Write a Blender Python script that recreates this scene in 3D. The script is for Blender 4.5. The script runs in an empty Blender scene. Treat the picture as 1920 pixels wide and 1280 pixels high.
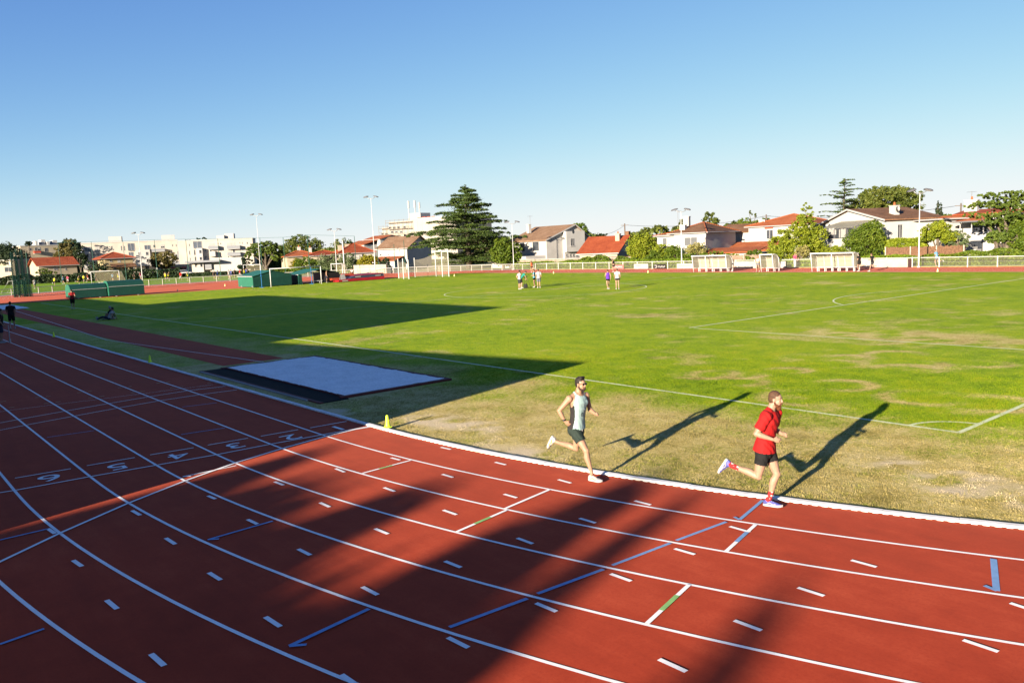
SKY_STRENGTH = 0.1; SKY_GAIN = 2.39; EXPOSURE = 2.0
import bpy, math, random
import numpy as np
from mathutils import Vector, Matrix, Quaternion
random.seed(7); rng = np.random.default_rng(7)
SC = bpy.context.scene
COL = SC.collection
R = math.radians
# ------------------------------------------------------------------ camera (solved from the lane lines and pitch lines)
CAM = np.array([7.780, -9.478, 4.1955]); YAW, PITCH, ROLL, FPX = 2.45197, -0.118147, -0.0431306, 1519.118
FW = np.array([math.cos(PITCH)*math.cos(YAW), math.cos(PITCH)*math.sin(YAW), math.sin(PITCH)])
_rt = np.array([math.sin(YAW), -math.cos(YAW), 0.0]); _up = np.cross(_rt, FW)
RT = _rt*math.cos(ROLL) + _up*math.sin(ROLL); UP = _up*math.cos(ROLL) - _rt*math.sin(ROLL)
def ray(u, v): return FW + (u-960)/FPX*RT - (v-640)/FPX*UP
def gp(u, v, z=0.0):
    d = ray(u, v); t = (z-CAM[2])/d[2]; P = CAM+t*d
    return (float(P[0]), float(P[1]))
FH = np.array([math.cos(YAW), math.sin(YAW), 0.0])
def wp(u, v, D):
    d = ray(u, v); t = D/float(d @ FH); return CAM+t*d
def zat(u, v, D): return float(wp(u, v, D)[2])
def depth(x, y): return float((np.array([x, y, 0])-np.array([CAM[0], CAM[1], 0])) @ FH)
def zpx(x, y, v):                       # height above a ground point that shows at picture row v
    D = depth(x, y); u = 960
    for _ in range(6):
        z = zat(u, v, D); w = np.array([x, y, z])-CAM; u = 960+FPX*float(w @ RT)/float(w @ FW)
    return zat(u, v, D)
# ------------------------------------------------------------------ track measures
X0, RK, LANE, XL = -9.512, 34.68, 1.22, -9.512-84.39     # end of near straight, kerb radius, lane width, other tangent
TW = 8.54
SUN_AZ, SUN_EL = R(105.4), R(11.65)
# ------------------------------------------------------------------ tagging helpers
def tag(o, label=None, cat=None, group=None, kind=None):
    if label: o['label'] = label
    if cat: o['category'] = cat
    if group: o['group'] = group
    if kind: o['kind'] = kind
    return o
def empty(name, loc=(0, 0, 0), rz=0, label=None, cat=None, group=None):
    o = bpy.data.objects.new(name, None); COL.objects.link(o)
    o.location = loc; o.rotation_euler = (0, 0, rz); o.empty_display_size = .3
    return tag(o, label, cat, group)
def copy_tree(o, parent=None):
    c = o.copy(); COL.objects.link(c)
    if parent is not None: c.parent = parent
    for ch in list(o.children): copy_tree(ch, c)
    return c
# ------------------------------------------------------------------ materials
def srgb(r, g, b):
    f = lambda c: (c/255/12.92) if c/255 <= .04045 else ((c/255+.055)/1.055)**2.4
    return (f(r), f(g), f(b))
class NT:
    def __init__(s, name):
        s.m = bpy.data.materials.new(name); s.m.use_nodes = True
        s.t = s.m.node_tree; s.t.nodes.clear()
    def n(s, typ, **kw):
        nd = s.t.nodes.new(typ)
        for k, v in kw.items():
            if k.startswith('i_'):
                key = k[2:]; key = int(key) if key.isdigit() else key.replace('_', ' ')
                nd.inputs[key].default_value = v
            else: setattr(nd, k, v)
        return nd
    def l(s, a, b): s.t.links.new(a, b)
    def noise(s, scale, detail=4, rough=.55, vec=None, w=None):
        nd = s.n('ShaderNodeTexNoise', i_Scale=scale, i_Detail=detail, i_Roughness=rough)
        if vec is not None: s.l(vec, nd.inputs['Vector'])
        return nd.outputs['Fac']
    def ramp(s, fac, stops):
        nd = s.n('ShaderNodeValToRGB'); e = nd.color_ramp.elements
        while len(e) < len(stops): e.new(.5)
        for el, (p, c) in zip(e, stops):
            el.position = p; el.color = (*c, 1) if len(c) == 3 else c
        s.l(fac, nd.inputs['Fac']); return nd.outputs['Color']
    def mix(s, fac, a, b, typ='MIX'):
        nd = s.n('ShaderNodeMix', data_type='RGBA', blend_type=typ)
        for sock, x in ((nd.inputs[0], fac), (nd.inputs[6], a), (nd.inputs[7], b)):
            if hasattr(x, 'is_output'): s.l(x, sock)
            elif isinstance(x, tuple): sock.default_value = (*x, 1) if len(x) == 3 else x
            else: sock.default_value = x
        return nd.outputs[2]
    def math(s, op, a, b=0.0, c=None, clamp=False):
        nd = s.n('ShaderNodeMath', operation=op, use_clamp=clamp)
        for i, x in enumerate((a, b) if c is None else (a, b, c)):
            if hasattr(x, 'is_output'): s.l(x, nd.inputs[i])
            else: nd.inputs[i].default_value = x
        return nd.outputs[0]
    def pos(s): return s.n('ShaderNodeNewGeometry').outputs['Position']
    def bsdf(s, color, rough=.8, bump=None, bstr=.3, bdist=.01, spec=.3, metal=0, trans=0, transcol=None, alpha=None, emis=None):
        b = s.n('ShaderNodeBsdfPrincipled'); b.inputs['Roughness'].default_value = rough if not hasattr(rough, 'is_output') else .5
        if hasattr(rough, 'is_output'): s.l(rough, b.inputs['Roughness'])
        b.inputs['Specular IOR Level'].default_value = spec; b.inputs['Metallic'].default_value = metal
        if hasattr(color, 'is_output'): s.l(color, b.inputs['Base Color'])
        else: b.inputs['Base Color'].default_value = (*color, 1)
        if bump is not None:
            bn = s.n('ShaderNodeBump', i_Strength=bstr, i_Distance=bdist); s.l(bump, bn.inputs['Height']); s.l(bn.outputs[0], b.inputs['Normal'])
        if alpha is not None: b.inputs['Alpha'].default_value = alpha
        out = s.n('ShaderNodeOutputMaterial'); sh = b.outputs[0]
        if trans:
            tr = s.n('ShaderNodeBsdfTranslucent'); c = transcol if transcol is not None else color
            if hasattr(c, 'is_output'): s.l(c, tr.inputs[0])
            else: tr.inputs[0].default_value = (*c, 1)
            mx = s.n('ShaderNodeMixShader', i_0=trans); s.l(sh, mx.inputs[1]); s.l(tr.outputs[0], mx.inputs[2]); sh = mx.outputs[0]
        s.l(sh, out.inputs[0]); return s.m
_mc = {}; KA = .77; BRIGHT = {'kerb_paint', 'stained_paint', 'line_blue', 'line_green', 'line_yellow', 'cone_plastic', 'pale_cone_plastic'}
def mat(name, col, rough=.7, var=.12, scale=2.0, bump=0.0, bscale=30, spec=.3, metal=0, trans=0):
    if name in _mc: return _mc[name]
    if name not in BRIGHT: col = tuple(x*KA for x in col)
    t = NT(name); p = t.pos()
    f = t.noise(scale, 5, .6, p)
    c0 = tuple(max(0, c*(1-var*1.6)) for c in col); c1 = tuple(min(1, c*(1+var)) for c in col)
    c = t.ramp(f, [(.3, c0), (.7, c1)])
    bm = t.noise(bscale, 3, .6, p) if bump else None
    _mc[name] = t.bsdf(c, rough, bm, bump, .01, spec, metal, trans)
    return _mc[name]
def leafmat(name, cols, trans=.3, nscale=.5):
    if name in _mc: return _mc[name]
    cols = [tuple(x*.85 for x in c_) for c_ in cols]
    t = NT(name); g = t.n('ShaderNodeNewGeometry')
    f = t.noise(nscale, 3, .6, g.outputs['Position'])
    f = t.math('MULTIPLY_ADD', f, 1.1, -.28); r = t.math('MULTIPLY_ADD', g.outputs['Random Per Island'], .5, f, clamp=True)
    n = len(cols); c = t.ramp(r, [(i/(n-1)*.9+.05, cols[i]) for i in range(n)])
    _mc[name] = t.bsdf(c, .6, None, 0, 0, .25, 0, trans)
    return _mc[name]
def tilemat(name, c0, c1, c2, ang=0):
    if name in _mc: return _mc[name]
    c0, c1, c2 = (tuple(x*.85 for x in c_) for c_ in (c0, c1, c2))
    t = NT(name); tc = t.n('ShaderNodeTexCoord').outputs['Object']
    big = t.noise(.6, 5, .65, tc); fine = t.noise(6, 3, .6, tc)
    f = t.math('MULTIPLY_ADD', fine, .5, t.math('MULTIPLY', big, .6))
    c = t.ramp(f, [(.35, c0), (.55, c1), (.75, c2)])
    w = t.n('ShaderNodeTexWave', i_Scale=1.6, i_Distortion=.3, i_Detail=1.0, bands_direction='X'); t.l(tc, w.inputs['Vector'])
    _mc[name] = t.bsdf(c, .85, w.outputs['Fac'], .8, .06, .2)
    return _mc[name]
# ------------------------------------------------------------------ mesh builder
class MB:
    def __init__(s): s.v = []; s.f = []; s.m = []
    def add(s, vs, fs, mi=0):
        o = len(s.v); s.v += [tuple(map(float, v)) for v in vs]
        for f in fs: s.f.append([i+o for i in f]); s.m.append(mi)
        return s
    def box(s, x0, x1, y0, y1, z0, z1, mi=0):
        return s.add([(x0,y0,z0),(x1,y0,z0),(x1,y1,z0),(x0,y1,z0),(x0,y0,z1),(x1,y0,z1),(x1,y1,z1),(x0,y1,z1)],
              [(0,3,2,1),(4,5,6,7),(0,1,5,4),(1,2,6,5),(2,3,7,6),(3,0,4,7)], mi)
    def beam(s, a, b, w, h=None, mi=0):                    # box-section bar between two points
        a = Vector(a); b = Vector(b); d = (b-a).normalized(); h = h or w
        sd = d.cross(Vector((0,0,1))); sd = sd.normalized() if sd.length > 1e-4 else Vector((1,0,0)); u = sd.cross(d).normalized()
        vs = [p+sd*(i*w/2)+u*(j*h/2) for p in (a,b) for i,j in ((-1,-1),(1,-1),(1,1),(-1,1))]
        return s.add(vs, [(0,1,2,3),(4,7,6,5),(0,4,5,1),(1,5,6,2),(2,6,7,3),(3,7,4,0)], mi)
    def loft(s, rings, mi=0, close=True, cap=True):
        n = len(rings[0]); vs = [p for r in rings for p in r]; fs = []
        for i in range(len(rings)-1):
            for j in range(n if close else n-1):
                k = (j+1) % n; fs.append((i*n+j, i*n+k, (i+1)*n+k, (i+1)*n+j))
        if cap: fs.append(tuple(range(n-1,-1,-1))); fs.append(tuple(range((len(rings)-1)*n, len(rings)*n)))
        return s.add(vs, fs, mi)
    def tube(s, pts, rad, n=8, mi=0, round_ends=False, flat=None):
        pts = [Vector(p) for p in pts]; rad = [rad]*len(pts) if not isinstance(rad, (list, tuple)) else list(rad)
        if round_ends:
            d0 = (pts[0]-pts[1]).normalized(); d1 = (pts[-1]-pts[-2]).normalized(); r0, r1 = rad[0], rad[-1]
            pts = [pts[0]+d0*r0*.9, pts[0]+d0*r0*.55] + pts + [pts[-1]+d1*r1*.55, pts[-1]+d1*r1*.9]
            rad = [r0*.35, r0*.8] + rad + [r1*.8, r1*.35]
        rings = []; ref = None
        for i, p in enumerate(pts):
            d = (pts[min(i+1, len(pts)-1)]-pts[max(i-1, 0)]).normalized()
            if ref is None: ref = Vector((0,0,1)) if abs(d.z) < .9 else Vector((0,1,0))
            a = d.cross(ref)
            if a.length < 1e-4: a = d.cross(Vector((1,0,0)))
            a.normalize(); b = a.cross(d).normalized(); ref = b if abs(d.dot(Vector((0,0,1)))) > .9 else ref
            fa = 1 if flat is None else flat
            rings.append([p+(a*math.cos(t)*fa+b*math.sin(t))*rad[i] for t in [2*math.pi*k/n for k in range(n)]])
        return s.loft(rings, mi)
    def ell(s, c, r, q=None, n=12, m=8, mi=0):
        c = Vector(c); rings = []
        for i in range(m+1):
            ph = math.pi*(i+.02)/(m+.04)
            rings.append([c+(q @ Vector((r[0]*math.sin(ph)*math.cos(t), r[1]*math.sin(ph)*math.sin(t), -r[2]*math.cos(ph))) if q else Vector((r[0]*math.sin(ph)*math.cos(t), r[1]*math.sin(ph)*math.sin(t), -r[2]*math.cos(ph)))) for t in [2*math.pi*k/n for k in range(n)]])
        return s.loft(rings, mi)
    def mesh(s, name):
        me = bpy.data.meshes.new(name); me.from_pydata(s.v, [], s.f); me.polygons.foreach_set('material_index', s.m); me.update(); return me
    def build(s, name, mats, parent=None, smooth=False):
        me = s.mesh(name)
        for m in (mats if isinstance(mats, (list, tuple)) else [mats]): me.materials.append(m)
        if smooth: me.polygons.foreach_set('use_smooth', [True]*len(me.polygons))
        o = bpy.data.objects.new(name, me); COL.objects.link(o)
        if parent is not None: o.parent = parent
        return o
def np_mesh(name, V, F, mats, parent=None, attr=None, smooth=False):
    k = F.shape[1]; me = bpy.data.meshes.new(name)
    me.vertices.add(len(V)); me.vertices.foreach_set('co', np.ascontiguousarray(V, np.float32).ravel())
    me.loops.add(F.size); me.loops.foreach_set('vertex_index', np.ascontiguousarray(F, np.int32).ravel())
    me.polygons.add(len(F)); me.polygons.foreach_set('loop_start', np.arange(0, F.size, k, dtype=np.int32))
    if attr is not None:
        a = me.color_attributes.new('wear', 'FLOAT_COLOR', 'POINT'); a.data.foreach_set('color', np.ascontiguousarray(attr, np.float32).ravel())
    if smooth: me.polygons.foreach_set('use_smooth', np.ones(len(F), bool))
    me.update(calc_edges=True); me.validate()
    for m in (mats if isinstance(mats, (list, tuple)) else [mats]): me.materials.append(m)
    o = bpy.data.objects.new(name, me); COL.objects.link(o)
    if parent is not None: o.parent = parent
    return o
def vnoise(x, y, s, seed=0):             # value noise 0..1
    x = np.asarray(x)/s; y = np.asarray(y)/s; xi = np.floor(x).astype(np.int64); yi = np.floor(y).astype(np.int64)
    h = lambda a, b: (np.sin(a*127.1+b*311.7+seed*74.7)*43758.5453) % 1.0
    fx = x-xi; fy = y-yi; fx = fx*fx*(3-2*fx); fy = fy*fy*(3-2*fy)
    return (h(xi,yi)*(1-fx)+h(xi+1,yi)*fx)*(1-fy)+(h(xi,yi+1)*(1-fx)+h(xi+1,yi+1)*fx)*fy
def fbm(x, y, s, seed=0, o=4): return sum(vnoise(x, y, s/2**i, seed+i)*.5**i for i in range(o))/sum(.5**i for i in range(o))
def sstep(a, b, x): t = np.clip((x-a)/(b-a), 0, 1); return t*t*(3-2*t)
# ================================================================== world, sun, camera
w = bpy.data.worlds.new("World"); SC.world = w; w.use_nodes = True
nt = w.node_tree; nt.nodes.clear()
sky = nt.nodes.new('ShaderNodeTexSky'); sky.sky_type = 'NISHITA'; sky.sun_disc = False
sky.sun_elevation = SUN_EL; sky.sun_rotation = R(164.6); sky.altitude = 0; sky.air_density = .6; sky.dust_density = 0; sky.ozone_density = 3.0
bg = nt.nodes.new('ShaderNodeBackground'); bg.inputs[1].default_value = SKY_STRENGTH
wo = nt.nodes.new('ShaderNodeOutputWorld')
sp = nt.nodes.new('ShaderNodeSeparateColor'); cb = nt.nodes.new('ShaderNodeCombineColor'); nt.links.new(sky.outputs[0], sp.inputs[0])
for i, (ga, gg, of) in enumerate(((.245, 1.466, .02), (.20, 1.445, .055), (.335, 1.102, .15))):          # camera white balance and response of the sky light
    pw = nt.nodes.new('ShaderNodeMath'); pw.operation = 'POWER'; pw.inputs[1].default_value = gg; nt.links.new(sp.outputs[i], pw.inputs[0])
    ml_ = nt.nodes.new('ShaderNodeMath'); ml_.operation = 'MULTIPLY'; ml_.inputs[1].default_value = -ga; nt.links.new(pw.outputs[0], ml_.inputs[0])
    ex = nt.nodes.new('ShaderNodeMath'); ex.operation = 'EXPONENT'; nt.links.new(ml_.outputs[0], ex.inputs[0])
    sb_ = nt.nodes.new('ShaderNodeMath'); sb_.operation = 'MULTIPLY_ADD'; sb_.inputs[1].default_value = -SKY_GAIN*(1-of); sb_.inputs[2].default_value = SKY_GAIN; nt.links.new(ex.outputs[0], sb_.inputs[0]); nt.links.new(sb_.outputs[0], cb.inputs[i])
nt.links.new(cb.outputs[0], bg.inputs[0]); nt.links.new(bg.outputs[0], wo.inputs[0])
sl = bpy.data.lights.new('sun', 'SUN'); sl.energy = 5.0; sl.angle = R(.5); sl.color = (1.0, .86, .68)
so = bpy.data.objects.new('sun', sl); COL.objects.link(so); so.location = (20, -60, 30)
so.rotation_euler = Vector((math.cos(SUN_EL)*math.cos(SUN_AZ), math.cos(SUN_EL)*math.sin(SUN_AZ), -math.sin(SUN_EL))).to_track_quat('-Z', 'Y').to_euler()
cd = bpy.data.cameras.new('camera'); cd.sensor_fit = 'HORIZONTAL'; cd.sensor_width = 36; cd.lens = FPX/1920*36; cd.clip_start = .1; cd.clip_end = 5000
co = bpy.data.objects.new('camera', cd); COL.objects.link(co)
Mx = Matrix(((RT[0],UP[0],-FW[0],CAM[0]),(RT[1],UP[1],-FW[1],CAM[1]),(RT[2],UP[2],-FW[2],CAM[2]),(0,0,0,1)))
co.matrix_world = Mx; SC.camera = co
vs = SC.view_settings; vs.view_transform = 'Standard'; vs.look = 'None'; vs.gamma = 1; vs.use_curve_mapping = False; vs.exposure = EXPOSURE
SC.cycles.max_bounces = 6; SC.cycles.transparent_max_bounces = 12
# ================================================================== ground surfaces
def stadium(off, n=48):                   # closed outline at a distance outside the kerb
    r = RK+off; P = []
    for i in range(n+1):
        a = -math.pi/2+math.pi*i/n; P.append((X0+r*math.cos(a), RK+r*math.sin(a)))
    for i in range(n+1):
        a = math.pi/2+math.pi*i/n; P.append((XL+r*math.cos(a), RK+r*math.sin(a)))
    return P
def strip(mb, P, wd, z, mi=0, closed=False):      # a painted line of width wd along points
    P = [Vector((p[0], p[1])) for p in P]; n = len(P); L = []; Rr = []
    for i, p in enumerate(P):
        a = P[(i-1) % n] if (closed or i) else P[0]; b = P[(i+1) % n] if (closed or i < n-1) else P[-1]
        d = (b-a).normalized(); q = Vector((-d.y, d.x))*wd/2; L.append(p+q); Rr.append(p-q)
    vs = [(p.x,p.y,z) for p in L]+[(p.x,p.y,z) for p in Rr]
    fs = [(i, n+i, n+(i+1) % n, (i+1) % n) for i in range(n if closed else n-1)]
    mb.add(vs, fs, mi)
def ring(mb, o0, o1, z, n=64, mi=0):
    A = stadium(o0, n); B = stadium(o1, n); k = len(A)
    mb.add([(x,y,z) for x,y in A]+[(x,y,z) for x,y in B], [(i, k+i, k+(i+1) % k, (i+1) % k) for i in range(k)], mi)
def kerbdist(x, y):                       # metres inside the kerb (positive on the grass)
    x = np.asarray(x, float); y = np.asarray(y, float)
    ax = np.where(x > X0, x-X0, np.where(x < XL, XL-x, 0)); return RK-np.hypot(ax, y-RK)
# rings left on the turf, worn ground
RINGS = [gp(u, v) for u, v in ((1345,702),(1390,703),(1476,695),(1570,682),(1575,722),(1590,671),(1700,692),(1730,682),(1850,682),(1510,745),(1735,745),(1395,716),(1320,700),(1640,640),(1850,755),(1680,665))]
RINGS = [(x, y, random.uniform(.55, 1.15), random.uniform(.8, 1.2), random.uniform(0, 6.28)) for x, y in RINGS]
def wear(x, y):
    d = kerbdist(x, y); n1 = fbm(x, y, 2.2, 3); n2 = fbm(x, y, .7, 11); n3 = fbm(x, y, 9, 21)
    near = (x > -60) & (y < 40)
    dry = np.where(near, sstep(8.6, 3.6, d+(n1-.5)*5.5), 0)*np.where(x > -25, 1, .55)
    dry = np.clip(dry*(.45+.9*n2), 0, 1)
    spk = sstep(.55, .68, n1*.40+n2*.36+n3*.26)*.52                     # thin straw flecks over the whole pitch
    px, py = gp(1720, 632); bw = np.exp(-(((x-px)/6.5)**2+((y-py)/2.6)**2)); spk = np.maximum(spk, bw*sstep(.36, .62, n2*.6+n1*.4))
    px, py = gp(1210, 592); bw = np.exp(-(((x-px)/3.5)**2+((y-py)/3)**2)); spk = np.maximum(spk, .8*bw*sstep(.36, .6, n2*.6+n1*.4))
    rg = np.zeros_like(n1)
    for (rx, ry, rr, am, ph) in RINGS:
        q = np.hypot(x-rx, y-ry); an = np.arctan2(y-ry, x-rx)
        rg = np.maximum(rg, am*np.exp(-((q-rr)/.23)**2)*np.clip(.55+.6*np.sin(an*1.0+ph)+.8*(n2-.5), 0, 1))
    dirt = np.zeros_like(n1)
    for (u, v, ra, rb) in ((880,800,2.6,.8),(800,790,1.3,.5),(960,845,1.5,.6),(1720,880,2.4,.7),(1880,930,1.6,.6),(1640,868,1.2,.5),(640,775,1.4,.5),(270,650,1.6,.5),(350,685,1.2,.35),(1790,920,1.2,.4),(1500,850,1,.4)):
        px, py = gp(u, v); dirt = np.maximum(dirt, np.exp(-(((x-px)/ra)**2+((y-py)/rb)**2)*1.0)*sstep(.40, .66, fbm(x, y, .45, 19)*.7+n1*.3)*.95)
    mow = .5+.5*np.sin(y*.55+.6*np.sin(x*.07))
    return np.stack([np.clip(np.maximum(np.maximum(dry, spk), rg*.95), 0, 1), np.clip(dirt, 0, 1), n3, mow], 1)
def grassmat(name, blade=False, k=1.0):
    k *= .80
    t = NT(name); p = t.pos(); a = t.n('ShaderNodeVertexColor', layer_name='wear'); sep = t.n('ShaderNodeSeparateColor'); t.l(a.outputs[0], sep.inputs[0])
    n1 = t.noise(1.3, 5, .65, p); n2 = t.noise(9, 4, .7, p); n3 = t.noise(45, 3, .7, p); nb = t.noise(.16, 4, .6, p)
    f = t.math('ADD', t.math('MULTIPLY', n1, .35), t.math('MULTIPLY', n2, .3)); f = t.math('MULTIPLY_ADD', n3, .22, f); f = t.math('MULTIPLY_ADD', nb, .25, f); f = t.math('MULTIPLY_ADD', t.math('SUBTRACT', f, .56), 1.45, .55)
    if blade: f = t.math('MULTIPLY_ADD', t.n('ShaderNodeNewGeometry').outputs['Random Per Island'], .22, t.math('SUBTRACT', f, .11))
    g = t.ramp(f, [(.34, tuple(k*c for c in (.10,.185,.0035))), (.52, tuple(k*c for c in (.245,.37,.006))), (.64, tuple(k*c for c in (.345,.42,.008))), (.76, tuple(k*c for c in (.40,.38,.02)))])
    s_ = t.ramp(f, [(.34, tuple(k*c for c in (.17,.135,.022))), (.50, tuple(k*c for c in (.48,.385,.12))), (.70, tuple(k*c for c in (.70,.57,.25)))])
    thr = t.math('SUBTRACT', t.math('MULTIPLY_ADD', sep.outputs[0], 1.35, t.math('MULTIPLY_ADD', t.math('SUBTRACT', n2, .5), 2.0, t.math('MULTIPLY', t.math('SUBTRACT', n3, .5), 1.6))), .26)
    if blade: thr = t.math('SUBTRACT', thr, .12)
    c = t.mix(t.math('MULTIPLY', thr, 1.2, clamp=True), g, s_)
    d_ = t.ramp(n3, [(.3, (.42,.33,.19)), (.7, (.66,.55,.36))])
    c = t.mix(t.math('MULTIPLY', t.math('SUBTRACT', t.math('MULTIPLY_ADD', n2, .5, sep.outputs[1]), .50), 2.0, clamp=True), c, d_)
    if blade: return t.bsdf(c, .7, None, 0, 0, .15, 0, .35)
    bm = t.math('MULTIPLY_ADD', n3, .6, t.math('MULTIPLY', n2, .8))
    return t.bsdf(c, .9, bm, .9, .05, .1)
G_MAT = grassmat('turf'); B_MAT = grassmat('grass_blade', True, .70)
# the wide ground out to the horizon
t = NT('earth'); p = t.pos(); f = t.noise(.05, 6, .65, p); c = t.ramp(f, [(.35, (.10,.13,.03)), (.5, (.22,.21,.09)), (.65, (.33,.29,.17))]); EARTH = t.bsdf(c, .95, t.noise(3, 4, .6, p), .4, .05, .1)
mb = MB(); S = 3000
mb.add([(-S,-S,-.03),(S,-S,-.03),(S,S,-.03),(-S,S,-.03)], [(0,1,2,3)]); tag(mb.build('ground', EARTH), kind='structure')
# the pitch turf as a fine sheet
step = .3; xs = np.arange(-131, 27.1, step); ys = np.arange(-1, 71, step); XX, YY = np.meshgrid(xs, ys)
V = np.stack([XX.ravel(), YY.ravel(), 0*XX.ravel()], 1)
nx, ny = len(xs), len(ys); I = (np.arange(ny-1)[:, None]*nx+np.arange(nx-1)[None]).ravel()
F = np.stack([I, I+1, I+nx+1, I+nx], 1); cx = V[F].mean(1); F = F[kerbdist(cx[:,0], cx[:,1]) > -.6]
V[:,2] = (fbm(V[:,0], V[:,1], 3.0, 5)-.5)*.004
tag(np_mesh('grass_field', V, F, G_MAT, attr=wear(V[:,0], V[:,1])), kind='structure')
# short blades where the camera is near enough to see them
def scatter_blades(n, x0, x1, y0, y1, hgt, wid, dens):
    x = rng.uniform(x0, x1, n); y = rng.uniform(y0, y1, n); keep = (kerbdist(x, y) > .16) & (rng.random(n) < dens(x, y))
    for (ax, bx, ay, by) in ((-23.2,-12.9,.55,5.4), (-80,-22,1.4,4.6)): keep &= ~((x > ax) & (x < bx) & (y > ay) & (y < by))
    x = x[keep]; y = y[keep]; w_ = wear(x, y); n = len(x)
    cl = fbm(x, y, .22, 31, 2); k = rng.random(n) < np.clip(.25+1.3*cl-1.1*w_[:,1], 0, 1)
    x, y, w_, cl = x[k], y[k], w_[k], cl[k]; n = len(x)
    h = hgt*rng.uniform(.5, 1.15, n)*(.5+cl)*(1-.35*w_[:,0])*np.clip(1.25-np.hypot(x-7.8, y+9.5)/40, .25, 1); a = rng.uniform(0, 6.283, n); wd = wid*rng.uniform(.6, 1.3, n); b = rng.uniform(0, 6.283, n); lean = rng.uniform(.1, .9, n)*h
    p0 = np.stack([x-np.cos(a)*wd, y-np.sin(a)*wd, np.zeros(n)], 1); p1 = np.stack([x+np.cos(a)*wd, y+np.sin(a)*wd, np.zeros(n)], 1)
    p2 = np.stack([x+np.cos(b)*lean, y+np.sin(b)*lean, h], 1)
    return np.stack([p0, p1, p2], 1).reshape(-1, 3), np.repeat(w_, 3, 0)
b1 = scatter_blades(560000, -15, 4.5, 0, 15, .042, .0066, lambda x, y: np.clip(1.25-np.hypot(x-7.8, y+9.5)/34, .10, 1))
b2 = scatter_blades(240000, -36, 3, 0, 28, .045, .011, lambda x, y: np.where((x > -15) & (y < 15), .12, np.clip(1.2-np.hypot(x-7.8, y+9.5)/40, 0, 1)))
V = np.concatenate([b1[0], b2[0]]); A = np.concatenate([b1[1], b2[1]]); F = np.arange(len(V)).reshape(-1, 3)
tag(np_mesh('grass', V, F, B_MAT, attr=A), 'short mown grass, worn dry beside the kerb', 'grass', kind='stuff')
# running track surface
t = NT('tartan'); p = t.pos(); fine = t.noise(140, 2, .7, p); mid = t.noise(2.2, 5, .65, p); big = t.noise(.22, 4, .6, p)
mp = t.n('ShaderNodeMapping'); mp.inputs['Scale'].default_value = (.35, 3.0, 1); t.l(p, mp.inputs['Vector']); streak = t.noise(1.0, 5, .7, mp.outputs[0])
f = t.math('MULTIPLY_ADD', mid, .3, t.math('MULTIPLY', big, .4)); f = t.math('MULTIPLY_ADD', streak, .3, f)
c = t.ramp(f, [(.34, (.24,.023,.007)), (.5, (.335,.034,.0105)), (.66, (.42,.056,.020))])
c = t.mix(t.math('MULTIPLY', t.math('SUBTRACT', fine, .5), .9, clamp=True), c, (.22,.026,.012))
scuff = t.noise(5, 6, .75, p); c = t.mix(t.math('MULTIPLY', t.math('SUBTRACT', scuff, .66), 2.4, clamp=True), c, (.39,.095,.055))
st_ = t.noise(.7, 7, .72, p); c = t.mix(t.math('MULTIPLY', t.math('SUBTRACT', st_, .60), 2.6, clamp=True), c, (.185,.016,.0065))
gr_ = t.noise(26, 4, .8, p); c = t.mix(t.math('MULTIPLY', t.math('SUBTRACT', gr_, .46), 2.2, clamp=True), c, (.24,.020,.007))
spk_ = t.noise(38, 2, .5, p); c = t.mix(t.math('MULTIPLY', t.math('SUBTRACT', spk_, .78), 9.0, clamp=True), c, (.35,.24,.14))
TRACK = t.bsdf(c, .85, fine, .12, .004, .12); _b = [n for n in TRACK.node_tree.nodes if n.type == 'BSDF_PRINCIPLED'][0]; _b.inputs['Sheen Weight'].default_value = .05; _b.inputs['Sheen Roughness'].default_value = .45; _b.inputs['Sheen Tint'].default_value = (1, .42, .26, 1)
def paint(name, col, wear):
    t = NT(name); p = t.pos(); f = t.noise(22, 5, .75, p); f2 = t.noise(2.5, 4, .6, p); base = t.ramp(f2, [(.3, tuple(x*.86 for x in col)), (.7, col)])
    k = t.math('MULTIPLY', t.math('SUBTRACT', t.math('MULTIPLY_ADD', f2, .35, f), wear), 4.0, clamp=True); return t.bsdf(t.mix(k, base, (.42,.14,.09)), .8, t.noise(150, 2, .6, p), .2, .004, .15)
WHITE = paint('line_white', (.85,.82,.76), .82); BLUE = mat('line_blue', (.16,.28,.46), .75, .1, 8); GREEN = mat('line_green', (.22,.42,.13), .75, .1, 8); YELL = mat('line_yellow', (.5,.4,.22), .8, .1, 8)
mb = MB(); ring(mb, 0, TW+1.6, .008); tag(mb.build('running_track', TRACK), kind='structure')
# red half-circle inside the far bend
mb = MB(); P = []
for i in range(61):
    a = math.pi/2+math.pi*i/60; P.append((XL+(RK-.0)*math.cos(a), RK+(RK-.0)*math.sin(a)))
P = [q for q in P if q[0] < -99.5]; P = [(-99.5, P[0][1])]+P+[(-99.5, P[-1][1])]
mb.add([(x,y,.006) for x,y in P], [tuple(range(len(P)))]); tag(mb.build('bend_apron', TRACK), kind='structure')
# long-jump runway and pits
mb = MB(); mb.add([(x,y,.006) for x,y in ((-84.6,1.75),(-23.6,1.75),(-23.6,4.25),(-84.6,4.25))], [(0,1,2,3)]); tag(mb.build('runway', TRACK), kind='structure')
# concrete apron outside the track
CONC = mat('concrete', (.34,.33,.31), .9, .18, .8, .3, 25)
mb = MB(); ring(mb, TW+1.59, TW+5.2, .002); tag(mb.build('pavement', CONC), kind='structure')
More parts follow.
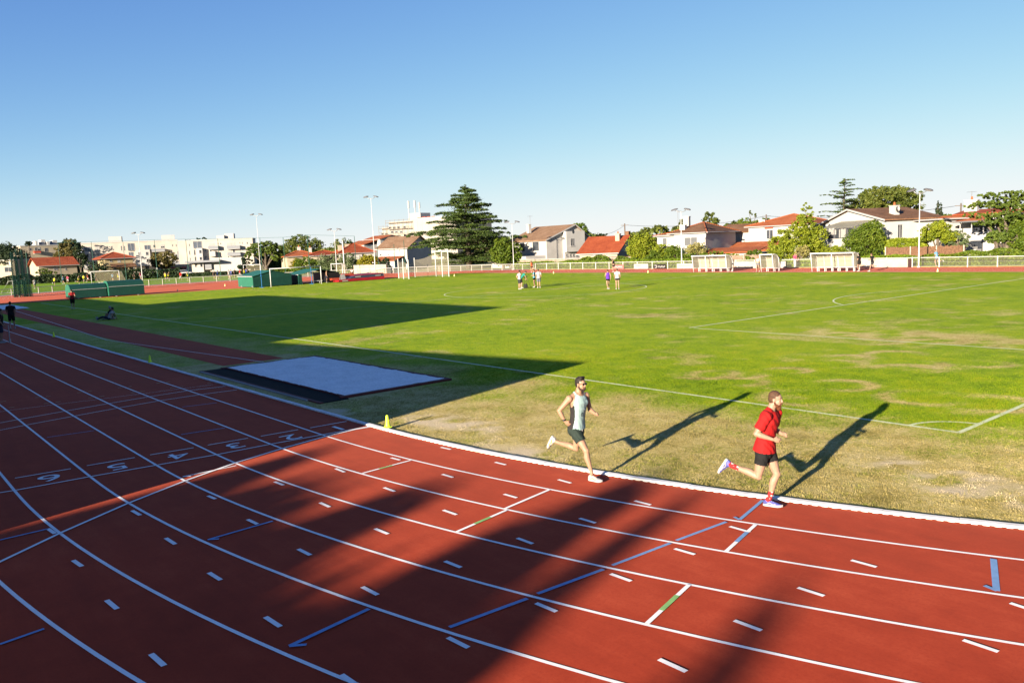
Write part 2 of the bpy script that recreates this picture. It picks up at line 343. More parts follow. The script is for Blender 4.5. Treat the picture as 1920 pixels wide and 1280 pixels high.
# painted lines
ml = MB(); z = .013
for off in (1.195, 2.415, 3.622, 4.825, 6.042, 7.33, 8.50): strip(ml, stadium(off, 220), .05, z, 0, True)
NSEG = [0]
def seg(pts, wd=.05, mi=0, dz=0.0): NSEG[0] += 1; strip(ml, [gp(*q) for q in pts], wd, z+.002+.00009*NSEG[0], mi)
for a in ((826.7,839.3,845,843.3),(928.3,867.3,948.3,872.3),(1046.7,900,1070.7,906.7),(733.3,859,750,863.3),(829.3,890,849.3,896),(945,927.3,969,934.3),(629.3,879.3,646,886),(720,915,740,922.3),(831,957.3,856,966),(1086.7,972.7,1116.7,981.7),(1190,940,1220,947.7),(600,943.3,618.3,951.7),(703.3,992.3,727.7,1002.3),(970,1010,999,1020.7),(834.3,1053.3,864.3,1065.3),(679.3,1101.7,708.3,1116.7),(840,1196.7,878.3,1216),(1005,1132.3,1043.3,1148.3),(1145,1077.3,1183.3,1091),(1265,1030,1302.7,1041),(1235.7,1237.7,1286.7,1261),(640,1266.7,664,1283),(1368.3,988.3,1406,999),(1596,1051.7,1643.3,1064.7),(1496,1103.3,1545,1119),(1376.7,1165,1427.7,1184),(1894,1132.3,1935,1146),(1805.7,1201.7,1871.7,1224),(137.3,1051.7,154,1063.3),(311,1010,329,1021.7),(391.7,1075,414.3,1089),(200,1126.7,220,1143.3),(283.3,1227.7,308.3,1250),(497.7,1158.3,526,1176.7),(464.3,975,482.7,984),(559.3,1030.7,582.3,1042.3),(90,992.3,103.3,1001.7),(247.7,958.3,263.3,967.3),(390,930.7,404.3,936.7),(515,904.3,531.7,910.7)): seg((a[:2], a[2:]), .062)
for a, g in (((680,888.3,770,864),(711,880,736,873.5)),((856.7,998.3,950,957.5),(890,983.5,920,970.7)),((946.7,955,1030,919.3),None),((1213,1171,1292,1098),(1240,1146,1270,1118)),((1361.7,1035,1416.7,985),None)):
    seg((a[:2], a[2:]), .055)
    if g: seg((g[:2], g[2:]), .062, 2, .003)
seg(((1380.7,1017.5),(1401,999)), .062, 1, .003)
for a, wd in (((1386.7,976,1430,939.3),.055),((1376.7,970.7,1387,976),.05),((1148,1061.7,1256.7,1020),.055),((1268,1015,1361.7,980),.055),((1008,1115,1131.7,1069),.06),((842.7,1178,989,1124),.06),((543,1213.3,692,1143.3),.06),((543,1213.3,575,1210.5),.05),((390,1013.3,511.7,978.3),.05),((390,1013.3,411,1011.7),.05),((0,1014,90,993),.05),((0,1210,83,1180.7),.05),((1862.7,1050,1868.3,1110),.075),((1845.7,1100,1870,1110),.06),((340,815.7,421.7,803.3),.045),((341.7,764,406.7,756),.04),((88.3,821,176.7,808.3),.04)): seg((a[:2], a[2:]), wd, 1)
seg(((-20,928),(0,925),(31.7,920),(168,895),(295,873),(400,854.7),(509,833.6),(607.8,815.6),(692,800.5)), .05)
seg(((-40,1075),(0,1055),(115,1000),(240,945),(350,901.7),(443,868.3),(530,841.7),(609.4,819.5),(665.6,806.3),(694,801.5)), .06, 0, .001)
seg(((-40,801),(35.4,787.2),(123,771.5),(200,758),(280.2,744.6),(354,733),(423,725)), .045)
seg(((-40,815.5),(50,797.6),(139.6,780.9),(200,769.7),(300,752),(377,740.5),(444.5,731.7)), .045)
seg(((-20,775),(0,772.6),(100,759.6),(179,750.2),(335,730),(400,722)), .02)
seg(((343,895),(443,874.3)), .045, 0, .002); seg(((343,895),(358,894)), .04)
for a in ((28.3,897.7,133,880),(163,874.3,253,859),(281.7,854,363,840.7),(390,835.7,465,822.7),(489.3,819,559,806.7),(581.7,803.3,650,791)): seg((a[:2], a[2:]), .045)
for (ox, oy, k, L) in ((200,666,9.6,((900,515,970,500),(1070,495,1140,482),(1145,602,1220,590),(1320,575,1385,570),(205,597,280,588),(380,577,455,567),(440,687,510,677),(600,662,695,655),(1560,437,1620,428),(1815,515,1880,507))),(0,733,9.6,((630,130,715,122),(830,108,920,97),(790,238,880,224),(1000,212,1095,198),(1390,43,1475,32),(1585,18,1650,8),(1590,135,1680,125),(1785,112,1880,98),(160,312,260,300),(0,205,110,190)))):
    for a in L: seg(((ox+a[0]/k, oy+a[1]/k), (ox+a[2]/k, oy+a[3]/k)), .04, 3)
strip(ml, [gp(*q) for q in ((30,583),(200,637.5),(495,679))], .05, .013); strip(ml, [gp(*q) for q in ((425,690),(500,682),(545,675))], .22, .012)
ml.build('track_lines', [WHITE, BLUE, GREEN, YELL]); tag(bpy.data.objects['track_lines'], kind='structure')
# lane numbers, read by a runner coming up to the line
def textmesh(name, s, size, m, parent=None, extrude=0.0):
    cu = bpy.data.curves.new(name+'_c', 'FONT'); cu.body = s; cu.size = size; cu.align_x = 'CENTER'; cu.align_y = 'CENTER'; cu.extrude = extrude
    o = bpy.data.objects.new(name+'_t', cu); COL.objects.link(o); dg = bpy.context.evaluated_depsgraph_get()
    me = bpy.data.meshes.new_from_object(o.evaluated_get(dg)); bpy.data.objects.remove(o); me.name = name; me.materials.clear(); me.materials.append(m)
    r = bpy.data.objects.new(name, me); COL.objects.link(r)
    if parent is not None: r.parent = parent
    return r
for s, (u, v) in zip('123456', ((633,803),(545,820),(440,836),(334,855),(220,875.5),(93,896.5))):
    o = textmesh('lane_number', s, .92, WHITE); x, y = gp(u, v); o.location = (x, y, .018); o.rotation_euler = (0, 0, -math.pi/2); o.scale = (1.0, .82, 1); tag(o, kind='structure')
# football markings, thin worn paint on the turf
t = NT('pitch_paint'); p = t.pos(); f = t.noise(14, 4, .7, p); f2 = t.noise(1.2, 3, .6, p)
al = t.math('MULTIPLY', t.math('MULTIPLY', t.math('SUBTRACT', t.math('MULTIPLY_ADD', f2, .9, f), .48), 2.6, clamp=True), .92)
b_ = t.n('ShaderNodeBsdfPrincipled', i_Roughness=.9); b_.inputs['Base Color'].default_value = (.62,.66,.42,1); b_.inputs['Specular IOR Level'].default_value = .1
tr_ = t.n('ShaderNodeBsdfTransparent'); mx = t.n('ShaderNodeMixShader'); t.l(al, mx.inputs[0]); t.l(tr_.outputs[0], mx.inputs[1]); t.l(b_.outputs[0], mx.inputs[2]); t.l(mx.outputs[0], t.n('ShaderNodeOutputMaterial').inputs[0]); PPAINT = t.m
mp_ = MB(); YS, XG, YC = 7.79, 1.06, 41.2; zz = .012
def dense(a, b, n=60): return [(a[0]+(b[0]-a[0])*i/n, a[1]+(b[1]-a[1])*i/n) for i in range(n+1)]
strip(mp_, dense((-96, YS+.1), (XG+.05, YS)), .11, zz); strip(mp_, dense((XG, YS+.056), (XG, 67)), .11, zz)
strip(mp_, dense((XG-16.75, 20.85), (XG-.06, 20.6)), .10, zz); strip(mp_, dense((XG-17.05, 20.9), (XG-15.8, 61.3)), .12, zz)
arc = lambda cx, cy, r, a0, a1, n=40: [(cx+r*math.cos(R(a0+(a1-a0)*i/n)), cy+r*math.sin(R(a0+(a1-a0)*i/n))) for i in range(n+1)]
strip(mp_, arc(XG-10.6, YC, 9.15, 129.6, 229.5), .10, zz+.002); strip(mp_, arc(XG, YS, 1.0, 92, 178, 14), .09, zz+.002)
strip(mp_, arc(-47.2, 40, 9.15, 0, 360, 70), .10, zz); strip(mp_, dense((-47.2, YS), (-47.2, 68)), .10, zz+.002); strip(mp_, dense((-95.5, 8), (-95.5, 66)), .1, zz+.002)
tag(mp_.build('pitch_lines', PPAINT), kind='structure')
# ================================================================== kerb, pit, cones
PLASTIC = mat('kerb_paint', (.60,.59,.555), .55, .14, 2.2, .1, 60, .35); DARK = mat('black_gap', (.012,.012,.012), .9, .1, 5)
STAIN = mat('stained_paint', (.62,.52,.36), .7, .25, 5)
def sweep_kerb():
    mb = MB(); P = []
    for x in np.arange(-96, X0, 1.0): P.append((x, 0.0, 0, 1))
    a = -math.pi/2
    while a < math.pi/2*1.02: P.append((X0+RK*math.cos(a), RK+RK*math.sin(a), -math.cos(a), -math.sin(a))); a += 1.0/RK
    prof = [(-.004,.018),(-.002,.036),(.012,.046),(.105,.050),(.12,.042),(.122,0)]
    for i in range(len(P)-1):
        A, B = P[i], P[i+1]; g = .0015/ math.hypot(B[0]-A[0], B[1]-A[1]); L = lambda s: tuple(A[k]+(B[k]-A[k])*s for k in range(4))
        rings = []
        dz = .003*math.sin(i*2.4)
        for s in (g, 1-g):
            q = L(s); rings.append([(q[0]+q[2]*o, q[1]+q[3]*o, h+dz*(h > .03)) for o, h in prof])
        mb.loft(rings, 0, close=True, cap=True)
        if -60 < A[0]:                                       # feet between the drainage slots
            ns = 7
            for k in range(ns):
                s0 = (k+.02)/ns; s1 = (k+.58)/ns; q0, q1 = L(s0), L(s1)
                mb.loft([[(q[0]+q[2]*o, q[1]+q[3]*o, h) for o, h in ((-.003,.0),(-.003,.019),(.03,.019),(.03,0))] for q in (q0, q1)], 2 if (i*7+k*3) % 5 == 0 else 0)
            q0, q1 = L(0), L(1); mb.loft([[(q[0]+q[2]*o, q[1]+q[3]*o, h) for o, h in ((.03,.0),(.03,.02),(.05,.02),(.05,0))] for q in (q0, q1)], 1)
    tag(mb.build('track_kerb', [PLASTIC, DARK, STAIN]), 'raised white kerb with drainage slots along the inner edge of the track', 'kerb')
sweep_kerb()
# far straight: a low painted edge
mb = MB(); P = [(x, 2*RK) for x in np.arange(XL, X0+1, 2.0)]; strip(mb, P, .12, .03); tag(mb.build('inner_line', WHITE), kind='structure')
# sand pit with its frame
t = NT('sand'); p = t.pos(); f = t.noise(1.6, 6, .65, p); f2 = t.noise(14, 4, .6, p); c = t.ramp(t.math('MULTIPLY_ADD', f2, .6, t.math('MULTIPLY', f, .4)), [(.32, (.62,.59,.53)), (.62, (.90,.86,.79))]); SAND = t.bsdf(c, .95, t.math('MULTIPLY_ADD', f2, .5, f), 1.0, .05, .1)  # light and dark speckle in the colour stands in for ripple shading
def pit(x0, x1, y0, y1, name='sand_pit'):
    xs = np.linspace(x0, x1, 70); ys = np.linspace(y0, y1, 36); A, B = np.meshgrid(xs, ys); Z = .058+(fbm(A, B, .8, 41)-.5)*.05+(fbm(A, B, .25, 43)-.5)*.05
    V = np.stack([A.ravel(), B.ravel(), Z.ravel()], 1); nx = 70; I = (np.arange(35)[:, None]*nx+np.arange(nx-1)[None]).ravel()
    tag(np_mesh(name, V, np.stack([I, I+1, I+nx+1, I+nx], 1), SAND, smooth=True), kind='structure')
pit(-22.6, -13.35, 1.5, 5.1)
RUBBER = mat('pit_rubber', (.13,.022,.018), .8, .2, 4)
BLK = mat('black_mesh', (.010,.010,.010), .95, .2, 10, .3, 40, .1)
pf = empty('pit_frame', (-18, 1.2, 0), 0, 'dark red rubber border around the pale sand pit', 'border')
for (x0, x1, y0, y1) in ((-22.76,-22.6,1.34,5.26),(-13.35,-13.19,1.34,5.26),(-22.6,-13.35,5.1,5.26),(-22.6,-13.35,1.48,1.54)):
    mb = MB(); mb.box(x0+18, x1+18, y0-1.2, y1-1.2, 0, .062); mb.build('border_strip', RUBBER, pf)
ct = empty('sand_catcher', (-18, .8, 0), 0, 'black mesh sand catcher tray between the white kerb and the sand pit', 'tray')
mb = MB(); mb.box(-4.8, 5.0, -.12, .68, .0, .025); mb.build('tray', BLK, ct)
mb = MB(); mb.box(-4.8, 5.0, -.24, -.12, .0, .035); mb.build('edge_rail', RUBBER, ct)
mb = MB(); mb.box(-4.6, 4.3, -.30, -.245, .0, .045); mb.build('concrete_edging', CONC, ct)
pit(-96.5, -84.8, 1.3, 5.0)
# cones
CONE = mat('cone_plastic', (.62,.80,.03), .45, .06, 5, 0, 30, .4, 0, .0); CONEY = mat('pale_cone_plastic', (.8,.70,.30), .5, .06, 5)
def cone_mesh(m):
    root = empty('marker_cone')
    mb = MB(); mb.loft([[(r*math.cos(2*math.pi*k/20), r*math.sin(2*math.pi*k/20), h) for k in range(20)] for r, h in ((.070,.014),(.065,.04),(.045,.15),(.032,.255),(.026,.285),(.014,.29))]); mb.build('cone_body', m, root, True)
    mb = MB(); n = .082; mb.loft([[(n*s*a, n*s*b, h) for a, b in ((-1,-.8),(-.8,-1),(.8,-1),(1,-.8),(1,.8),(.8,1),(-.8,1),(-1,.8))] for s, h in ((1,0),(1,.010),(.9,.016))]); mb.build('cone_base', m, root)
    return root
c0 = cone_mesh(CONE); first = True
CL = ['bright yellow cone on the kerb at the sunlit corner nearest the runners', 'green-yellow cone on the shaded kerb just left of the sand pit', 'green-yellow cone on the shaded kerb farthest to the left']
for (u, v), lb in zip(((725,801),(280,679),(100,631.5)), CL):
    x, y = gp(u, v, .05); o = c0 if first else copy_tree(c0); first = False
    o.location = (x, y+(.03), .051); tag(o, lb, 'cone', 'cones standing along the kerb')
c1 = cone_mesh(CONEY); first = True
for (u, v), lb in (((1038,513),'pale cone on the far straight right of the group of four'),((1215,511.5),'pale cone on the far straight in front of the white banner'),((1758,509.5),'pale cone on the far straight below the jogger in blue'),((852,518),'pale cone on the far track below the big cedar'),((422,536.5),'pale cone on the red apron left of the pitched green shed'),((333,546),'pale cone on the red apron right of the round green covers')):
    x, y = gp(u, v); o = c1 if first else copy_tree(c1); first = False
    o.location = (x, y, .02); tag(o, lb, 'cone', 'cones on the far track')
# ================================================================== things behind the camera whose shadows fall in view
WALLC = mat('stand_concrete', (.42,.41,.38), .9, .15, .5, .2, 10)
gs = empty('grandstand', (-25.2, -11, 0), 0, 'long concrete grandstand behind the camera that shades the left of the track', 'grandstand')
mb = MB(); mb.box(-41, 0, -9, -.02, 0, 7.55); mb.build('wall', WALLC, gs); mb = MB(); mb.box(-41.3, .0, -9.3, 0, 7.55, 7.8); mb.build('roof', WALLC, gs)
mb = MB(); mb.box(-72, -41.35, -7, 0, 0, 5.2); mb.build('side_wing', WALLC, gs)
an = empty('clubhouse', (-6.36, -11, 0), 0, 'low flat clubhouse behind the camera, its corner shading the finish line', 'building')
mb = MB(); mb.loft([[(x, y, 0), (x, y+8, 0), (x, y+8, h), (x, y, h)] for x, h, y in ((-18.9,3.75,-8),(-12,4.05,-8),(0,4.6,-8))]); mb.build('wall', WALLC, an)
BACKLEAF = leafmat('leaf_backdrop', [(.03,.06,.012),(.06,.10,.02)])
def leafset(C, size, up=0.0, squash=1.0):
    n = len(C); s = size*rng.uniform(.6, 1.35, n)[:, None]
    a = rng.normal(size=(n, 3)); a[:,2] *= squash; a /= np.linalg.norm(a, axis=1)[:, None]+1e-9
    b = rng.normal(size=(n, 3)); b[:,2] *= squash; b -= (a*b).sum(1)[:, None]*a; b /= np.linalg.norm(b, axis=1)[:, None]+1e-9
    P = np.stack([C-a*s*.62, C-b*s*.36, C+a*s*.62, C+b*s*.36], 1); return P.reshape(-1, 3)
def leaf_obj(name, C, size, m, parent, squash=1.0):
    V = leafset(C, size, 0, squash); return np_mesh(name, V, np.arange(len(V)).reshape(-1, 4), m, parent)
def ball(n, c, r, shell=.55):
    d = rng.normal(size=(n, 3)); d /= np.linalg.norm(d, axis=1)[:, None]; k = (shell+(1-shell)*rng.random(n)**.6)[:, None]; return np.array(c)+d*k*np.array(r)
BARK = mat('bark', (.10,.075,.05), .95, .3, 3, .5, 20)
def shade_tree(x, y, balls, lb, n=900, leaf=.26):
    x += 4.96; y -= 18; balls = [(b[0], b[1], b[2]+3.85, b[3], b[4]) for b in balls]
    o = empty('tree', (x, y, 0), 0, lb, 'tree'); zt = min(b[2]-b[4]*.3 for b in balls)
    mb = MB(); mb.tube([(0,0,0),(.05,0,zt*.5),(0,0,zt+.5)], [.16,.12,.07]); 
    for b in balls: mb.tube([(0,0,zt*.55),(b[0]*.5,b[1]*.5,(zt*.55+b[2])/2),(b[0],b[1],b[2])], [.07,.05,.02], 6)
    mb.build('trunk', BARK, o)
    C = np.concatenate([ball(int(n*b[3]*b[4]), (b[0], b[1], b[2]), (b[3], b[3], b[4]), .3) for b in balls]); leaf_obj('crown', C, leaf, BACKLEAF, o)
shade_tree(1.6, -30, [(-1.6,0,4.9,1.0,.75),(-.3,.4,4.9,1.2,.8),(1.2,-.3,4.9,1.1,.75),(2.2,.2,5.3,.75,.75),(-1.9,.3,5.5,.5,.5),(.6,.2,5.2,.6,.5),(-3.0,0,3.8,1.0,.9),(0,0,3.7,1.4,.9),(2,0,3.7,1.2,.9)], 'round tree behind the camera that dapples the middle lanes', 1200)
shade_tree(7.0, -30, [(0,0,4.6,1.45,1.0),(-.2,0,5.6,.85,.6),(.1,0,6.2,.45,.5),(.9,.2,5.1,.7,.6),(-1.5,0,3.9,1.1,.9),(1.4,0,3.9,1.2,.9),(0,.3,3.6,1.4,.8)], 'pointed tree behind the camera shading the lanes below the runners', 1400)
shade_tree(13.2, -30, [(0,0,5.0,.9,1.0),(.9,.2,4.2,1.2,.9),(-.9,0,4.0,.8,.8)], 'smaller tree behind the camera at the far right', 500)
shade_tree(8.9, -33, [(0,0,5.4,.4,1.6),(.1,0,6.6,.25,.7)], 'slim young tree behind the camera', 420)
shade_tree(11.3, -33, [(0,0,5.0,.5,1.5),(.1,.2,6.2,.35,.7)], 'slender sparse tree behind the camera', 260)
hd = empty('hedge', (4.0, -47, 0), 0, 'tall dense conifer hedge behind the camera', 'hedge')
C = np.stack([rng.uniform(.5, 8.5, 22000), rng.uniform(-.6, .6, 22000), rng.uniform(.1, 1, 22000)**.6], 1); C[:,2] = C[:,2]*(8.92+.10*(fbm(C[:,0], C[:,0]*0, 1.4, 77)-.5)*2); leaf_obj('foliage', C, .3, BACKLEAF, hd)
mb = MB(); mb.box(.7, 8.3, -.15, .15, 0, 8.35); mb.build('woody_core', BARK, hd)
# ================================================================== people
_tmp = []
def remesh(mb, vox, smooth=2, cut=None, name='m'):
    me = mb.mesh(name); o = bpy.data.objects.new('tmp', me); COL.objects.link(o)
    r = o.modifiers.new('r', 'REMESH'); r.mode = 'VOXEL'; r.voxel_size = vox; r.use_smooth_shade = True
    if smooth: s = o.modifiers.new('s', 'SMOOTH'); s.factor = .5; s.iterations = smooth
    dg = bpy.context.evaluated_depsgraph_get(); out = bpy.data.meshes.new_from_object(o.evaluated_get(dg))
    bpy.data.objects.remove(o); bpy.data.meshes.remove(me)
    if cut is not None:
        n = len(out.vertices); co_ = np.empty(n*3, np.float32); out.vertices.foreach_get('co', co_); co_ = co_.reshape(-1, 3)
        keep = cut(co_); nf = len(out.polygons); lt = np.empty(nf, np.int32); ls = np.empty(nf, np.int32); out.polygons.foreach_get('loop_total', lt); out.polygons.foreach_get('loop_start', ls)
        vi = np.empty(len(out.loops), np.int32); out.loops.foreach_get('vertex_index', vi)
        Fq = [vi[a:a+b] for a, b in zip(ls, lt)]; Fq = [f for f in Fq if keep[f].all()]
        used = np.unique(np.concatenate(Fq)); mp = -np.ones(n, np.int64); mp[used] = np.arange(len(used))
        nm = bpy.data.meshes.new(name); nm.from_pydata([tuple(map(float, c)) for c in co_[used]], [], [[int(mp[i]) for i in f] for f in Fq]); nm.update()
        bpy.data.meshes.remove(out); out = nm
    out.polygons.foreach_set('use_smooth', [True]*len(out.polygons)); out.name = name
    return out
def put(me, name, m, parent):
    me.materials.clear()
    for x in (m if isinstance(m, (list, tuple)) else [m]): me.materials.append(x)
    o = bpy.data.objects.new(name, me); COL.objects.link(o); o.parent = parent; return o
V3 = lambda *a: Vector(a)
def lerp(a, b, t): return a+(b-a)*t
def skinmat(name, col):
    if name in _mc: return _mc[name]
    col = tuple(x*KA for x in col); t = NT(name); p = t.pos(); f = t.noise(18, 4, .6, p); c = t.ramp(f, [(.3, tuple(x*.86 for x in col)), (.7, col)]); m = t.bsdf(c, .5, t.noise(60, 3, .6, p), .15, .004, .35)
    b = [n for n in m.node_tree.nodes if n.type == 'BSDF_PRINCIPLED'][0]; b.inputs['Subsurface Weight'].default_value = .08; b.inputs['Subsurface Radius'].default_value = (.02,.008,.004)
    _mc[name] = m; return m
SKIN = skinmat('skin', (.35,.20,.125)); SKIN_PALE = skinmat('pale_skin', (.35,.21,.142)); SKIN_DARK = skinmat('brown_skin', (.12,.06,.035))
def cloth(name, col, var=.1, bmp=.45):
    if name in _mc: return _mc[name]
    col = tuple(x*KA for x in col); t = NT(name); p = t.n('ShaderNodeTexCoord').outputs['Object']; f = t.noise(7, 5, .65, p); c = t.ramp(f, [(.3, tuple(x*(1-var*1.5) for x in col)), (.7, tuple(min(1, x*(1+var)) for x in col))])
    w_ = t.n('ShaderNodeTexWave', i_Scale=4.5, i_Distortion=6.0, i_Detail=3.0, bands_direction='DIAGONAL'); t.l(p, w_.inputs['Vector'])
    _mc[name] = t.bsdf(c, .85, t.math('MULTIPLY_ADD', f, .8, w_.outputs['Fac']), bmp, .018, .2); return _mc[name]
HAIRD = mat('dark_hair', (.018,.012,.009), .6, .3, 40, .8, 90); HAIRB = mat('brown_hair', (.080,.038,.019), .7, .35, 40, .8, 90); STUB = mat('dark_stubble', (.045,.026,.018), .7, .3, 60, .6, 120); GINGER = mat('ginger_beard', (.13,.036,.010), .75, .35, 50, 1.0, 110)
SHOE = cloth('white_shoe_cloth', (.36,.35,.34)); SOLE = mat('white_sole', (.38,.37,.36), .6, .06, 6); GOLD = mat('yellow_sole', (.65,.40,.05), .6, .1, 8); BLUESHOE = mat('violet_blue_cloth', (.085,.09,.34), .6, .5, 9); DGREY = cloth('dark_cloth', (.03,.032,.033))
GLASS = mat('dark_lens', (.01,.01,.012), .12, .05, 3, 0, 30, .6)
EYEW = mat('eye_white', (.3,.26,.23), .4, .03, 5); LIP = mat('lip', (.36,.14,.11), .5, .1, 20)
def torso_rings(J, scale=1.0, grow=0.0, prof=None, n=20):
    pel, nk = J['pelvis'], J['neck']; hs = (J['hipL']-J['hipR']); ss = (J['shL']-J['shR'])
    prof = prof or [(-.20,.085,.075,.0),(-.14,.135,.105,.0),(-.05,.168,.122,-.01),(.06,.165,.115,-.005),(.25,.145,.100,.005),(.42,.140,.098,.01),(.60,.158,.110,.012),(.76,.172,.116,.012),(.88,.165,.104,.0),(.96,.120,.078,-.005),(1.02,.062,.058,0)]
    bend = J.get('spine')
    rings = []
    for t, hw, hd, fo in prof:
        c = lerp(pel, nk, t)
        if bend is not None: c = c+bend*4*max(0, min(1, t))*(1-max(0, min(1, t)))
        s = lerp(hs.normalized(), ss.normalized(), max(0, min(1, t))).normalized(); ax = (nk-pel).normalized(); f = s.cross(ax).normalized()
        c = c+f*fo
        rings.append([c+s*math.cos(a)*(hw*scale+grow)+f*(abs(math.sin(a))**.9*math.copysign(1, math.sin(a)))*(hd*scale+grow) for a in [2*math.pi*k/n for k in range(n)]])
    return rings
def arm_pts(J, S, g=0.0, upto=1.0):
    a, b, c = J['sh'+S], J['el'+S], J['wr'+S]; k = J.get('bulk', 1)
    P = [(a, .058), (lerp(a,b,.3), .052), (lerp(a,b,.6), .046), (lerp(a,b,.9), .040), (b, .039), (lerp(b,c,.22), .043), (lerp(b,c,.5), .037), (lerp(b,c,.85), .027), (c, .025)]
    n = max(2, int(round(len(P)*upto))); return [p for p, r in P[:n]], [r*k+g for p, r in P[:n]]
def leg_pts(J, S, g=0.0, n0=0, n1=99):
    a, b, c = J['hip'+S], J['kn'+S], J['an'+S]; d = (c-b); th = (b-a); fw = J['fwd']
    back = (d.cross(th.cross(d))).normalized() if th.cross(d).length > 1e-3 else -fw
    calf = -(d.normalized().cross(Vector((0,1,0)))).normalized(); calf = calf if calf.dot(fw) < 0 or abs(d.normalized().x) > .6 else -calf
    if abs(d.normalized().x) > .5: calf = Vector((0,0,1)) if True else calf
    k = J.get('bulk', 1)
    P = [(a+Vector((0,0,.02)), .088), (lerp(a,b,.2), .088), (lerp(a,b,.45), .080), (lerp(a,b,.7), .068), (lerp(a,b,.9), .056), (b, .054), (lerp(b,c,.10), .050), (lerp(b,c,.28)+calf*.014, .056), (lerp(b,c,.42)+calf*.012, .053), (lerp(b,c,.62)+calf*.004, .042), (lerp(b,c,.82), .034), (c, .034)]
    P = P[n0:n1]; return [p for p, r in P], [r*k+g for p, r in P]
def hand(mb, J, S, curl=1.0):
    wr, hd = J['wr'+S], J['hd'+S]; d = (hd-wr).normalized(); side = Vector((0, -1 if S == 'R' else 1, 0)); palmn = (-side+Vector((0,0,-.15))).normalized()
    palmn = (palmn-d*palmn.dot(d)).normalized(); across = d.cross(palmn).normalized()
    if across.z < 0: across = -across                       # index side up
    ctr = wr+d*.052; q = Matrix((across, palmn, d)).transposed().to_quaternion()
    mb.ell(ctr, (.040, .017, .050), q, 12, 8)
    mb.tube([wr-d*.02, ctr], [.025, .024], 8, round_ends=True)
    for i, (o, L, r) in enumerate(((.030,.075,.0088),(.010,.083,.0092),(-.011,.077,.0088),(-.030,.060,.0078))):
        b = ctr+d*.040+across*o; ang = 0; p = [b]; segs = (.42, .33, .25)
        for sidx, sl_ in enumerate(segs):
            ang += curl*(.55 if sidx == 0 else 1.25)+.06*i
            p.append(p[-1]+(d*math.cos(ang)+palmn*math.sin(ang)).normalized()*L*sl_)
        mb.tube(p, [r, r*.98, r*.92, r*.82], 7, round_ends=True)
    t0 = wr+d*.028+across*.030; t1 = t0+(across*.55+d*.75+palmn*.35).normalized()*.036; t2 = t1+(d*.8+palmn*(.3+.5*curl)-across*.15).normalized()*.030
    mb.tube([t0, t1, t2], [.0125, .0105, .0088], 7, round_ends=True)
def head_frame(J):
    f = J['face'].normalized(); up = J.get('headup', Vector((0,0,1))); l = up.cross(f).normalized(); up = f.cross(l).normalized()
    return J['head'], f, l, up, Matrix((f, l, up)).transposed().to_quaternion()
def head(mb, J):
    c, f, l, u, q = head_frame(J); at = lambda a, b, h: c+f*a+l*b+u*h
    mb.ell(at(-.012,0,.035), (.095,.074,.090), q, 16, 12)                     # skull
    mb.ell(at(.022,0,-.035), (.066,.058,.082), q, 14, 10)                     # face
    mb.ell(at(.058,0,-.092), (.026,.030,.022), q, 10, 8)                      # chin
    mb.ell(at(.015,.0,-.070), (.050,.056,.035), q, 12, 8)                     # jaw
    mb.tube([at(.078,0,.022), at(.100,0,-.018), at(.096,0,-.030)], [.010,.0125,.011], 8, round_ends=True)   # nose
    mb.tube([at(.076,-.036,.034), at(.085,0,.033), at(.076,.036,.034)], [.008,.010,.008], 7, round_ends=True)   # brow
    for s in (-1, 1):
        mb.ell(at(-.005, s*.076, -.012), (.020,.009,.033), q, 10, 8)          # ear
        mb.ell(at(.062, s*.036, -.020), (.018,.018,.016), q, 8, 6)            # cheek
    mb.tube([J['neck']-u*.03-f*.005, lerp(J['neck'], c, .5)-f*.012, at(-.022,0,-.055)], [.066,.056,.056], 12)
def feet_axes(J, S):
    h, t = J['he'+S], J['to'+S]; d = (t-h).normalized(); an = J['an'+S]; u = (an-lerp(h, t, .25)); u = (u-d*u.dot(d)).normalized(); l = u.cross(d).normalized(); return h, d, l, u, (t-h).length
def shoe(J, S, root, mu, ms, mt=None, vox=.007):
    h, d, l, u, L = feet_axes(J, S); k = L/.29; at = lambda a, b, c: h+d*(a*k)+l*b+u*c
    def rg(a, w_, z0, z1): return [at(a, w_*math.cos(x), z0+(z1-z0)*(.5+.5*math.sin(x))) for x in [2*math.pi*i/14 for i in range(14)]]
    mb = MB(); mb.loft([rg(.002,.022,.02,.075), rg(.02,.032,.015,.095), rg(.07,.036,.012,.10), rg(.12,.037,.012,.088), rg(.17,.043,.012,.070), rg(.22,.046,.012,.056), rg(.265,.036,.014,.045), rg(.288,.016,.018,.034)])
    mb.tube([at(.06,0,.06), at(.055,0,.105)], [.040,.036], 12)
    o = put(remesh(mb, vox, 2), 'shoe', mu, root)
    mb = MB(); out = []
    for z0, sc in ((-.004,.92),(.0,1.0),(.026,1.0),(.030,.94)):
        out.append([at(a, w_*sc*sg, z0+.012*max(0,(a-.2)/.09)**2) for a, w_, sg in ((.0,.018,1),(.03,.036,1),(.10,.038,1),(.17,.045,1),(.23,.048,1),(.275,.032,1),(.295,.0,1),(.275,.032,-1),(.23,.048,-1),(.17,.045,-1),(.10,.038,-1),(.03,.036,-1),(.0,.018,-1))])
    mb.loft(out); mb.build('sole', ms, o, False)
    if mt is not None:
        mb = MB()
        for s in (1, -1): mb.tube([at(.06, s*.042, .035), at(.11, s*.045, .06), at(.16, s*.046, .035), at(.2, s*.048, .05)], .006, 6)
        for i in range(3): mb.tube([at(.13+.025*i,-.02,.082-.010*i), at(.13+.025*i,.02,.082-.010*i)], .004, 6)
        mb.build('stripe', mt, o, True)
    return o
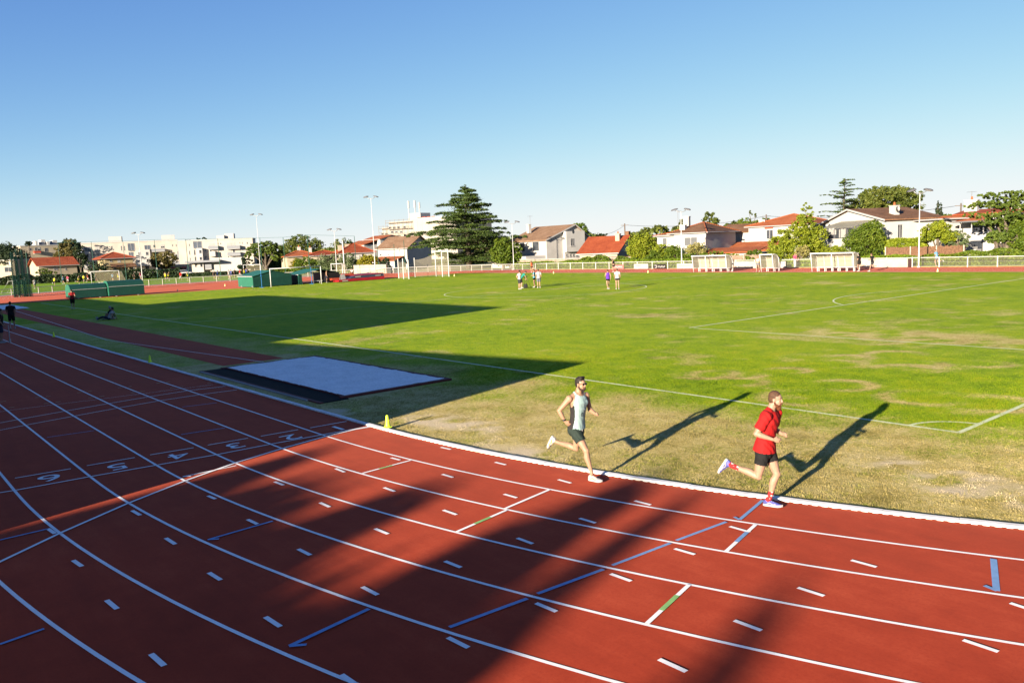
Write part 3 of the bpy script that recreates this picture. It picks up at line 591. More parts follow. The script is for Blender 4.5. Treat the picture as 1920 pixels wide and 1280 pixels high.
def person(J, P, vox=.0075, detail=True):
    root = empty('person'); k = J.get('bulk', 1)
    b = MB(); b.loft(torso_rings(J, k))
    for S in 'RL':
        b.tube(*arm_pts(J, S), 12, round_ends=True); hand(b, J, S, J.get('curl', 1.0))
        b.ell(J['sh'+S]+Vector((0,0,.0)), (.066*k,.062*k,.066*k)); b.tube(*leg_pts(J, S), 14, round_ends=True); b.ell(J['kn'+S]+Vector((.012,0,.0)), (.05,.046,.052))
        h, d, l, u, L = feet_axes(J, S); b.tube([J['an'+S], h+d*L*.25+u*.045, h+d*L*.7+u*.03], [.035,.034,.03], 10, round_ends=True)
        tr = lerp(J['neck'], J['sh'+S], .45); b.tube([J['neck']+Vector((0,0,.03)), tr+Vector((0,0,.012)), J['sh'+S]], [.05,.048,.05], 10)
        gl = J['hip'+S]-J['fwd']*.04; b.ell(gl+Vector((0,0,-.01)), (.080,.080,.10)); b.ell(J['el'+S], (.041*k,.041*k,.043*k))
    if detail:
        ax = (J['neck']-J['pelvis']).normalized(); sd = (J['shL']-J['shR']).normalized(); fr = sd.cross(ax).normalized()
        for s in (-1, 1): b.ell(lerp(J['pelvis'], J['neck'], .74)+sd*s*.075+fr*.085, (.035,.075,.06), Matrix((fr, sd, ax)).transposed().to_quaternion())
    head(b, J); body = put(remesh(b, vox, 2), 'body', P.get('skin', SKIN), root)
    pel, nk = J['pelvis'], J['neck']; ax = (nk-pel); L2 = ax.length; axn = ax/L2
    def tpar(co_): return ((co_-np.array(pel)) @ np.array(axn))/L2
    # ---- shirt
    sh = P.get('shirt')
    if sh:
        lo, loose = P.get('hem', .0), P.get('loose', .014); b = MB()
        prof = [(lo-.10,.186,.146,-.006),(lo,.184,.143,-.006),(.10,.172,.126,-.002),(.25,.152,.108,.005),(.42,.148,.104,.01),(.60,.162,.114,.012),(.76,.176,.120,.012),(.88,.168,.107,.0),(.96,.122,.080,-.005),(1.02,.062,.058,0)]
        b.loft(torso_rings(J, k, loose, prof))
        sl_ = P.get('sleeve', 0)
        for S in 'RL':
            a_, e_ = J['sh'+S], J['el'+S]
            tr = lerp(J['neck'], a_, .45); b.tube([J['neck']+Vector((0,0,.03)), tr+Vector((0,0,.012)), a_], [.05+loose*.8,.048+loose*.8,.05+loose], 10)
            if sl_: b.ell(a_, (.066*k+loose,.062*k+loose,.066*k+loose)); b.tube([a_, lerp(a_,e_,.35), lerp(a_,e_,sl_), lerp(a_,e_,sl_+.12)], [.062*k+loose,.058*k+loose*1.1,.056*k+loose*1.3,.056*k+loose*1.3], 14)
        if detail:
            sd = (J['shL']-J['shR']).normalized(); fr = sd.cross(axn).normalized()
            for s in (-1, 1): b.ell(lerp(pel, nk, .74)+sd*s*.075+fr*.085, (.035+loose*.8,.075+loose,.06+loose), Matrix((fr, sd, axn)).transposed().to_quaternion())
        def cut(co_):
            t = tpar(co_); keep = t > lo
            nb = np.array(J['neck']+J['fwd']*.035+Vector((0,0,.055))); keep &= np.linalg.norm(co_-nb, axis=1) > P.get('neckhole', .095)
            for S in 'RL':
                a_, e_ = np.array(J['sh'+S]), np.array(J['el'+S]); dd = (e_-a_)/np.linalg.norm(e_-a_); tt = (co_-a_) @ dd/np.linalg.norm(e_-a_); rad = np.linalg.norm((co_-a_)-((co_-a_) @ dd)[:, None]*dd, axis=1)
                if sl_: keep &= ~((tt > sl_) & (tt < 1.15) & (rad < .074))
                else:
                    sgn = -1 if S == 'R' else 1; outw = (a_-np.array(J['neck'])); outw /= np.linalg.norm(outw)
                    keep &= np.linalg.norm((co_-a_)*np.array([1.0,1.0,.62]), axis=1) > P.get('armhole', .088)
            return keep
        me = remesh(b, vox, 2, cut); so_ = put(me, P.get('shirt_name', 'shirt'), sh, root)
        if isinstance(sh, list):                                                # side panels in the second cloth
            sd = np.array((J['shL']-J['shR']).normalized()); n = len(me.polygons); ce = np.empty(n*3, np.float32); me.polygons.foreach_get('center', ce); ce = ce.reshape(-1, 3); t = tpar(ce)
            lat = np.abs((ce-np.array(pel)-t[:, None]*np.array(ax)) @ sd); nr = np.empty(n*3, np.float32); me.polygons.foreach_get('normal', nr); nr = nr.reshape(-1, 3); fr = np.cross(sd, np.array(axn)); fd = (ce-np.array(pel)-t[:, None]*np.array(ax)) @ fr
            mi = np.where((t < .74) & (fd < .092) & (fd > -.095), 1, 0).astype(np.int32)
            edge = (t >= .70) & (t < .76) & (fd < .088) & (fd > -.095); mi[edge] = 0
            me.polygons.foreach_set('material_index', mi)
        if P.get('emblem'):
            sd = (J['shL']-J['shR']).normalized(); fr = sd.cross(axn).normalized(); c = lerp(pel, nk, .43)+fr*(.128+loose)+sd*.0; mb = MB()
            for i in range(24):
                a0, a1 = 2*math.pi*i/24, 2*math.pi*(i+1)/24; r0, r1 = .024, .031
                mb.add([c+sd*(r*math.cos(a))+axn*(r*1.15*math.sin(a))+fr*(z_-.020*(r*math.cos(a)/.04)**2) for a, r, z_ in ((a0,r0,0),(a0,r1,0),(a1,r1,0),(a1,r0,0))], [(0,1,2,3)])
            mb.add([c+sd*x_+axn*y_ for x_, y_ in ((0,.016),(.007,.0),(.0,-.014),(-.007,0))], [(0,1,2,3)])
            mb.build('emblem', DGREY, so_)
            mb = MB(); c2 = lerp(pel, nk, .60)+fr*(.131+loose)
            for i, (w_, o_) in enumerate(((.034,.0),(.042,-.018))): mb.box(-w_, w_, -.003, .003, o_-.004, o_+.004)
            mb.v = [tuple(c2+sd*x_+axn*z_+fr*(y_-.5*x_*x_)) for x_, y_, z_ in mb.v]; mb.build('lettering', mat('pale_print', (.35,.45,.45), .8, .1, 5), so_)
    # ---- shorts or trousers
    st = P.get('shorts')
    if st:
        b = MB(); g = P.get('shorts_loose', .012); ln = P.get('shorts_len', .5); prof = [(-.24,.09,.085,.0),(-.16,.15,.115,.0),(-.05,.172,.126,-.01),(.06,.168,.118,-.005),(.16,.158,.112,0)]
        b.loft(torso_rings(J, k, g, prof))
        for S in 'RL':
            a_, k_ = J['hip'+S], J['kn'+S]; gl = a_-J['fwd']*.04; b.ell(gl+Vector((0,0,-.01)), (.080+g,.080+g,.10+g))
            if ln <= 1: b.tube([a_+Vector((0,0,.02)), lerp(a_,k_,ln*.4), lerp(a_,k_,ln), lerp(a_,k_,ln+.12)], [.088*k+g,.090*k+g,(.088-.022*ln)*k+g*1.6,(.088-.022*ln)*k+g*1.7], 16)
            else: pts, rr = leg_pts(J, S, g); b.tube(pts, rr, 14, round_ends=True)
        def cut2(co_):
            keep = tpar(co_) < .13
            if ln <= 1:
                for S in 'RL':
                    a_, k_ = np.array(J['hip'+S]), np.array(J['kn'+S]); dd = (k_-a_)/np.linalg.norm(k_-a_); tt = (co_-a_) @ dd/np.linalg.norm(k_-a_); rad = np.linalg.norm((co_-a_)-((co_-a_) @ dd)[:, None]*dd, axis=1)
                    keep &= ~((tt > ln) & (rad < .14))
            return keep
        put(remesh(b, vox, 2, cut2), 'shorts' if ln <= 1 else 'trousers', st, root)
        if P.get('cord'):
            sd = (J['shL']-J['shR']).normalized(); fr = sd.cross(axn).normalized(); c = pel+axn*.02+fr*.145; mb = MB()
            for s in (-1, 1): mb.tube([c+sd*s*.004, c+sd*s*.014-axn*.03+fr*.004, c+sd*s*.012-axn*.065], .004, 6)
            mb.build('drawstring', SOLE, root)
    # ---- hair, beard, small things
    c, f, l, u, q = head_frame(J); at = lambda a, b_, h: c+f*a+l*b_+u*h; hm = P.get('hair')
    if hm:
        b = MB(); hs_ = P.get('hairsize', 1.0); b.ell(at(-.020,0,.045), (.098*hs_,.080*hs_,.094*hs_), q, 16, 12); b.ell(at(-.045,0,.0), (.070,.072,.075), q, 14, 10)
        if P.get('quiff'):
            for i in range(9): b.ell(at(.045-.016*(i % 3), -.045+.0225*(i//2.0), .118+.012*math.sin(i*2.2)), (.030,.024,.024), q, 8, 6)
        def cut3(co_):
            p_ = co_-np.array(c); a_ = p_ @ np.array(f); h_ = p_ @ np.array(u); return (h_ > .055-.0+np.clip(a_-.045, 0, 1)*.9) & (a_ < .095) | ((a_ < -.022) & (h_ > -.055)) | ((a_ < .025) & (h_ > .015))
        ho = put(remesh(b, min(vox, .009), 1, cut3), 'hair', hm, root)
        if P.get('ponytail'): mb = MB(); mb.tube([at(-.10,0,.05), at(-.14,0,.02), at(-.145,0,-.06), at(-.12,0,-.13)], [.02,.028,.024,.008], 8, round_ends=True); mb.build('ponytail', hm, ho, True)
    if P.get('beard'):
        b = MB(); L_ = P.get('beardlen', .03); b.ell(at(.050,0,-.095-L_*.55), (.040,.044,.030+L_), q, 14, 10)
        for s in (-1, 1): b.tube([at(.0, s*.070,-.02), at(.012, s*.068,-.060), at(.045, s*.048,-.092), at(.068,0,-.098)], [.010,.017,.024,.024], 8, round_ends=True)
        b.tube([at(.078,-.028,-.060), at(.090,0,-.050), at(.078,.028,-.060)], [.009,.010,.009], 8, round_ends=True)
        put(remesh(b, .006, 1), 'beard', P['beard'], root)
    if detail:
        mb = MB()
        if P.get('glasses'):
            for s in (-1, 1):
                mb.ell(at(.088, s*.033, .010), (.010,.028,.021), q, 12, 8); mb.tube([at(.085, s*.058,.014), at(.0, s*.080,.010)], .004, 6)
            mb.tube([at(.094,-.012,.014), at(.094,.012,.014)], .004, 6); mb.build('sunglasses', GLASS, root, True)
        else:
            for s in (-1, 1):
                mb = MB(); mb.ell(at(.076, s*.030, .006), (.008,.012,.006), q, 10, 8); e = mb.build('eye', EYEW, root, True)
                mb = MB(); mb.ell(at(.083, s*.029, .006), (.004,.006,.006), q, 8, 6); mb.build('iris', HAIRD, e, True)
                mb = MB(); mb.tube([at(.083, s*.014,.030), at(.086, s*.032,.036), at(.074, s*.052,.030)], [.004,.006,.004], 6); mb.build('eyebrow', P.get('hair', HAIRD), root, True)
        mb = MB(); mb.tube([at(.086,-.022,-.066), at(.094,0,-.064), at(.086,.022,-.066)], [.004,.007,.004], 7, round_ends=True); mb.build('mouth', LIP, root, True)
    if P.get('watch'):
        a_, w_ = J['elR'], J['wrR']; d = (w_-a_).normalized(); mb = MB(); mb.tube([lerp(a_,w_,.84), lerp(a_,w_,.93)], .033, 14); mb.ell(lerp(a_,w_,.885)+Vector((0,-.03,.006)), (.020,.010,.020)); mb.build('wristwatch', GLASS, root, True)
    for S in 'RL':
        if P.get('socks'):
            a_, k_ = J['an'+S], J['kn'+S]; b = MB(); b.tube([lerp(a_,k_,.30), lerp(a_,k_,.15), a_, lerp(a_,J['he'+S],.35)], [.041,.040,.042,.044], 14, round_ends=False); put(remesh(b, .006, 1), 'sock', P['socks'], root)
        shoe(J, S, root, P.get('shoe', SHOE), P.get('sole', SOLE), P.get('stripe'), .006 if detail else .012)
    return root
def mkpose(**kw):
    J = {k: (Vector(v) if isinstance(v, tuple) else v) for k, v in kw.items()}; J.setdefault('fwd', Vector((1,0,0))); J.setdefault('face', Vector((1,0,-.05)))
    for S in 'RL':
        if 'hd'+S not in J: J['hd'+S] = J['wr'+S]+(J['wr'+S]-J['el'+S]).normalized()*.08
    return J
# the runner in the red shirt: left foot planted, right leg swinging behind
RUN_B = mkpose(pelvis=(-.095,0,.93), neck=(-.005,0,1.53), head=(.070,0,1.70), shR=(-.02,-.185,1.465), shL=(.03,.185,1.46), elR=(-.155,-.25,1.205), wrR=(.075,-.185,1.125), hdR=(.155,-.14,1.105), elL=(-.04,.25,1.19), wrL=(.13,.15,1.135), hdL=(.20,.10,1.145),
    hipR=(-.10,-.095,.90), hipL=(-.08,.095,.90), knR=(-.175,-.105,.50), anR=(-.585,-.11,.63), heR=(-.665,-.11,.735), toR=(-.815,-.12,.495), knL=(.055,.085,.52), anL=(-.055,.065,.13), heL=(-.145,.06,.006), toL=(.150,.05,.012), spine=Vector((-.02,0,0)), bulk=1.06, curl=1.1, face=Vector((1,-.06,-.04)))
RUN_A = mkpose(pelvis=(-.36,0,.925), neck=(-.30,0,1.535), head=(-.245,.0,1.705), shR=(-.375,-.185,1.465), shL=(-.255,.175,1.47), elR=(-.545,-.265,1.255), wrR=(-.455,-.225,1.06), hdR=(-.395,-.185,1.00), elL=(-.225,.245,1.205), wrL=(-.055,.16,1.15), hdL=(.015,.115,1.175),
    hipR=(-.35,-.095,.895), hipL=(-.375,.095,.895), knR=(-.125,-.09,.545), anR=(-.035,-.07,.145), heR=(-.105,-.065,.012), toR=(.178,-.075,.012), knL=(-.46,.10,.50), anL=(-.885,.10,.575), heL=(-.965,.10,.68), toL=(-1.10,.11,.435), bulk=1.0, curl=1.0, face=Vector((1,-.10,-.02)))
MINT = cloth('mint_vest', (.30,.42,.40), .04, .15); BLACKC = cloth('black_side_panel', (.022,.020,.020)); DKGREEN = cloth('dark_green_shorts', (.020,.032,.026)); RED = cloth('red_shirt', (.36,.008,.008)); BLACKS = cloth('black_shorts', (.010,.010,.010))
t = NT('red_sock'); p = t.n('ShaderNodeTexCoord').outputs['Object']; vo = t.n('ShaderNodeTexVoronoi', i_Scale=17.0); t.l(p, vo.inputs['Vector'])
REDSOCK = t.bsdf(t.mix(t.math('LESS_THAN', vo.outputs['Distance'], .30), (.34,.012,.012), (.36,.32,.31)), .85)
rA = person(RUN_A, dict(skin=SKIN, shirt=[MINT, BLACKC], shirt_name='vest', hem=-.02, armhole=.098, neckhole=.10, loose=.012, shorts=DKGREEN, shorts_len=.56, shorts_loose=.014, cord=True, hair=HAIRD, quiff=True, beard=STUB, beardlen=-.006, glasses=True, watch=True, shoe=SHOE, sole=SOLE, stripe=GOLD, emblem=True))
x, y = gp(1117, 901.5); rA.location = (x, y, 0.012); rA.rotation_euler = (0, 0, R(13)); tag(rA, 'runner in pale mint vest with black sides, dark shorts and sunglasses', 'person')
rB = person(RUN_B, dict(skin=SKIN_PALE, shirt=RED, sleeve=.62, hem=-.06, loose=.018, neckhole=.085, shorts=BLACKS, shorts_len=.50, shorts_loose=.010, hair=HAIRB, hairsize=.985, beard=GINGER, beardlen=.03, socks=REDSOCK, shoe=BLUESHOE, sole=SOLE, stripe=SOLE))
x, y = gp(1447, 953); rB.location = (x, y, 0.012); rB.rotation_euler = (0, 0, R(17)); tag(rB, 'bearded runner in red T-shirt, black shorts and red patterned socks', 'person')
# ================================================================== stadium furniture
WHITEP = mat('white_metal', (.52,.51,.49), .45, .06, 3, 0, 30, .4); GREYP = mat('galvanised', (.30,.31,.32), .45, .1, 3, 0, 30, .4, .3)
LAMPM = mat('lamp_housing', (.10,.10,.11), .5, .1, 4); LAMPG = mat('lamp_glass', (.5,.5,.48), .2, .05, 4, 0, 30, .5)
CONCP = mat('concrete_post', (.36,.34,.29), .9, .15, 4, .3, 20)
def plane_y(u, v, Y): d = ray(u, v); t = (Y-CAM[1])/d[1]; return tuple(float(c) for c in CAM+t*d)
def plane_x(u, v, X): d = ray(u, v); t = (X-CAM[0])/d[0]; return tuple(float(c) for c in CAM+t*d)
# wire infill: thin open mesh seen as a light veil
def wiremat(name, col, a):
    t = NT(name); b_ = t.n('ShaderNodeBsdfPrincipled', i_Roughness=.7); b_.inputs['Base Color'].default_value = (*col, 1)
    tr_ = t.n('ShaderNodeBsdfTransparent'); mx = t.n('ShaderNodeMixShader', i_0=a); t.l(tr_.outputs[0], mx.inputs[1]); t.l(b_.outputs[0], mx.inputs[2]); t.l(mx.outputs[0], t.n('ShaderNodeOutputMaterial').inputs[0]); return t.m
WIRE = wiremat('wire_mesh', (.36,.35,.26), .10); GNET = wiremat('green_net', (.02,.10,.07), .42); CNET = wiremat('cage_net', (.25,.22,.15), .22)
def fence(lb, P, h, pr, spacing, m, group=None):
    root = empty('railing_fence', (P[0][0], P[0][1], 0), 0, lb, 'fence'); o0 = Vector((P[0][0], P[0][1], 0)); P = [Vector((x, y, 0))-o0 for x, y in P]
    L = [0]
    for a, b in zip(P, P[1:]): L.append(L[-1]+(b-a).length)
    n = int(L[-1]/spacing); at = []
    for i in range(n+1):
        s = L[-1]*i/n; k = max(j for j in range(len(L)) if L[j] <= s+1e-6); k = min(k, len(P)-2); at.append(P[k]+(P[k+1]-P[k])*((s-L[k])/(L[k+1]-L[k])))
    pm = MB(); pm.tube([(0,0,0),(0,0,h-.03),(0,0,h+.03)], [pr,pr,pr*.7], 8); pm.tube([(0,0,0),(0,0,.04)], [pr*1.6,pr*1.5], 8)
    p0 = pm.build('post', m, root, False)
    for i, a in enumerate(at):
        p = p0 if i == 0 else p0.copy()
        if i: COL.objects.link(p); p.parent = root
        p.location = a
    mb = MB(); mb.tube([a+Vector((0,0,h-.035)) for a in at], .036, 8); mb.build('top_rail', WHITEP, root, True)
    mb = MB(); mb.tube([a+Vector((0,0,.12)) for a in at], .012, 5); mb.tube([a+Vector((0,0,h*.52)) for a in at], .008, 5); mb.build('tension_wire', GREYP, root)
    mb = MB()
    for a, b in zip(at, at[1:]): mb.add([a+Vector((0,0,.08)), b+Vector((0,0,.08)), b+Vector((0,0,h-.06)), a+Vector((0,0,h-.06))], [(0,1,2,3)])
    mb.build('wire_mesh', WIRE, root)
YF = 79.3
fence('white pipe railing along the far straight in front of the houses', [(32, YF), (-30, YF), (-93, YF)], 1.05, .05, 2.75, WHITEP)
def bend(off, a0, a1, n=40): return [(XL+(RK+off)*math.cos(R(a0+(a1-a0)*i/n)), RK+(RK+off)*math.sin(R(a0+(a1-a0)*i/n))) for i in range(n+1)]
fence('railing with pale posts and wire mesh around the far left bend', [(-93.5, YF-.0)]+bend(9.2, 96, 250)[1:], 1.02, .075, 2.25, CONCP)
# boards and low walls on the far fence
BOARDW = mat('white_board', (.30,.295,.28), .7, .06, 2); BOARDK = mat('black_board', (.012,.010,.010), .5, .1, 5); PINK = mat('pink_board', (.30,.13,.12), .7, .1, 3); RENDER = mat('pale_render', (.34,.32,.275), .95, .1, 1.2, .4, 12); PRINT = mat('faded_print', (.30,.20,.20), .8, .1, 6); REDP = mat('red_print', (.35,.03,.03), .7, .1, 6)
def board(name, lb, cat, u0, u1, v0, v1, m, Y=YF-.09, th=.04, group=None):
    a = plane_y(u0, v1, Y); b = plane_y(u1, v0, Y); c0 = plane_y((u0+u1)/2, v1, Y)[2]; c1 = plane_y((u0+u1)/2, v0, Y)[2]
    root = empty(name, (a[0], Y, 0), 0, lb, cat, group); w_ = b[0]-a[0]; z0, z1 = max(.03, c0), c1
    mb = MB(); mb.box(0, w_, -th, 0, z0, z1); mb.build('panel', m, root)
    if z0 > .1:
        mb = MB(); mb.box(-.0, w_, -th-.006, -th-.001, z1-.04, z1); mb.box(0, w_, -th-.006, -th-.001, z0, z0+.04); mb.build('hem', GREYP if m is not BOARDK else BOARDK, root)
    return root, w_, z0, z1, -th
r_, w_, z0, z1, fy = board('advert_board', 'white advertising board on the far railing left of the black board', 'banner', 1189, 1215.5, 494.5, 505, BOARDW, group='boards on the far railing')
mb = MB(); mb.box(w_*.12, w_*.5, fy-.012, fy-.004, z0+(z1-z0)*.55, z0+(z1-z0)*.72); mb.build('faded_lettering', PRINT, r_)
r_, w_, z0, z1, fy = board('advert_board', 'black advertising board with a white emblem and lettering on the far railing', 'banner', 1226.3, 1249, 495.5, 504, BOARDK, group='boards on the far railing')
h = z1-z0; mb = MB(); P = [(w_*(.06+.24*a), z0+h*b) for a, b in ((0,.85),(.5,.85),(.85,.75),(1,.5),(.85,.25),(.5,.15),(0.1,.15),(.1,.32),(.5,.32),(.68,.38),(.74,.5),(.68,.62),(.5,.68),(0,.68))]
mb.loft([[(x, y_, z_) for x, z_ in P] for y_ in (fy-.012, fy-.003)]); mb.build('emblem', BOARDW, r_)
mb = MB()
for i in range(5):
    x = w_*(.38+.115*i); mb.box(x, x+w_*.035, fy-.012, fy-.003, z0+h*.25, z0+h*.68); mb.box(x+w_*.036, x+w_*.085, fy-.012, fy-.003, z0+h*(.25 if i % 2 else .55), z0+h*(.40 if i % 2 else .68)); mb.box(x+w_*.06, x+w_*.085, fy-.011, fy-.003, z0+h*.41, z0+h*.54)
mb.build('lettering', BOARDW, r_)
r_, w_, z0, z1, fy = board('advert_board', 'long white banner on the far railing just left of the longer left dugout', 'banner', 1269.5, 1300.5, 494, 504.5, BOARDW, group='boards on the far railing')
mb = MB(); mb.box(w_*.1, w_*.85, fy-.012, fy-.004, z0+(z1-z0)*.5, z0+(z1-z0)*.66); mb.build('faded_lettering', PRINT, r_)
r_, w_, z0, z1, fy = board('advert_board', 'pink banner with white lettering on the railing behind the two women', 'banner', 1148.5, 1169.5, 496.5, 505.5, PINK, group='boards on the far railing')
mb = MB(); mb.box(w_*.2, w_*.42, fy-.012, fy-.004, z0+(z1-z0)*.45, z0+(z1-z0)*.66); mb.box(w_*.5, w_*.86, fy-.012, fy-.004, z0+(z1-z0)*.42, z0+(z1-z0)*.66); mb.build('lettering', BOARDW, r_)
board('low_wall', 'low pale rendered wall between the two left dugouts', 'wall', 1369, 1420, 490, 504, RENDER, YF-.25, .14)
board('low_wall', 'long pale rendered wall right of the far right dugout', 'wall', 1608.5, 1703, 485.2, 502, RENDER, YF-.25, .14)
board('gate_panel', 'dark brown gate panel at the right end of the long pale wall', 'gate', 1703.4, 1709, 485.5, 501.5, mat('dark_brown_paint', (.035,.012,.010), .7, .1, 4), YF-.25, .1)
board('white_board', 'plain white board right of the small dugout', 'board', 1461.5, 1473.5, 489.5, 503, BOARDW, YF-.25, .06)
# dugouts
POLY = NT('polycarbonate'); t = POLY; b_ = t.n('ShaderNodeBsdfPrincipled', i_Roughness=.35); b_.inputs['Base Color'].default_value = (.42,.40,.31,1); tl = t.n('ShaderNodeBsdfTranslucent'); tl.inputs[0].default_value = (.5,.47,.37,1); tr_ = t.n('ShaderNodeBsdfTransparent'); mx = t.n('ShaderNodeMixShader', i_0=.4); m2 = t.n('ShaderNodeMixShader', i_0=.45); t.l(b_.outputs[0], mx.inputs[1]); t.l(tl.outputs[0], mx.inputs[2]); t.l(mx.outputs[0], m2.inputs[1]); t.l(tr_.outputs[0], m2.inputs[2]); t.l(m2.outputs[0], t.n('ShaderNodeOutputMaterial').inputs[0]); POLY = t.m
def dugout(lb, u0, u1, v, seats, Y=70.6):
    a = plane_y(u0, v, Y); b = plane_y(u1-6, v, Y); L = b[0]-a[0]; root = empty('dugout', (a[0], Y, 0), 0, lb, 'dugout', 'dugouts along the far touchline'); H = 1.95
    prof = [(-.25,H-.02),(.25,H),(.7,H-.12),(1.02,H-.45),(1.15,H-1.0),(1.15,.42)]
    n = seats; xs = [L*i/n for i in range(n+1)]; main = [0, L] if n < 4 else [0, xs[n//2], L]
    for x in xs:
        mb = MB(); r = .045 if x in main else .033; mb.tube([(x, y, z) for y, z in prof], r, 7)
        if x in main: mb.tube([(x,-.22,H-.03),(x,-.06,.9),(x,.08,0)], .045, 7); mb.tube([(x,1.15,.42),(x,1.12,0)], .045, 7); mb.beam((x,.06,.45),(x,1.15,.42), .05)
        mb.build('rib', WHITEP, root, True)
    mb = MB(); mb.beam((-.06,-.25,H-.01),(L+.06,-.25,H-.01), .10, .12); mb.build('front_beam', WHITEP, root); mb = MB(); mb.beam((0,1.15,.42),(L,1.15,.42), .06); mb.build('rear_beam', WHITEP, root)
    mb = MB(); q = [(y-.0, z+.0) for y, z in prof]
    mb.loft([[(x, y*s+.02*(1-s), z*s) for y, z in q]+[(x, (y)*s-.012, z*s-.012) for y, z in reversed(q)] for x, s in ((.03,1),(L-.03,1))], 0, True, False); mb.build('back_panel', POLY, root)
    for x in (.015, L-.015):
        mb = MB(); pl = [(-.2,H-.06)]+[(y-.02, z-.02) for y, z in prof[1:]]+[(.06,.45)]; mb.loft([[(xx, y, z) for y, z in pl] for xx in (x-.006, x+.006)]); mb.build('side_panel', POLY, root)
    bench = MB(); bench.box(.25, L-.15, .55, .95, .40, .46); 
    for i in range(n): x = .35+(L-.7)*i/max(1,n-1); bench.box(x-.03, x+.03, .6, .66, 0, .40); bench.box(x-.03, x+.03, .86, .92, 0, .40)
    bench.build('bench', WHITEP, root)
dugout('long white-framed dugout with clear curved back, leftmost on the far touchline', 1300, 1369, 510.8, 5)
dugout('small white-framed dugout, shortest of the three on the far touchline', 1427, 1456, 510.3, 2)
dugout('longest white-framed dugout beside the two black-shirted runners', 1522, 1607, 509.6, 6)
# lamp posts
def lamp_post(lb, x, y, vtop, twin='flat', r=.09, group='floodlight posts around the ground', thick=.8, rz=None):
    H = zpx(x, y, vtop); root = empty('lamp_post', (x, y, 0), YAW-math.pi/2 if rz is None else rz, lb, 'lamp post', group)
    mb = MB(); mb.tube([(0,0,0),(0,0,H*.18),(0,0,H*.19),(0,0,H-.2)], [r*1.35*thick,r*1.3*thick,r*thick,r*.6*thick], 10); mb.tube([(0,0,0),(0,0,.12)], [r*2,r*1.9], 10); mb.build('pole', WHITEP, root, True)
    mb = MB(); mb.tube([(-.7,0,H-.05),(-.35,0,H-.26),(0,0,H-.3),(.35,0,H-.26),(.7,0,H-.05)], .045, 7); mb.build('crossarm', GREYP, root, True)
    for s in (-1, 1):
        mb = MB(); q = Matrix.Rotation(s*R(14), 4, 'Y'); rings = []
        for k, (xx, w_, h_) in enumerate(((-.38,.16,.05),(-.30,.24,.10),(.15,.27,.13),(.36,.2,.09),(.42,.1,.04))):
            rings.append([Vector((xx, w_*a, h_*b)) for a, b in ((-1,-.5),(1,-.5),(1,.3),(.6,1),(-.6,1),(-1,.3))])
        off = Vector((s*.88, 0, H+.03)); mb.loft([[off+q @ (p*(1.15)) for p in r_] for r_ in rings]); lh = mb.build('lamp_head', LAMPM, root)
        mb = MB(); mb.loft([[off+q @ Vector((xx*1.1, w_*a, -.075)) for a in (-1, 1)]+[off+q @ Vector((xx*1.1, w_*a, -.066)) for a in (1, -1)] for xx, w_ in ((-.28,.2),(.3,.22))]); mb.build('glass', LAMPG, lh)
def Dn(u, D):
    if isinstance(D, tuple): P = plane_y(u, 480, D[1]); return depth(P[0], P[1])
    return D
def at_u(u, D): P = wp(u, 470, Dn(u, D)); return float(P[0]), float(P[1])
for lb, u, D, vt, kk in (('lamp post with two lamp heads in front of the left apartment block',262,160,437,1.0),('very tall slim lamp post left of the umbrella pine',485.5,172,402.5,.9),('lamp post with twin heads right of the red-roofed house and far goal',629,150,430.5,1.0),('tallest lamp post, standing by the pole vault mat',701.5,146,369.5,1.0),('lamp post just right of the great cedar',962,('Y', YF+.7),416.5,.85)):
    x, y = at_u(u, D); lamp_post(lb, x, y, vt, thick=kk*.75)
for lb, u, v, vt, Y in (('lamp post in front of the white hip-roofed house, behind the long white banner',1278.5,505,393.5,YF+.6),('lamp post right of the long pale wall, near the jogger in blue',1722.5,501,357.5,YF-.6)):
    x, y, _ = plane_y(u, v, Y); lamp_post(lb, x, y, vt, thick=.75)
# slim green ball-stop posts behind the left pitch and cable
GRN = mat('green_post_paint', (.012,.075,.05), .6, .1, 4)
bs = empty('ball_stop_net', (*at_u(300, 165), 0), 0, 'tall slim green posts carrying a ball-stop net behind the left pitch', 'net'); o0 = bs.location.copy(); tops = []
for u, D, vt in ((110,190,455),(172.5,185,453),(232,180,452),(291,178,449.5),(350,176,448.5),(410,174,447.5),(489,172,446),(532.5,170,445),(578,168,440.5),(666,165,442.5),(708,160,462),(739,158,458),(758,158,451)):
    x, y = at_u(u, D); H = zpx(x, y, vt); mb = MB(); mb.tube([(0,0,0),(0,0,H)], [.07,.05], 6); p = mb.build('post', GRN, bs); p.location = Vector((x, y, 0))-o0; tops.append(Vector((x, y, H))-o0)
mb = MB(); mb.tube(tops[:10], .022, 4); mb.build('top_cable', GRN, bs)
# hammer cage with hanging green nets at the far left
hc = empty('throwing_cage', (*at_u(30, 112), 0), YAW-math.pi/2, 'throwing cage at the left edge with hanging dark green nets', 'cage', None)
for i, (x, h) in enumerate(((-.9,6.2),(-.2,6.6),(.55,6.4),(1.2,6.0))):
    mb = MB(); mb.tube([(x,0,0),(x,.2,h)], [.07,.05], 7); mb.build('post', GRN, hc)
for i, (x0, x1, z0, z1) in enumerate(((-1.0,-.45,0,6.1),(-.35,.1,.2,6.3),(.35,.95,0,6.2),(1.0,1.6,.0,3.2),(-.4,1.1,0,2.4))):
    mb = MB(); n = 14; A = [(x0+(x1-x0)*k/n, .25*math.sin(k*2.1+i)) for k in range(n+1)]
    mb.add([(x, y, z0) for x, y in A]+[(x*.9, y*.5, z1) for x, y in A], [(k, k+1, n+2+k, n+1+k) for k in range(n)]); mb.build('net', GNET, hc)
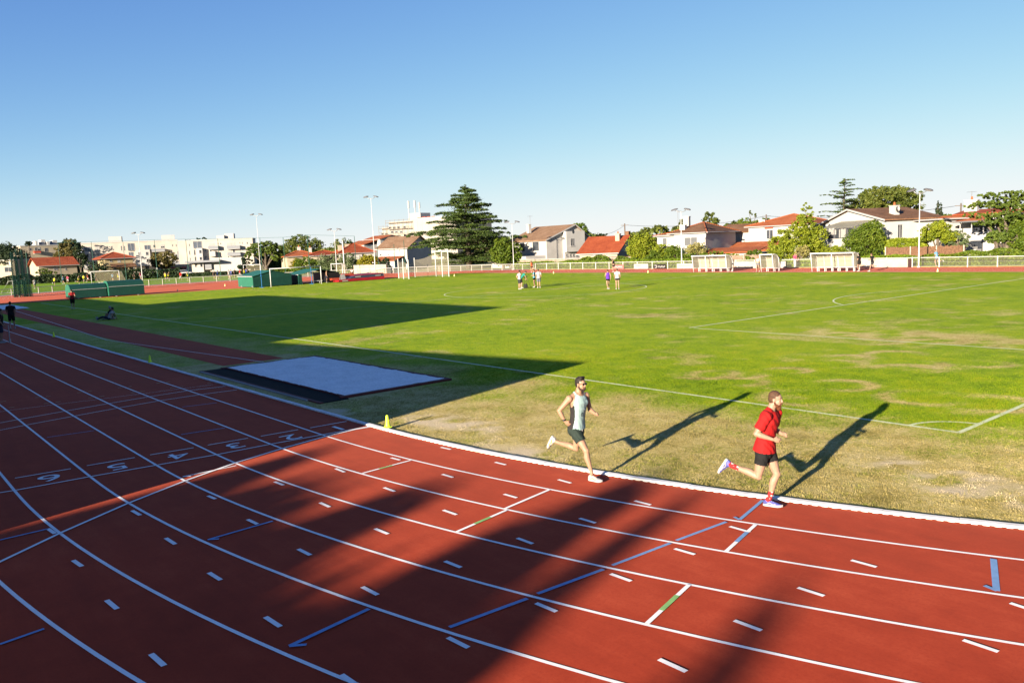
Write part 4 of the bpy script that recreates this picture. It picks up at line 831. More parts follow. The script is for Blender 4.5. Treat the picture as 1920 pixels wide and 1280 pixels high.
# discus cage with pale posts
dc = empty('throwing_cage', (-94, 56.5, 0), 0, 'throwing cage of white posts with pale netting left of the cedar', 'cage'); pp = []
for u, v, vt in ((748,522,485),(757,522.7,484.5),(767,523,487),(778.5,519.5,483.5),(818,518.3,470),(830,518.9,468.5),(842,518.6,467)):
    x, y = gp(u, v); H = zpx(x, y, vt); mb = MB(); mb.tube([(0,0,0),(0,0,H)], .065, 8)
    if u > 800: mb.tube([(0,0,H-.04),(-.45,-.25,H-.02)], .05, 6)
    p = mb.build('post', WHITEP, dc); p.location = (x+94, y-56.5, 0); pp.append((x+94, y-56.5, H))
for a, b in zip(pp, pp[1:]):
    mb = MB(); n = 8; mb.add([(a[0]+(b[0]-a[0])*k/n, a[1]+(b[1]-a[1])*k/n+.08*math.sin(k*2), .05) for k in range(n+1)]+[(a[0]+(b[0]-a[0])*k/n, a[1]+(b[1]-a[1])*k/n, (a[2]+(b[2]-a[2])*k/n)-.3-.25*math.sin(math.pi*k/n)) for k in range(n+1)], [(k, k+1, n+2+k, n+1+k) for k in range(n)]); mb.build('net', CNET, dc)
# green mat covers and sheds
GSHADED = mat('green_sheet_shaded', (.007,.052,.037), .55, .1, 1.5); GLIT = mat('green_sheet_lit', (.018,.12,.075), .5, .1, 1.5); RIBM = mat('pale_edge', (.3,.31,.3), .6, .1, 3)  # one green in two copies: darkened for shaded faces, lighter for sunlit faces
def wheels(root, pts):
    for p in pts: mb = MB(); mb.tube([Vector(p)+Vector((-.05,0,.14)), Vector(p)+Vector((.05,0,.14))], .14, 12); mb.build('wheel', RIBM, root)
def barrel(lb, x, y0, y1, w_, h):
    root = empty('mat_cover', (x, y0, 0), 0, lb, 'cover', 'green covers for landing mats'); L = y1-y0
    prof = [(0,.12),(0,h*.62),(-.06*w_,h*.80),(-.22*w_,h*.95),(-.5*w_,h),(-.78*w_,h*.95),(-.94*w_,h*.80),(-w_,h*.6),(-w_,.12)]
    mb = MB(); mb.loft([[(a, y, z) for a, z in prof] for y in (.04, L-.04)]); mb.build('shell', GSHADED, root)
    mb = MB()
    for k in range(7): z = .2+(h*.62-.2)*k/7; mb.box(.0, .022, .06, L-.06, z, z+.05)
    mb.build('front_slats', GSHADED, root)
    mb = MB(); mb.loft([[(a, y, z) for a, z in [(p*1.01+.01, q*1.012) for p, q in prof]] for y in (-.05, .035)]); mb.build('end_panel', GLIT, root)
    mb = MB(); mb.box(.02, .07, 0, L, h*.62, h*.655); mb.build('gutter_edge', RIBM, root)
    wheels(root, [(-.1, .8, 0), (-.1, L-.8, 0)])
barrel('round-topped green cover at the far left, nearest the shirtless-free red shirted person'.replace('shirtless-free ', ''), -100.8, 11.9, 15.9, 2.6, 1.75); barrel('round-topped green cover, right one of the touching pair', -100.4, 16.05, 20.2, 2.6, 1.95)
def shed(lb, x, y0, y1, w_, he, hr, openp=False):
    root = empty('mat_shelter', (x, y0, 0), 0, lb, 'shelter', 'pitched green shelters for landing mats'); L = y1-y0
    if not openp:
        mb = MB(); mb.loft([[(-a, 0, .08), (-a, L, .08), (-a, L, he), (-a, L/2, hr-.05), (-a, 0, he)] for a in (0, w_)]); mb.build('wall', GSHADED, root)
        mb = MB()
        for k in range(9):
            z = .15+k*.13
            if z < he: mb.box(.0, .022, .04, L-.04, z, z+.05)
        mb.build('front_slats', GSHADED, root); mb = MB(); mb.box(-w_, 0, -.035, -.002, .1, he-.05); mb.build('end_panel', GLIT, root); wheels(root, [(-.2,-.0,0), (-w_+1.2,-.0,0)])
    else:
        for yy in (.1, L*.35, L-.1): mb = MB(); mb.beam((-.1,yy,0),(-.1,yy,he), .08); mb.beam((-w_+.1,yy,0),(-w_+.1,yy,he), .08); mb.build('frame_post', LAMPM, root)
        mb = MB(); mb.box(-w_+.1, -.05, L*.68, L-.05, .05, he+.1); mb.build('end_box', BOARDK, root); mb = MB(); mb.box(-w_, .0, -.02, .45, .05, he); mb.build('side_wall', GSHADED, root)
        mb = MB(); mb.box(-1.2, -.7, .6, L*.62, .30, .38); mb.box(-1.1, -.8, .8, .9, 0, .3); mb.box(-1.1, -.8, L*.55, L*.55+.1, 0, .3); mb.build('bench', WHITEP, root)
    for k, (ya, yb, za, zb) in enumerate(((-.12, L/2, he-.02, hr), (L/2, L+.12, hr, he-.02))):
        mb = MB(); mb.loft([[(a, ya, za+.0), (a, yb, zb), (a, yb, zb+.05), (a, ya, za+.05)] for a in (.1, -w_-.1)]); mb.build('roof_slope', GLIT if (k == 0) else GSHADED, root)  # sunlit slope painted the lighter green, the other slope the shade-darkened one
    mb = MB(); mb.box(-w_, .1, -.17, -.125, he-.05, he+.06); mb.build('gutter_edge', RIBM, root)
shed('pitched green shed behind the left post of the far goal', -98.2, 33.4, 38.9, 5.2, 1.5, 2.15)
shed('open green-roofed shelter with a black end box inside the far goal', -98.2, 40.0, 46.3, 4.6, 1.35, 2.0, True)
# sandwich board, uprights, vault mat
sb = empty('sandwich_board', (-97.2, 46.2, 0), 0, 'small white A-frame board right of the far goal post', 'sign')
for s in (-1, 1): mb = MB(); mb.loft([[(s*.35+.0,-.4,0),(s*.35+.04*s,-.4,0),(s*.03+.04*s,-.3,1.05),(s*.03,-.3,1.05)], [(s*.35,.4,0),(s*.35+.04*s,.4,0),(s*.03+.04*s,.3,1.05),(s*.03,.3,1.05)]]); mb.build('panel', BOARDW, sb)
BLP = mat('blue_paint', (.02,.13,.32), .5, .1, 4)
for lb, x, y in (('blue upright pole in front of the pitched green shed', -96.6, 33.9), ('blue upright pole inside the far goal, before the open shelter', -96.8, 41.2)):
    r_ = empty('jump_upright', (x, y, 0), 0, lb, 'pole', 'blue high-jump uprights'); mb = MB(); mb.tube([(0,0,0),(0,0,2.35)], .045, 8); mb.build('pole', BLP, r_); mb = MB(); mb.box(-.35,.35,-.06,.06,0,.06); mb.box(-.06,.06,-.35,.35,.061,.10); mb.build('foot', BLP, r_); mb = MB(); mb.box(-.07,.07,-.09,.09,1.5,1.62); mb.build('bar_support', BLP, r_)
VR = mat('red_vinyl', (.30,.010,.018), .45, .1, 1.2); VB = mat('navy_vinyl', (.035,.05,.085), .45, .1, 1.2); VO = mat('orange_vinyl', (.38,.06,.03), .5, .1, 1)
vm = empty('vault_mat', (-96.4, 45.2, 0), 0, 'large red and navy pole-vault landing mat with sloping left end', 'landing mat')
mb = MB(); mb.loft([[(-a,.0,.06),(-a,7.4,.06),(-a,7.4,.50),(-a,1.6,.42),(-a,0,.30)] for a in (0, 5)]); mb.build('base', VR, vm)
mb = MB(); mb.loft([[(-a,1.6,.425),(-a,7.35,.51),(-a,7.3,.88),(-a,2.4,.78)] for a in (.02, 4.95)]); mb.build('side_band', VB, vm); mb = MB(); mb.loft([[(-a,2.4,.785),(-a,7.33,.886),(-a,7.3,.97),(-a,2.6,.86)] for a in (0, 5)]); mb.build('top_cover', VR, vm)
for y in (.5, 2.6, 5.9): mb = MB(); z = .5 if y > 1 else .32; mb.box(.012, .03, y, y+.9, z+.08 if y > 1 else .12, z+.22 if y > 1 else .26); mb.build('label_patch', BOARDW, vm)
mb = MB(); mb.box(-3.4, -1.2, -.5, 1.2, .305, .62); mb.box(-3.2, -1.5, 1.3, 3.2, .87, 1.12); mb.build('loose_pad', VO, vm)
# goals
def goal(lb, a, b, depthv, h=2.44):
    a = Vector((*a, 0)); b = Vector((*b, 0)); root = empty('football_goal', a, math.atan2((b-a).y, (b-a).x), lb, 'goal', 'football goals'); L = (b-a).length; s = depthv
    for x in (0, L): mb = MB(); mb.tube([(x,0,0),(x,0,h)], .06, 10); mb.build('post', WHITEP, root, True)
    mb = MB(); mb.tube([(-.06,0,h),(L+.06,0,h)], .06, 10); mb.build('crossbar', WHITEP, root, True)
    if s:
        mb = MB()
        for x in (0, L): mb.tube([(x,0,h-.05),(x,s*.6,h-.1),(x,s*1.8,.05),(x,0,.05)], .03, 6)
        mb.tube([(0,s*1.8,.05),(L,s*1.8,.05)], .03, 6); mb.build('stanchion', WHITEP, root); mb = MB(); mb.add([(0,s*.6,h-.1),(L,s*.6,h-.1),(L,s*1.8,.05),(0,s*1.8,.05)], [(0,1,2,3)]); mb.build('net', CNET, root)
goal('white football goal frame on the far goal line before the green shelters', (-95.6, 34.75), (-95.6, 42.07), 0)
goal('white goal on the left training pitch, in front of the cream hip-roofed house', at_u(166, 172), at_u(219, 170), 1)
goal('white goal half hidden behind the pitched green shed', at_u(454, 176), at_u(486, 170), 1); goal('narrow white goal behind the vault mat', at_u(619, 130), at_u(640, 129), 1)
goal('small white goal at the left edge of the training pitch', at_u(17, 130), at_u(28, 134), 1, 2.0)
fp = empty('flag_pole', (*at_u(643.5, 138), 0), 0, 'thick white pole left of the vault mat', 'pole'); H = zpx(fp.location.x, fp.location.y, 452.5); mb = MB(); mb.tube([(0,0,0),(0,0,H)], [.11,.085], 10); mb.build('pole', WHITEP, fp, True); mb = MB(); mb.ell((0,0,H+.06), (.11,.11,.08)); mb.build('finial', WHITEP, fp, True)
mp = empty('marker_post', (*gp(19, 642.5), 0), 0, 'thin white post on the track beside the two dark figures', 'post'); mb = MB(); mb.tube([(0,0,0),(0,0,1.0)], .025, 8); mb.build('stake', SOLE, mp); mb = MB(); mb.tube([(0,0,0),(0,0,.22)], [.06,.05], 8); mb.build('base', SOLE, mp)
# left training pitch
t = NT('pitch_grass'); p = t.pos(); f = t.noise(.25, 5, .65, p); f2 = t.noise(4, 4, .6, p); c = t.ramp(t.math('MULTIPLY_ADD', f2, .4, t.math('MULTIPLY', f, .6)), [(.35, (.10,.20,.008)), (.65, (.20,.30,.012))]); PG = t.bsdf(c, .9, f2, .8, .05, .1)
A0, A1, A2, A3 = at_u(-60, 112), at_u(540, 152), at_u(600, 200), at_u(-90, 188)
mb = MB(); mb.add([(*A0,-.02),(*A1,-.02),(*A2,-.02),(*A3,-.02)], [(0,1,2,3)]); tag(mb.build('training_pitch', PG), kind='structure')
# dry verge behind the far railing
t = NT('verge'); p = t.pos(); f = t.noise(1.1, 5, .65, p); c = t.ramp(f, [(.35, (.17,.17,.05)), (.6, (.33,.29,.12))]); VG = t.bsdf(c, .95, f, .8, .08, .1)
mb = MB(); mb.box(-95, 40, YF+.15, YF+9, -.1, .05); tag(mb.build('verge', VG), kind='structure')
# ================================================================== buildings
WWHITE = mat('white_plaster', (.40,.39,.37), .9, .06, .8, .25, 14); WCREAM = mat('cream_plaster', (.36,.305,.22), .9, .08, .7, .25, 14); WBEIGE = mat('beige_concrete', (.43,.385,.33), .9, .08, .4, .25, 10); WGREY = mat('grey_plaster', (.41,.39,.36), .9, .08, .6, .2, 12); WYEL = mat('ochre_plaster', (.33,.265,.15), .9, .08, .6)
FRAME = mat('window_frame', (.36,.35,.34), .5, .05, 4); SHUT = mat('roller_shutter', (.33,.32,.30), .6, .05, 4); SHUTG = mat('grey_shutter', (.085,.09,.095), .6, .08, 4)
PANE = NT('window_pane'); t = PANE; PANE = t.bsdf(t.ramp(t.noise(.7, 3, .6, t.pos()), [(.35, (.012,.015,.02)), (.7, (.05,.055,.065))]), .08, None, 0, 0, .6)
T_RED = tilemat('tile_red', (.16,.028,.010), (.25,.052,.018), (.32,.085,.033)); T_BROWN = tilemat('tile_brown', (.085,.043,.022), (.16,.08,.040), (.24,.13,.075)); T_OR = tilemat('tile_orange', (.21,.055,.018), (.31,.088,.03), (.38,.135,.06)); T_TAN = tilemat('tile_tan', (.13,.075,.042), (.22,.13,.075), (.30,.20,.13))
class Bld:
    def __init__(s, name, lb, cat, u0, D0, u1, D1, group=None):
        a, b = np.array(at_u(u0, D0)), np.array(at_u(u1, D1)); s.a = a; d = b-a; s.w = float(np.hypot(*d)); s.ux = d/s.w; s.uy = np.array([-s.ux[1], s.ux[0]])
        if s.uy @ FH[:2] < 0: s.uy = -s.uy
        s.root = empty(name, (a[0], a[1], 0), math.atan2(s.ux[1], s.ux[0]), lb, cat, group)
    def P(s, u, v, y=0):                                  # local x, z where the picture ray meets the front plane
        o = s.a+s.uy*y; d = ray(u, v); t_ = float(((o-CAM[:2]) @ s.uy)/(d[:2] @ s.uy)); p = CAM+t_*d; return float((p[:2]-s.a) @ s.ux), float(p[2])
    def Q(s, u, v, x):                                    # local y, z on the side plane at x
        o = s.a+s.ux*x; d = ray(u, v); t_ = float(((o-CAM[:2]) @ s.ux)/(d[:2] @ s.ux)); p = CAM+t_*d; return float((p[:2]-s.a) @ s.uy), float(p[2])
    def box(s, name, x0, x1, y0, y1, z0, z1, m, parent=None): return MB().box(min(x0,x1), max(x0,x1), y0, y1, min(z0,z1), max(z0,z1)).build(name, m, parent or s.root)
    def win(s, u0, v0, u1, v1, y=0, shut=0, sill=True, name='window', pm=None):
        x0, z1 = s.P(u0, v0, y); x1, z0 = s.P(u1, v1, y); s.win_l(x0, x1, z0, z1, y, shut, sill, name, pm)
    def win_l(s, x0, x1, z0, z1, y=0, shut=0, sill=True, name='window', pm=None):
        f = .07; mb = MB(); o = -.05+y; i = y-.002
        mb.box(x0, x1, o, i, z0, z0+f); mb.box(x0, x1, o, i, z1-f, z1); mb.box(x0, x0+f, o, i, z0+f, z1-f); mb.box(x1-f, x1, o, i, z0+f, z1-f)
        if x1-x0 > .9: c = (x0+x1)/2; mb.box(c-.03, c+.03, o, i, z0+f, z1-f)
        if sill: mb.box(x0-.08, x1+.08, o-.07, i, z0-.07, z0-.002)
        w_ = mb.build(name, FRAME, s.root); zs = z1-f-(z1-z0-2*f)*shut
        if shut < .98: MB().box(x0+f, x1-f, y-.02, i, z0+f, zs).build('pane', pm or PANE, w_)
        if shut > .02: MB().box(x0+f, x1-f, y-.035, i, zs, z1-f).build('shutter', SHUT, w_)
        return w_
    def side_win(s, u0, v0, u1, v1, x, sgn=1):
        y0, z1 = s.Q(u0, v0, x); y1, z0 = s.Q(u1, v1, x); y0, y1 = min(y0,y1), max(y0,y1); f = .07; o, i = x+sgn*.05, x+sgn*.002; mb = MB()
        bx = lambda a, b, c, d: mb.box(min(o,i), max(o,i), a, b, c, d)
        bx(y0, y1, z0, z0+f); bx(y0, y1, z1-f, z1); bx(y0, y0+f, z0+f, z1-f); bx(y1-f, y1, z0+f, z1-f); bx((y0+y1)/2-.03, (y0+y1)/2+.03, z0+f, z1-f)
        w_ = mb.build('window', FRAME, s.root); MB().box(min(x+sgn*.02,i), max(x+sgn*.02,i), y0+f, y1-f, z0+f, z1-f).build('pane', PANE, w_)
    def gable(s, x0, x1, y0, y1, ze, zr, along, m, over=.4, wallm=None, th=.14, xr=None):
        r = MB()
        if along == 'y':                                 # ridge runs away from the front; gable end faces front
            c = (x0+x1)/2 if xr is None else xr; s0 = (zr-ze)/(c-x0); s1 = (zr-ze)/(x1-c)
            r.loft([[(x0-over, y, ze-over*s0), (c, y, zr), (c, y, zr+th), (x0-over, y, ze-over*s0+th)] for y in (y0-over, y1+over)]); r.loft([[(c+.002, y, zr), (x1+over, y, ze-over*s1), (x1+over, y, ze-over*s1+th), (c+.002, y, zr+th)] for y in (y0-over, y1+over)])
            g = [[(x0, y, ze-.002), (x1, y, ze-.002), (c, y, zr-.01)] for y in (y0+.002, y1-.002)]
        else:
            c = (y0+y1)/2; s0 = (zr-ze)/(c-y0)
            r.loft([[(x, y0-over, ze-over*s0), (x, c, zr), (x, c, zr+th), (x, y0-over, ze-over*s0+th)] for x in (x0-over, x1+over)]); r.loft([[(x, c+.002, zr), (x, y1+over, ze-over*s0), (x, y1+over, ze-over*s0+th), (x, c+.002, zr+th)] for x in (x0-over, x1+over)])
            g = [[(x, y0, ze-.002), (x, y1, ze-.002), (x, c, zr-.01)] for x in (x0+.002, x1-.002)]
        if wallm is not None: MB().loft(g).build('gable_wall', wallm, s.root)
        rf = r.build('roof', m, s.root); mb = MB()
        if along == 'y':
            for xa, za, xb, zb in ((x0-over, ze-over*s0, c, zr), (c, zr, x1+over, ze-over*s1)): mb.loft([[(xa, y, za-.06), (xb, y, zb-.06), (xb, y, zb+th+.02), (xa, y, za+th+.02)] for y in (y0-over-.05, y0-over-.003)])
        else: mb.box(x0-over, x1+over, y0-over-.12, y0-over-.003, ze-over*s0-.02, ze-over*s0+.11)
        mb.build('fascia', FRAME, rf); return rf
    def hip(s, x0, x1, y0, y1, ze, zr, m, over=.45, rx0=None, rx1=None, th=.12):
        c = (y0+y1)/2; h = (y1-y0)/2; ax, bx_ = (x0+h if rx0 is None else rx0), (x1-h if rx1 is None else rx1)
        if ax > bx_: ax = bx_ = (ax+bx_)/2
        X0, X1, Y0, Y1 = x0-over, x1+over, y0-over, y1+over; v = [(X0,Y0,ze),(X1,Y0,ze),(X1,Y1,ze),(X0,Y1,ze),(ax,c,zr),(bx_,c,zr)]; lo = [(x, y, ze-th) for x, y, _ in v[:4]]
        rf = MB().add(v+lo, [(0,1,5,4),(1,2,5),(2,3,4,5),(3,0,4),(6,9,8,7),(0,6,7,1),(1,7,8,2),(2,8,9,3),(3,9,6,0)]).build('roof', m, s.root)
        mb = MB(); mb.tube([(ax,c,zr+.02),(bx_+.01,c,zr+.02)], .10, 6); 
        for k, e in ((0,(ax,c,zr)),(1,(bx_,c,zr)),(2,(bx_,c,zr)),(3,(ax,c,zr))): mb.tube([Vector(v[k])+Vector((0,0,.02)), Vector(e)+Vector((0,0,.02))], .09, 6)
        mb.build('ridge_tiles', T_OR if m in (T_BROWN, T_TAN) else m, rf)
        mb = MB(); mb.tube([(X0,Y0-.07,ze-.06),(X1,Y0-.07,ze-.06)], .07, 7); mb.tube([(X1+.07,Y0,ze-.06),(X1+.07,Y1,ze-.06)], .07, 7); mb.build('gutter', FRAME, rf); return rf
    def chim(s, x, y, z0, z1, w_=.7, m=None, pot=True):
        c = MB().box(x-w_/2, x+w_/2, y-.35, y+.35, z0, z1).box(x-w_/2-.06, x+w_/2+.06, y-.41, y+.41, z1+.001, z1+.10).build('chimney', m or WWHITE, s.root)
        if pot: mb = MB(); mb.tube([(x,y,z1+.1),(x,y,z1+.5)], [.14,.11], 8); mb.build('chimney_pot', T_OR, c)
    def aerial(s, x, y, z0, z1):
        mb = MB(); mb.tube([(x,y,z0),(x,y,z1)], .03, 5); mb.tube([(x-.6,y,z1-.1),(x+.6,y,z1-.1)], .018, 5)
        for k in range(5): mb.tube([(x-.5+.22*k,y-.2,z1-.1),(x-.5+.22*k,y+.2,z1-.1)], .012, 4)
        mb.build('aerial', LAMPM, s.root)
# ---- H1 white house with brown roof in the middle right
b = Bld('gabled_house', 'white two-storey house with brown gable roof and oval attic window', 'house', 1025, 150, 1104, 156); W = b.w
xa, zr = b.P(1076, 421.7); _, zl = b.P(1025, 449.5); x1, zrr = b.P(1108, 438); ze = zl; dp = 11.5; xr = xa
b.box('wall', 0, W, 0, dp, 0, ze, WGREY); b.gable(0, W+.2, 0, dp, ze, zr, 'y', T_TAN, .45, WGREY, xr=xa)
xm0, _ = b.P(1055.5, 470); xm1, _ = b.P(1090, 470); _, zb = b.P(1070, 472); b.box('bay', xm0, xm1, -1.1, -.004, zb, ze+(zr-ze)*.55, WWHITE); b.box('bay_base', xm0, xm1, -.5, -.004, 0, zb-.004, WGREY)
x0_, zz1 = b.P(1069, 447, -1.1); x1_, zz0 = b.P(1076.5, 461, -1.1); b.win_l(x0_, x1_, zz0, zz1, -1.1)
xo, zo = b.P(1074.7, 434, -1.1); mb = MB(); mb.loft([[(xo+.26*math.cos(2*math.pi*k/16), y, zo+.42*math.sin(2*math.pi*k/16)) for k in range(16)] for y in (-1.13, -1.06)]); mb.build('oval_window', PANE, b.root)
for u in (1061, 1067.5, 1073.5): b.win(u, 476, u+3.3, 481, -.5)
b.win(1079.5, 474, 1084, 481.5, -.5); b.win(1043, 448.5, 1045.5, 453.5)
# side facing left
def hside(b, ys, z0, z1):
    for y0, y1 in ys:
        f = .07; mb = MB(); o, i = -.05, -.002; mb.box(o, i, y0, y1, z0, z0+f); mb.box(o, i, y0, y1, z1-f, z1); mb.box(o, i, y0, y0+f, z0+f, z1-f); mb.box(o, i, y1-f, y1, z0+f, z1-f); w_ = mb.build('window', FRAME, b.root); MB().box(-.02, -.002, y0+f, y1-f, z0+f, z1-f).build('pane', PANE, w_)
hside(b, ((2.2,4.2),(6.6,8.2)), ze-2.0, ze-.25)
b.box('terrace', -4.6, -.004, .3, dp, 0, ze*.42, WGREY); b.chim(W*.3, dp*.8, zr*.85, zr+.5, .6, WGREY, False); b.aerial(W*.25, dp*.7, zr-.5, zr+2.2); b.box('skylight', 1.6, 2.8, 4.0, 5.6, ze+(zr-ze)*.62, ze+(zr-ze)*.62+.02, BLP) if False else None
# ---- H2 bungalow with big orange roof
b = Bld('bungalow', 'low bungalow under a broad orange tiled roof with a brick chimney', 'house', 1087, 139, 1157, 135.5); W = b.w; _, ze = b.P(1120, 473.3); _, zr = b.P(1160, 443, 4.5)
b.box('wall', 0, W, 0, 9.5, 0, ze, WCREAM); b.gable(0, W, 0, 9.5, ze, zr, 'x', T_RED, .5, WGREY); x, z = b.P(1161.5, 440, 4); b.chim(W-1.2, 3.4, zr-1.6, zr+.35, .75, WCREAM); b.chim(W-.3, 5.6, zr-.5, zr+.7, .6, T_BROWN, False)
b.box('lean_to', -.5, W+2.5, -2.2, -.006, 0, ze*.45, WWHITE); MB().loft([[(x, -2.6, ze*.46), (x, -.01, ze*.62), (x, -.01, ze*.62+.1), (x, -2.6, ze*.46+.1)] for x in (-.6, W+2.6)]).build('lean_to_roof', T_RED, b.root)
b.win(1112, 474, 1117, 478.5); b.win(1135, 474, 1141, 478.5)
# ---- H3 white hip-roofed house
b = Bld('hip_roofed_house', 'white single-storey house with brown hip roof, white chimneys and grey shutters', 'house', 1228, 124.5, 1323, 119.5); W = b.w; _, ze = b.P(1290, 436.5); _, zr = b.P(1305, 417, 4.5); xm, _ = b.P(1264, 450)
b.box('wall', xm, W, 0, 11.5, 0, ze, WWHITE); b.box('left_wing', 0, xm-.004, .8, 8, 0, ze-.15, WWHITE); b.hip(xm-.5, W, 0, 11.5, ze, zr, T_BROWN); b.hip(-.1, xm+2, .8, 8.2, ze-.25, zr-1.1, T_BROWN, .45)
b.win(1283, 445, 1308, 460.5, 0, 0, True, 'window', SHUTG); b.win(1242, 446, 1251, 459.5, .8, 0, True, 'window', SHUTG); b.box('balcony', W*.45, W*.95, -.9, -.004, 0, ze*.30, WWHITE)
x, z = b.P(1271, 423); b.chim(x, 1.8, ze, z, .85, WWHITE, False); x, z = b.P(1287.5, 407, 3.5); b.chim(x, 3.5, ze+.5, z, .9, WWHITE, False); mb = MB(); mb.tube([(W+.1,-.1,ze-.1),(W+.06,-.1,ze-.8),(W-.15,-.06,ze-1.0),(W-.15,-.06,.1)], .06, 6); mb.build('downpipe', FRAME, b.root)
b.box('garage', W+.4, W+7.8, -1.0, 2.3, 0, 1.7, WGREY); MB().loft([[(x, -1.6, 1.75), (x, 2.5, 2.35), (x, 2.5, 2.47), (x, -1.6, 1.87)] for x in (W-.3, W+8.2)]).build('garage_roof', T_OR, b.root); b.aerial(2, 4, zr-.5, zr+2.0)
# ---- H4 orange-roofed house behind the pale tall bush
b = Bld('hip_roofed_house', 'white house with bright orange hip roof and red-trimmed window behind the spire-topped bush', 'house', 1404, 128, 1522, 121); W = b.w; _, ze = b.P(1430, 424); _, zr = b.P(1483, 401.5, 5)
b.box('wall', 0, W, 0, 10, 0, ze, WWHITE); b.hip(0, W, 0, 10, ze, zr, T_OR, .5); b.win(1437, 431, 1450, 448); x0_, z_ = b.P(1434, 429.5); x1_, _ = b.P(1450, 429.5); b.box('red_lintel', x0_, x1_, -.09, -.004, z_, z_+.28, VO); x, z = b.P(1430, 413, 2); b.chim(x, 2, ze, z, 1.0, WWHITE, False)
b.box('left_wing', -5.5, -.004, 1.0, 8, 0, ze-.75, WWHITE); MB().loft([[(x, .5, ze-.8), (x, 4.5, ze+.5), (x, 4.5, ze+.6), (x, .5, ze-.7)] for x in (-6, -.01)]).build('wing_roof', T_BROWN, b.root); b.win(1384, 441, 1388, 460, 1.0, 1.0); b.win(1394, 452, 1397, 460, 1.0)
b.box('garage', -2.5, 5.5, -5, -1.2, 0, 1.9, WWHITE); MB().loft([[(x, -5.5, 1.75), (x, -.6, 3.0), (x, -.6, 3.12), (x, -5.5, 1.87)] for x in (-3, 6)]).build('garage_roof', T_OR, b.root)
# ---- H5 white gabled house with sunroom
b = Bld('gabled_house', 'large white house with low brown roof, glass sunroom and tall side window', 'house', 1548, 114, 1660, 102); W = b.w; _, zl = b.P(1556, 418); _, zr_ = b.P(1660, 411.5); xa, zr = b.P(1596.5, 393.5); ze = (zl+zr_)/2; dp = 8
b.box('wall', 0, W, 0, dp, 0, ze, WWHITE); b.gable(0, W, 0, dp, ze, zr, 'y', T_BROWN, .55, WWHITE, xr=W*.44)
x, z = b.P(1665, 390, 3); mb = MB(); b.chim(W*.80, 3.2, ze+.4, zr+.15, 1.05, WWHITE, True); b.chim(W*.1, 6, ze, zr-.3, .9, WWHITE, False); mb = MB(); mb.loft([[(W*.80+.9+.38*math.cos(2*math.pi*k/14)*s, 3.0+o, zr-.25+.38*math.sin(2*math.pi*k/14)*s) for k in range(14)] for s, o in ((1,0),(.5,.12),(.1,.15))]); mb.build('satellite_dish', FRAME, b.root, True)
b.side_win(1682.5, 420.5, 1691.5, 446.5, W); mb = MB(); mb.box(W+.004, W+.25, 1.5, 6.2, 0, ze-.2); mb.build('pilaster', WWHITE, b.root) if False else None
b.box('rear_wing', W+.004, W+4.6, 4.6, dp+4, 0, ze-.2, WGREY); b.hip(W-2.5, W+4.6, 4.5, dp+4, ze-.25, zr-1.7, T_BROWN, .5)
# sunroom
xs0, zt = b.P(1541, 420, -3); xs1, _ = b.P(1600, 420, -3); _, z0_ = b.P(1570, 447.5, -3); _, z1_ = b.P(1570, 429, -3); sr = b.box('sunroom', xs0, xs1, -3, -.004, 0, z0_, WWHITE)
for k in range(6): x = xs0+(xs1-xs0)*k/5; MB().box(x-.06, x+.06, -3, -2.88, z0_+.002, z1_).build('mullion', LAMPM, sr)
MB().box(xs0+.1, xs1-.1, -2.86, -2.83, z0_+.004, z1_-.05).build('pane', PANE, sr); MB().box(xs0+.1, xs0+(xs1-xs0)*.45, -2.95, -2.90, z1_-.75, z1_-.04).build('blind', SHUT, sr); MB().box(xs0+(xs1-xs0)*.55, xs0+(xs1-xs0)*.75, -2.95, -2.90, z0_+.1, z1_-.04).build('blind', SHUT, sr)
for k in range(9): x = xs0+(xs1-xs0)*k/8.0; MB().loft([[(x-.05, -3.4, z1_), (x-.05, -.01, z1_+.8), (x-.05, -.01, z1_+.9), (x-.05, -3.4, z1_+.1)], [(x+.05, -3.4, z1_), (x+.05, -.01, z1_+.8), (x+.05, -.01, z1_+.9), (x+.05, -3.4, z1_+.1)]]).build('roof_rafter', LAMPM, sr)
MB().loft([[(x, -3.35, z1_+.11), (x, -.01, z1_+.91), (x, -.01, z1_+.95), (x, -3.35, z1_+.15)] for x in (xs0, xs1)]).build('roof_panel', POLY, sr)
# ---- H6 house at the far right
b = Bld('verandah_house', 'house at the right edge with red roofs, dark verandah and fat white chimney', 'house', 1758, 101, 1905, 94); W = b.w; _, ze = b.P(1800, 416.5); _, z2 = b.P(1800, 405, 1.5); _, z3 = b.P(1800, 396, 4.5); xm, _ = b.P(1818, 430)
b.box('wall', 0, W, 0, 9, 0, ze, WGREY); MB().loft([[(x, -.5, ze), (x, 2.2, z2), (x, 2.2, z2+.12), (x, -.5, ze+.12)] for x in (-.5, W*.6)]).build('lower_roof', T_OR, b.root); b.box('upper_wall', .3, W-.2, 2.3, 9, ze+.002, z2+.1, WWHITE); MB().loft([[(x, 1.9, z2+.1), (x, 5.5, z3+.0), (x, 5.5, z3+.12), (x, 1.9, z2+.22)] for x in (.8, W+.4)]+[]).build('roof', T_RED, b.root); MB().loft([[(x, 5.502, z3+.0), (x, 9.5, z2+.1), (x, 9.5, z2+.22), (x, 5.502, z3+.12)] for x in (.8, W+.4)]).build('rear_roof', T_RED, b.root)
_, zv0 = b.P(1860, 447, -2.6); _, zv1 = b.P(1860, 415, -2.6); b.box('verandah_base', xm, W+1, -2.6, -.004, 0, zv0, WGREY); b.box('verandah_opening', xm+.3, W+.6, -.03, -.005, zv0+.1, zv1-.2, PANE); b.box('verandah_roof', xm-.6, W+1.3, -3.2, -.006, zv1, zv1+.18, SHUTG)
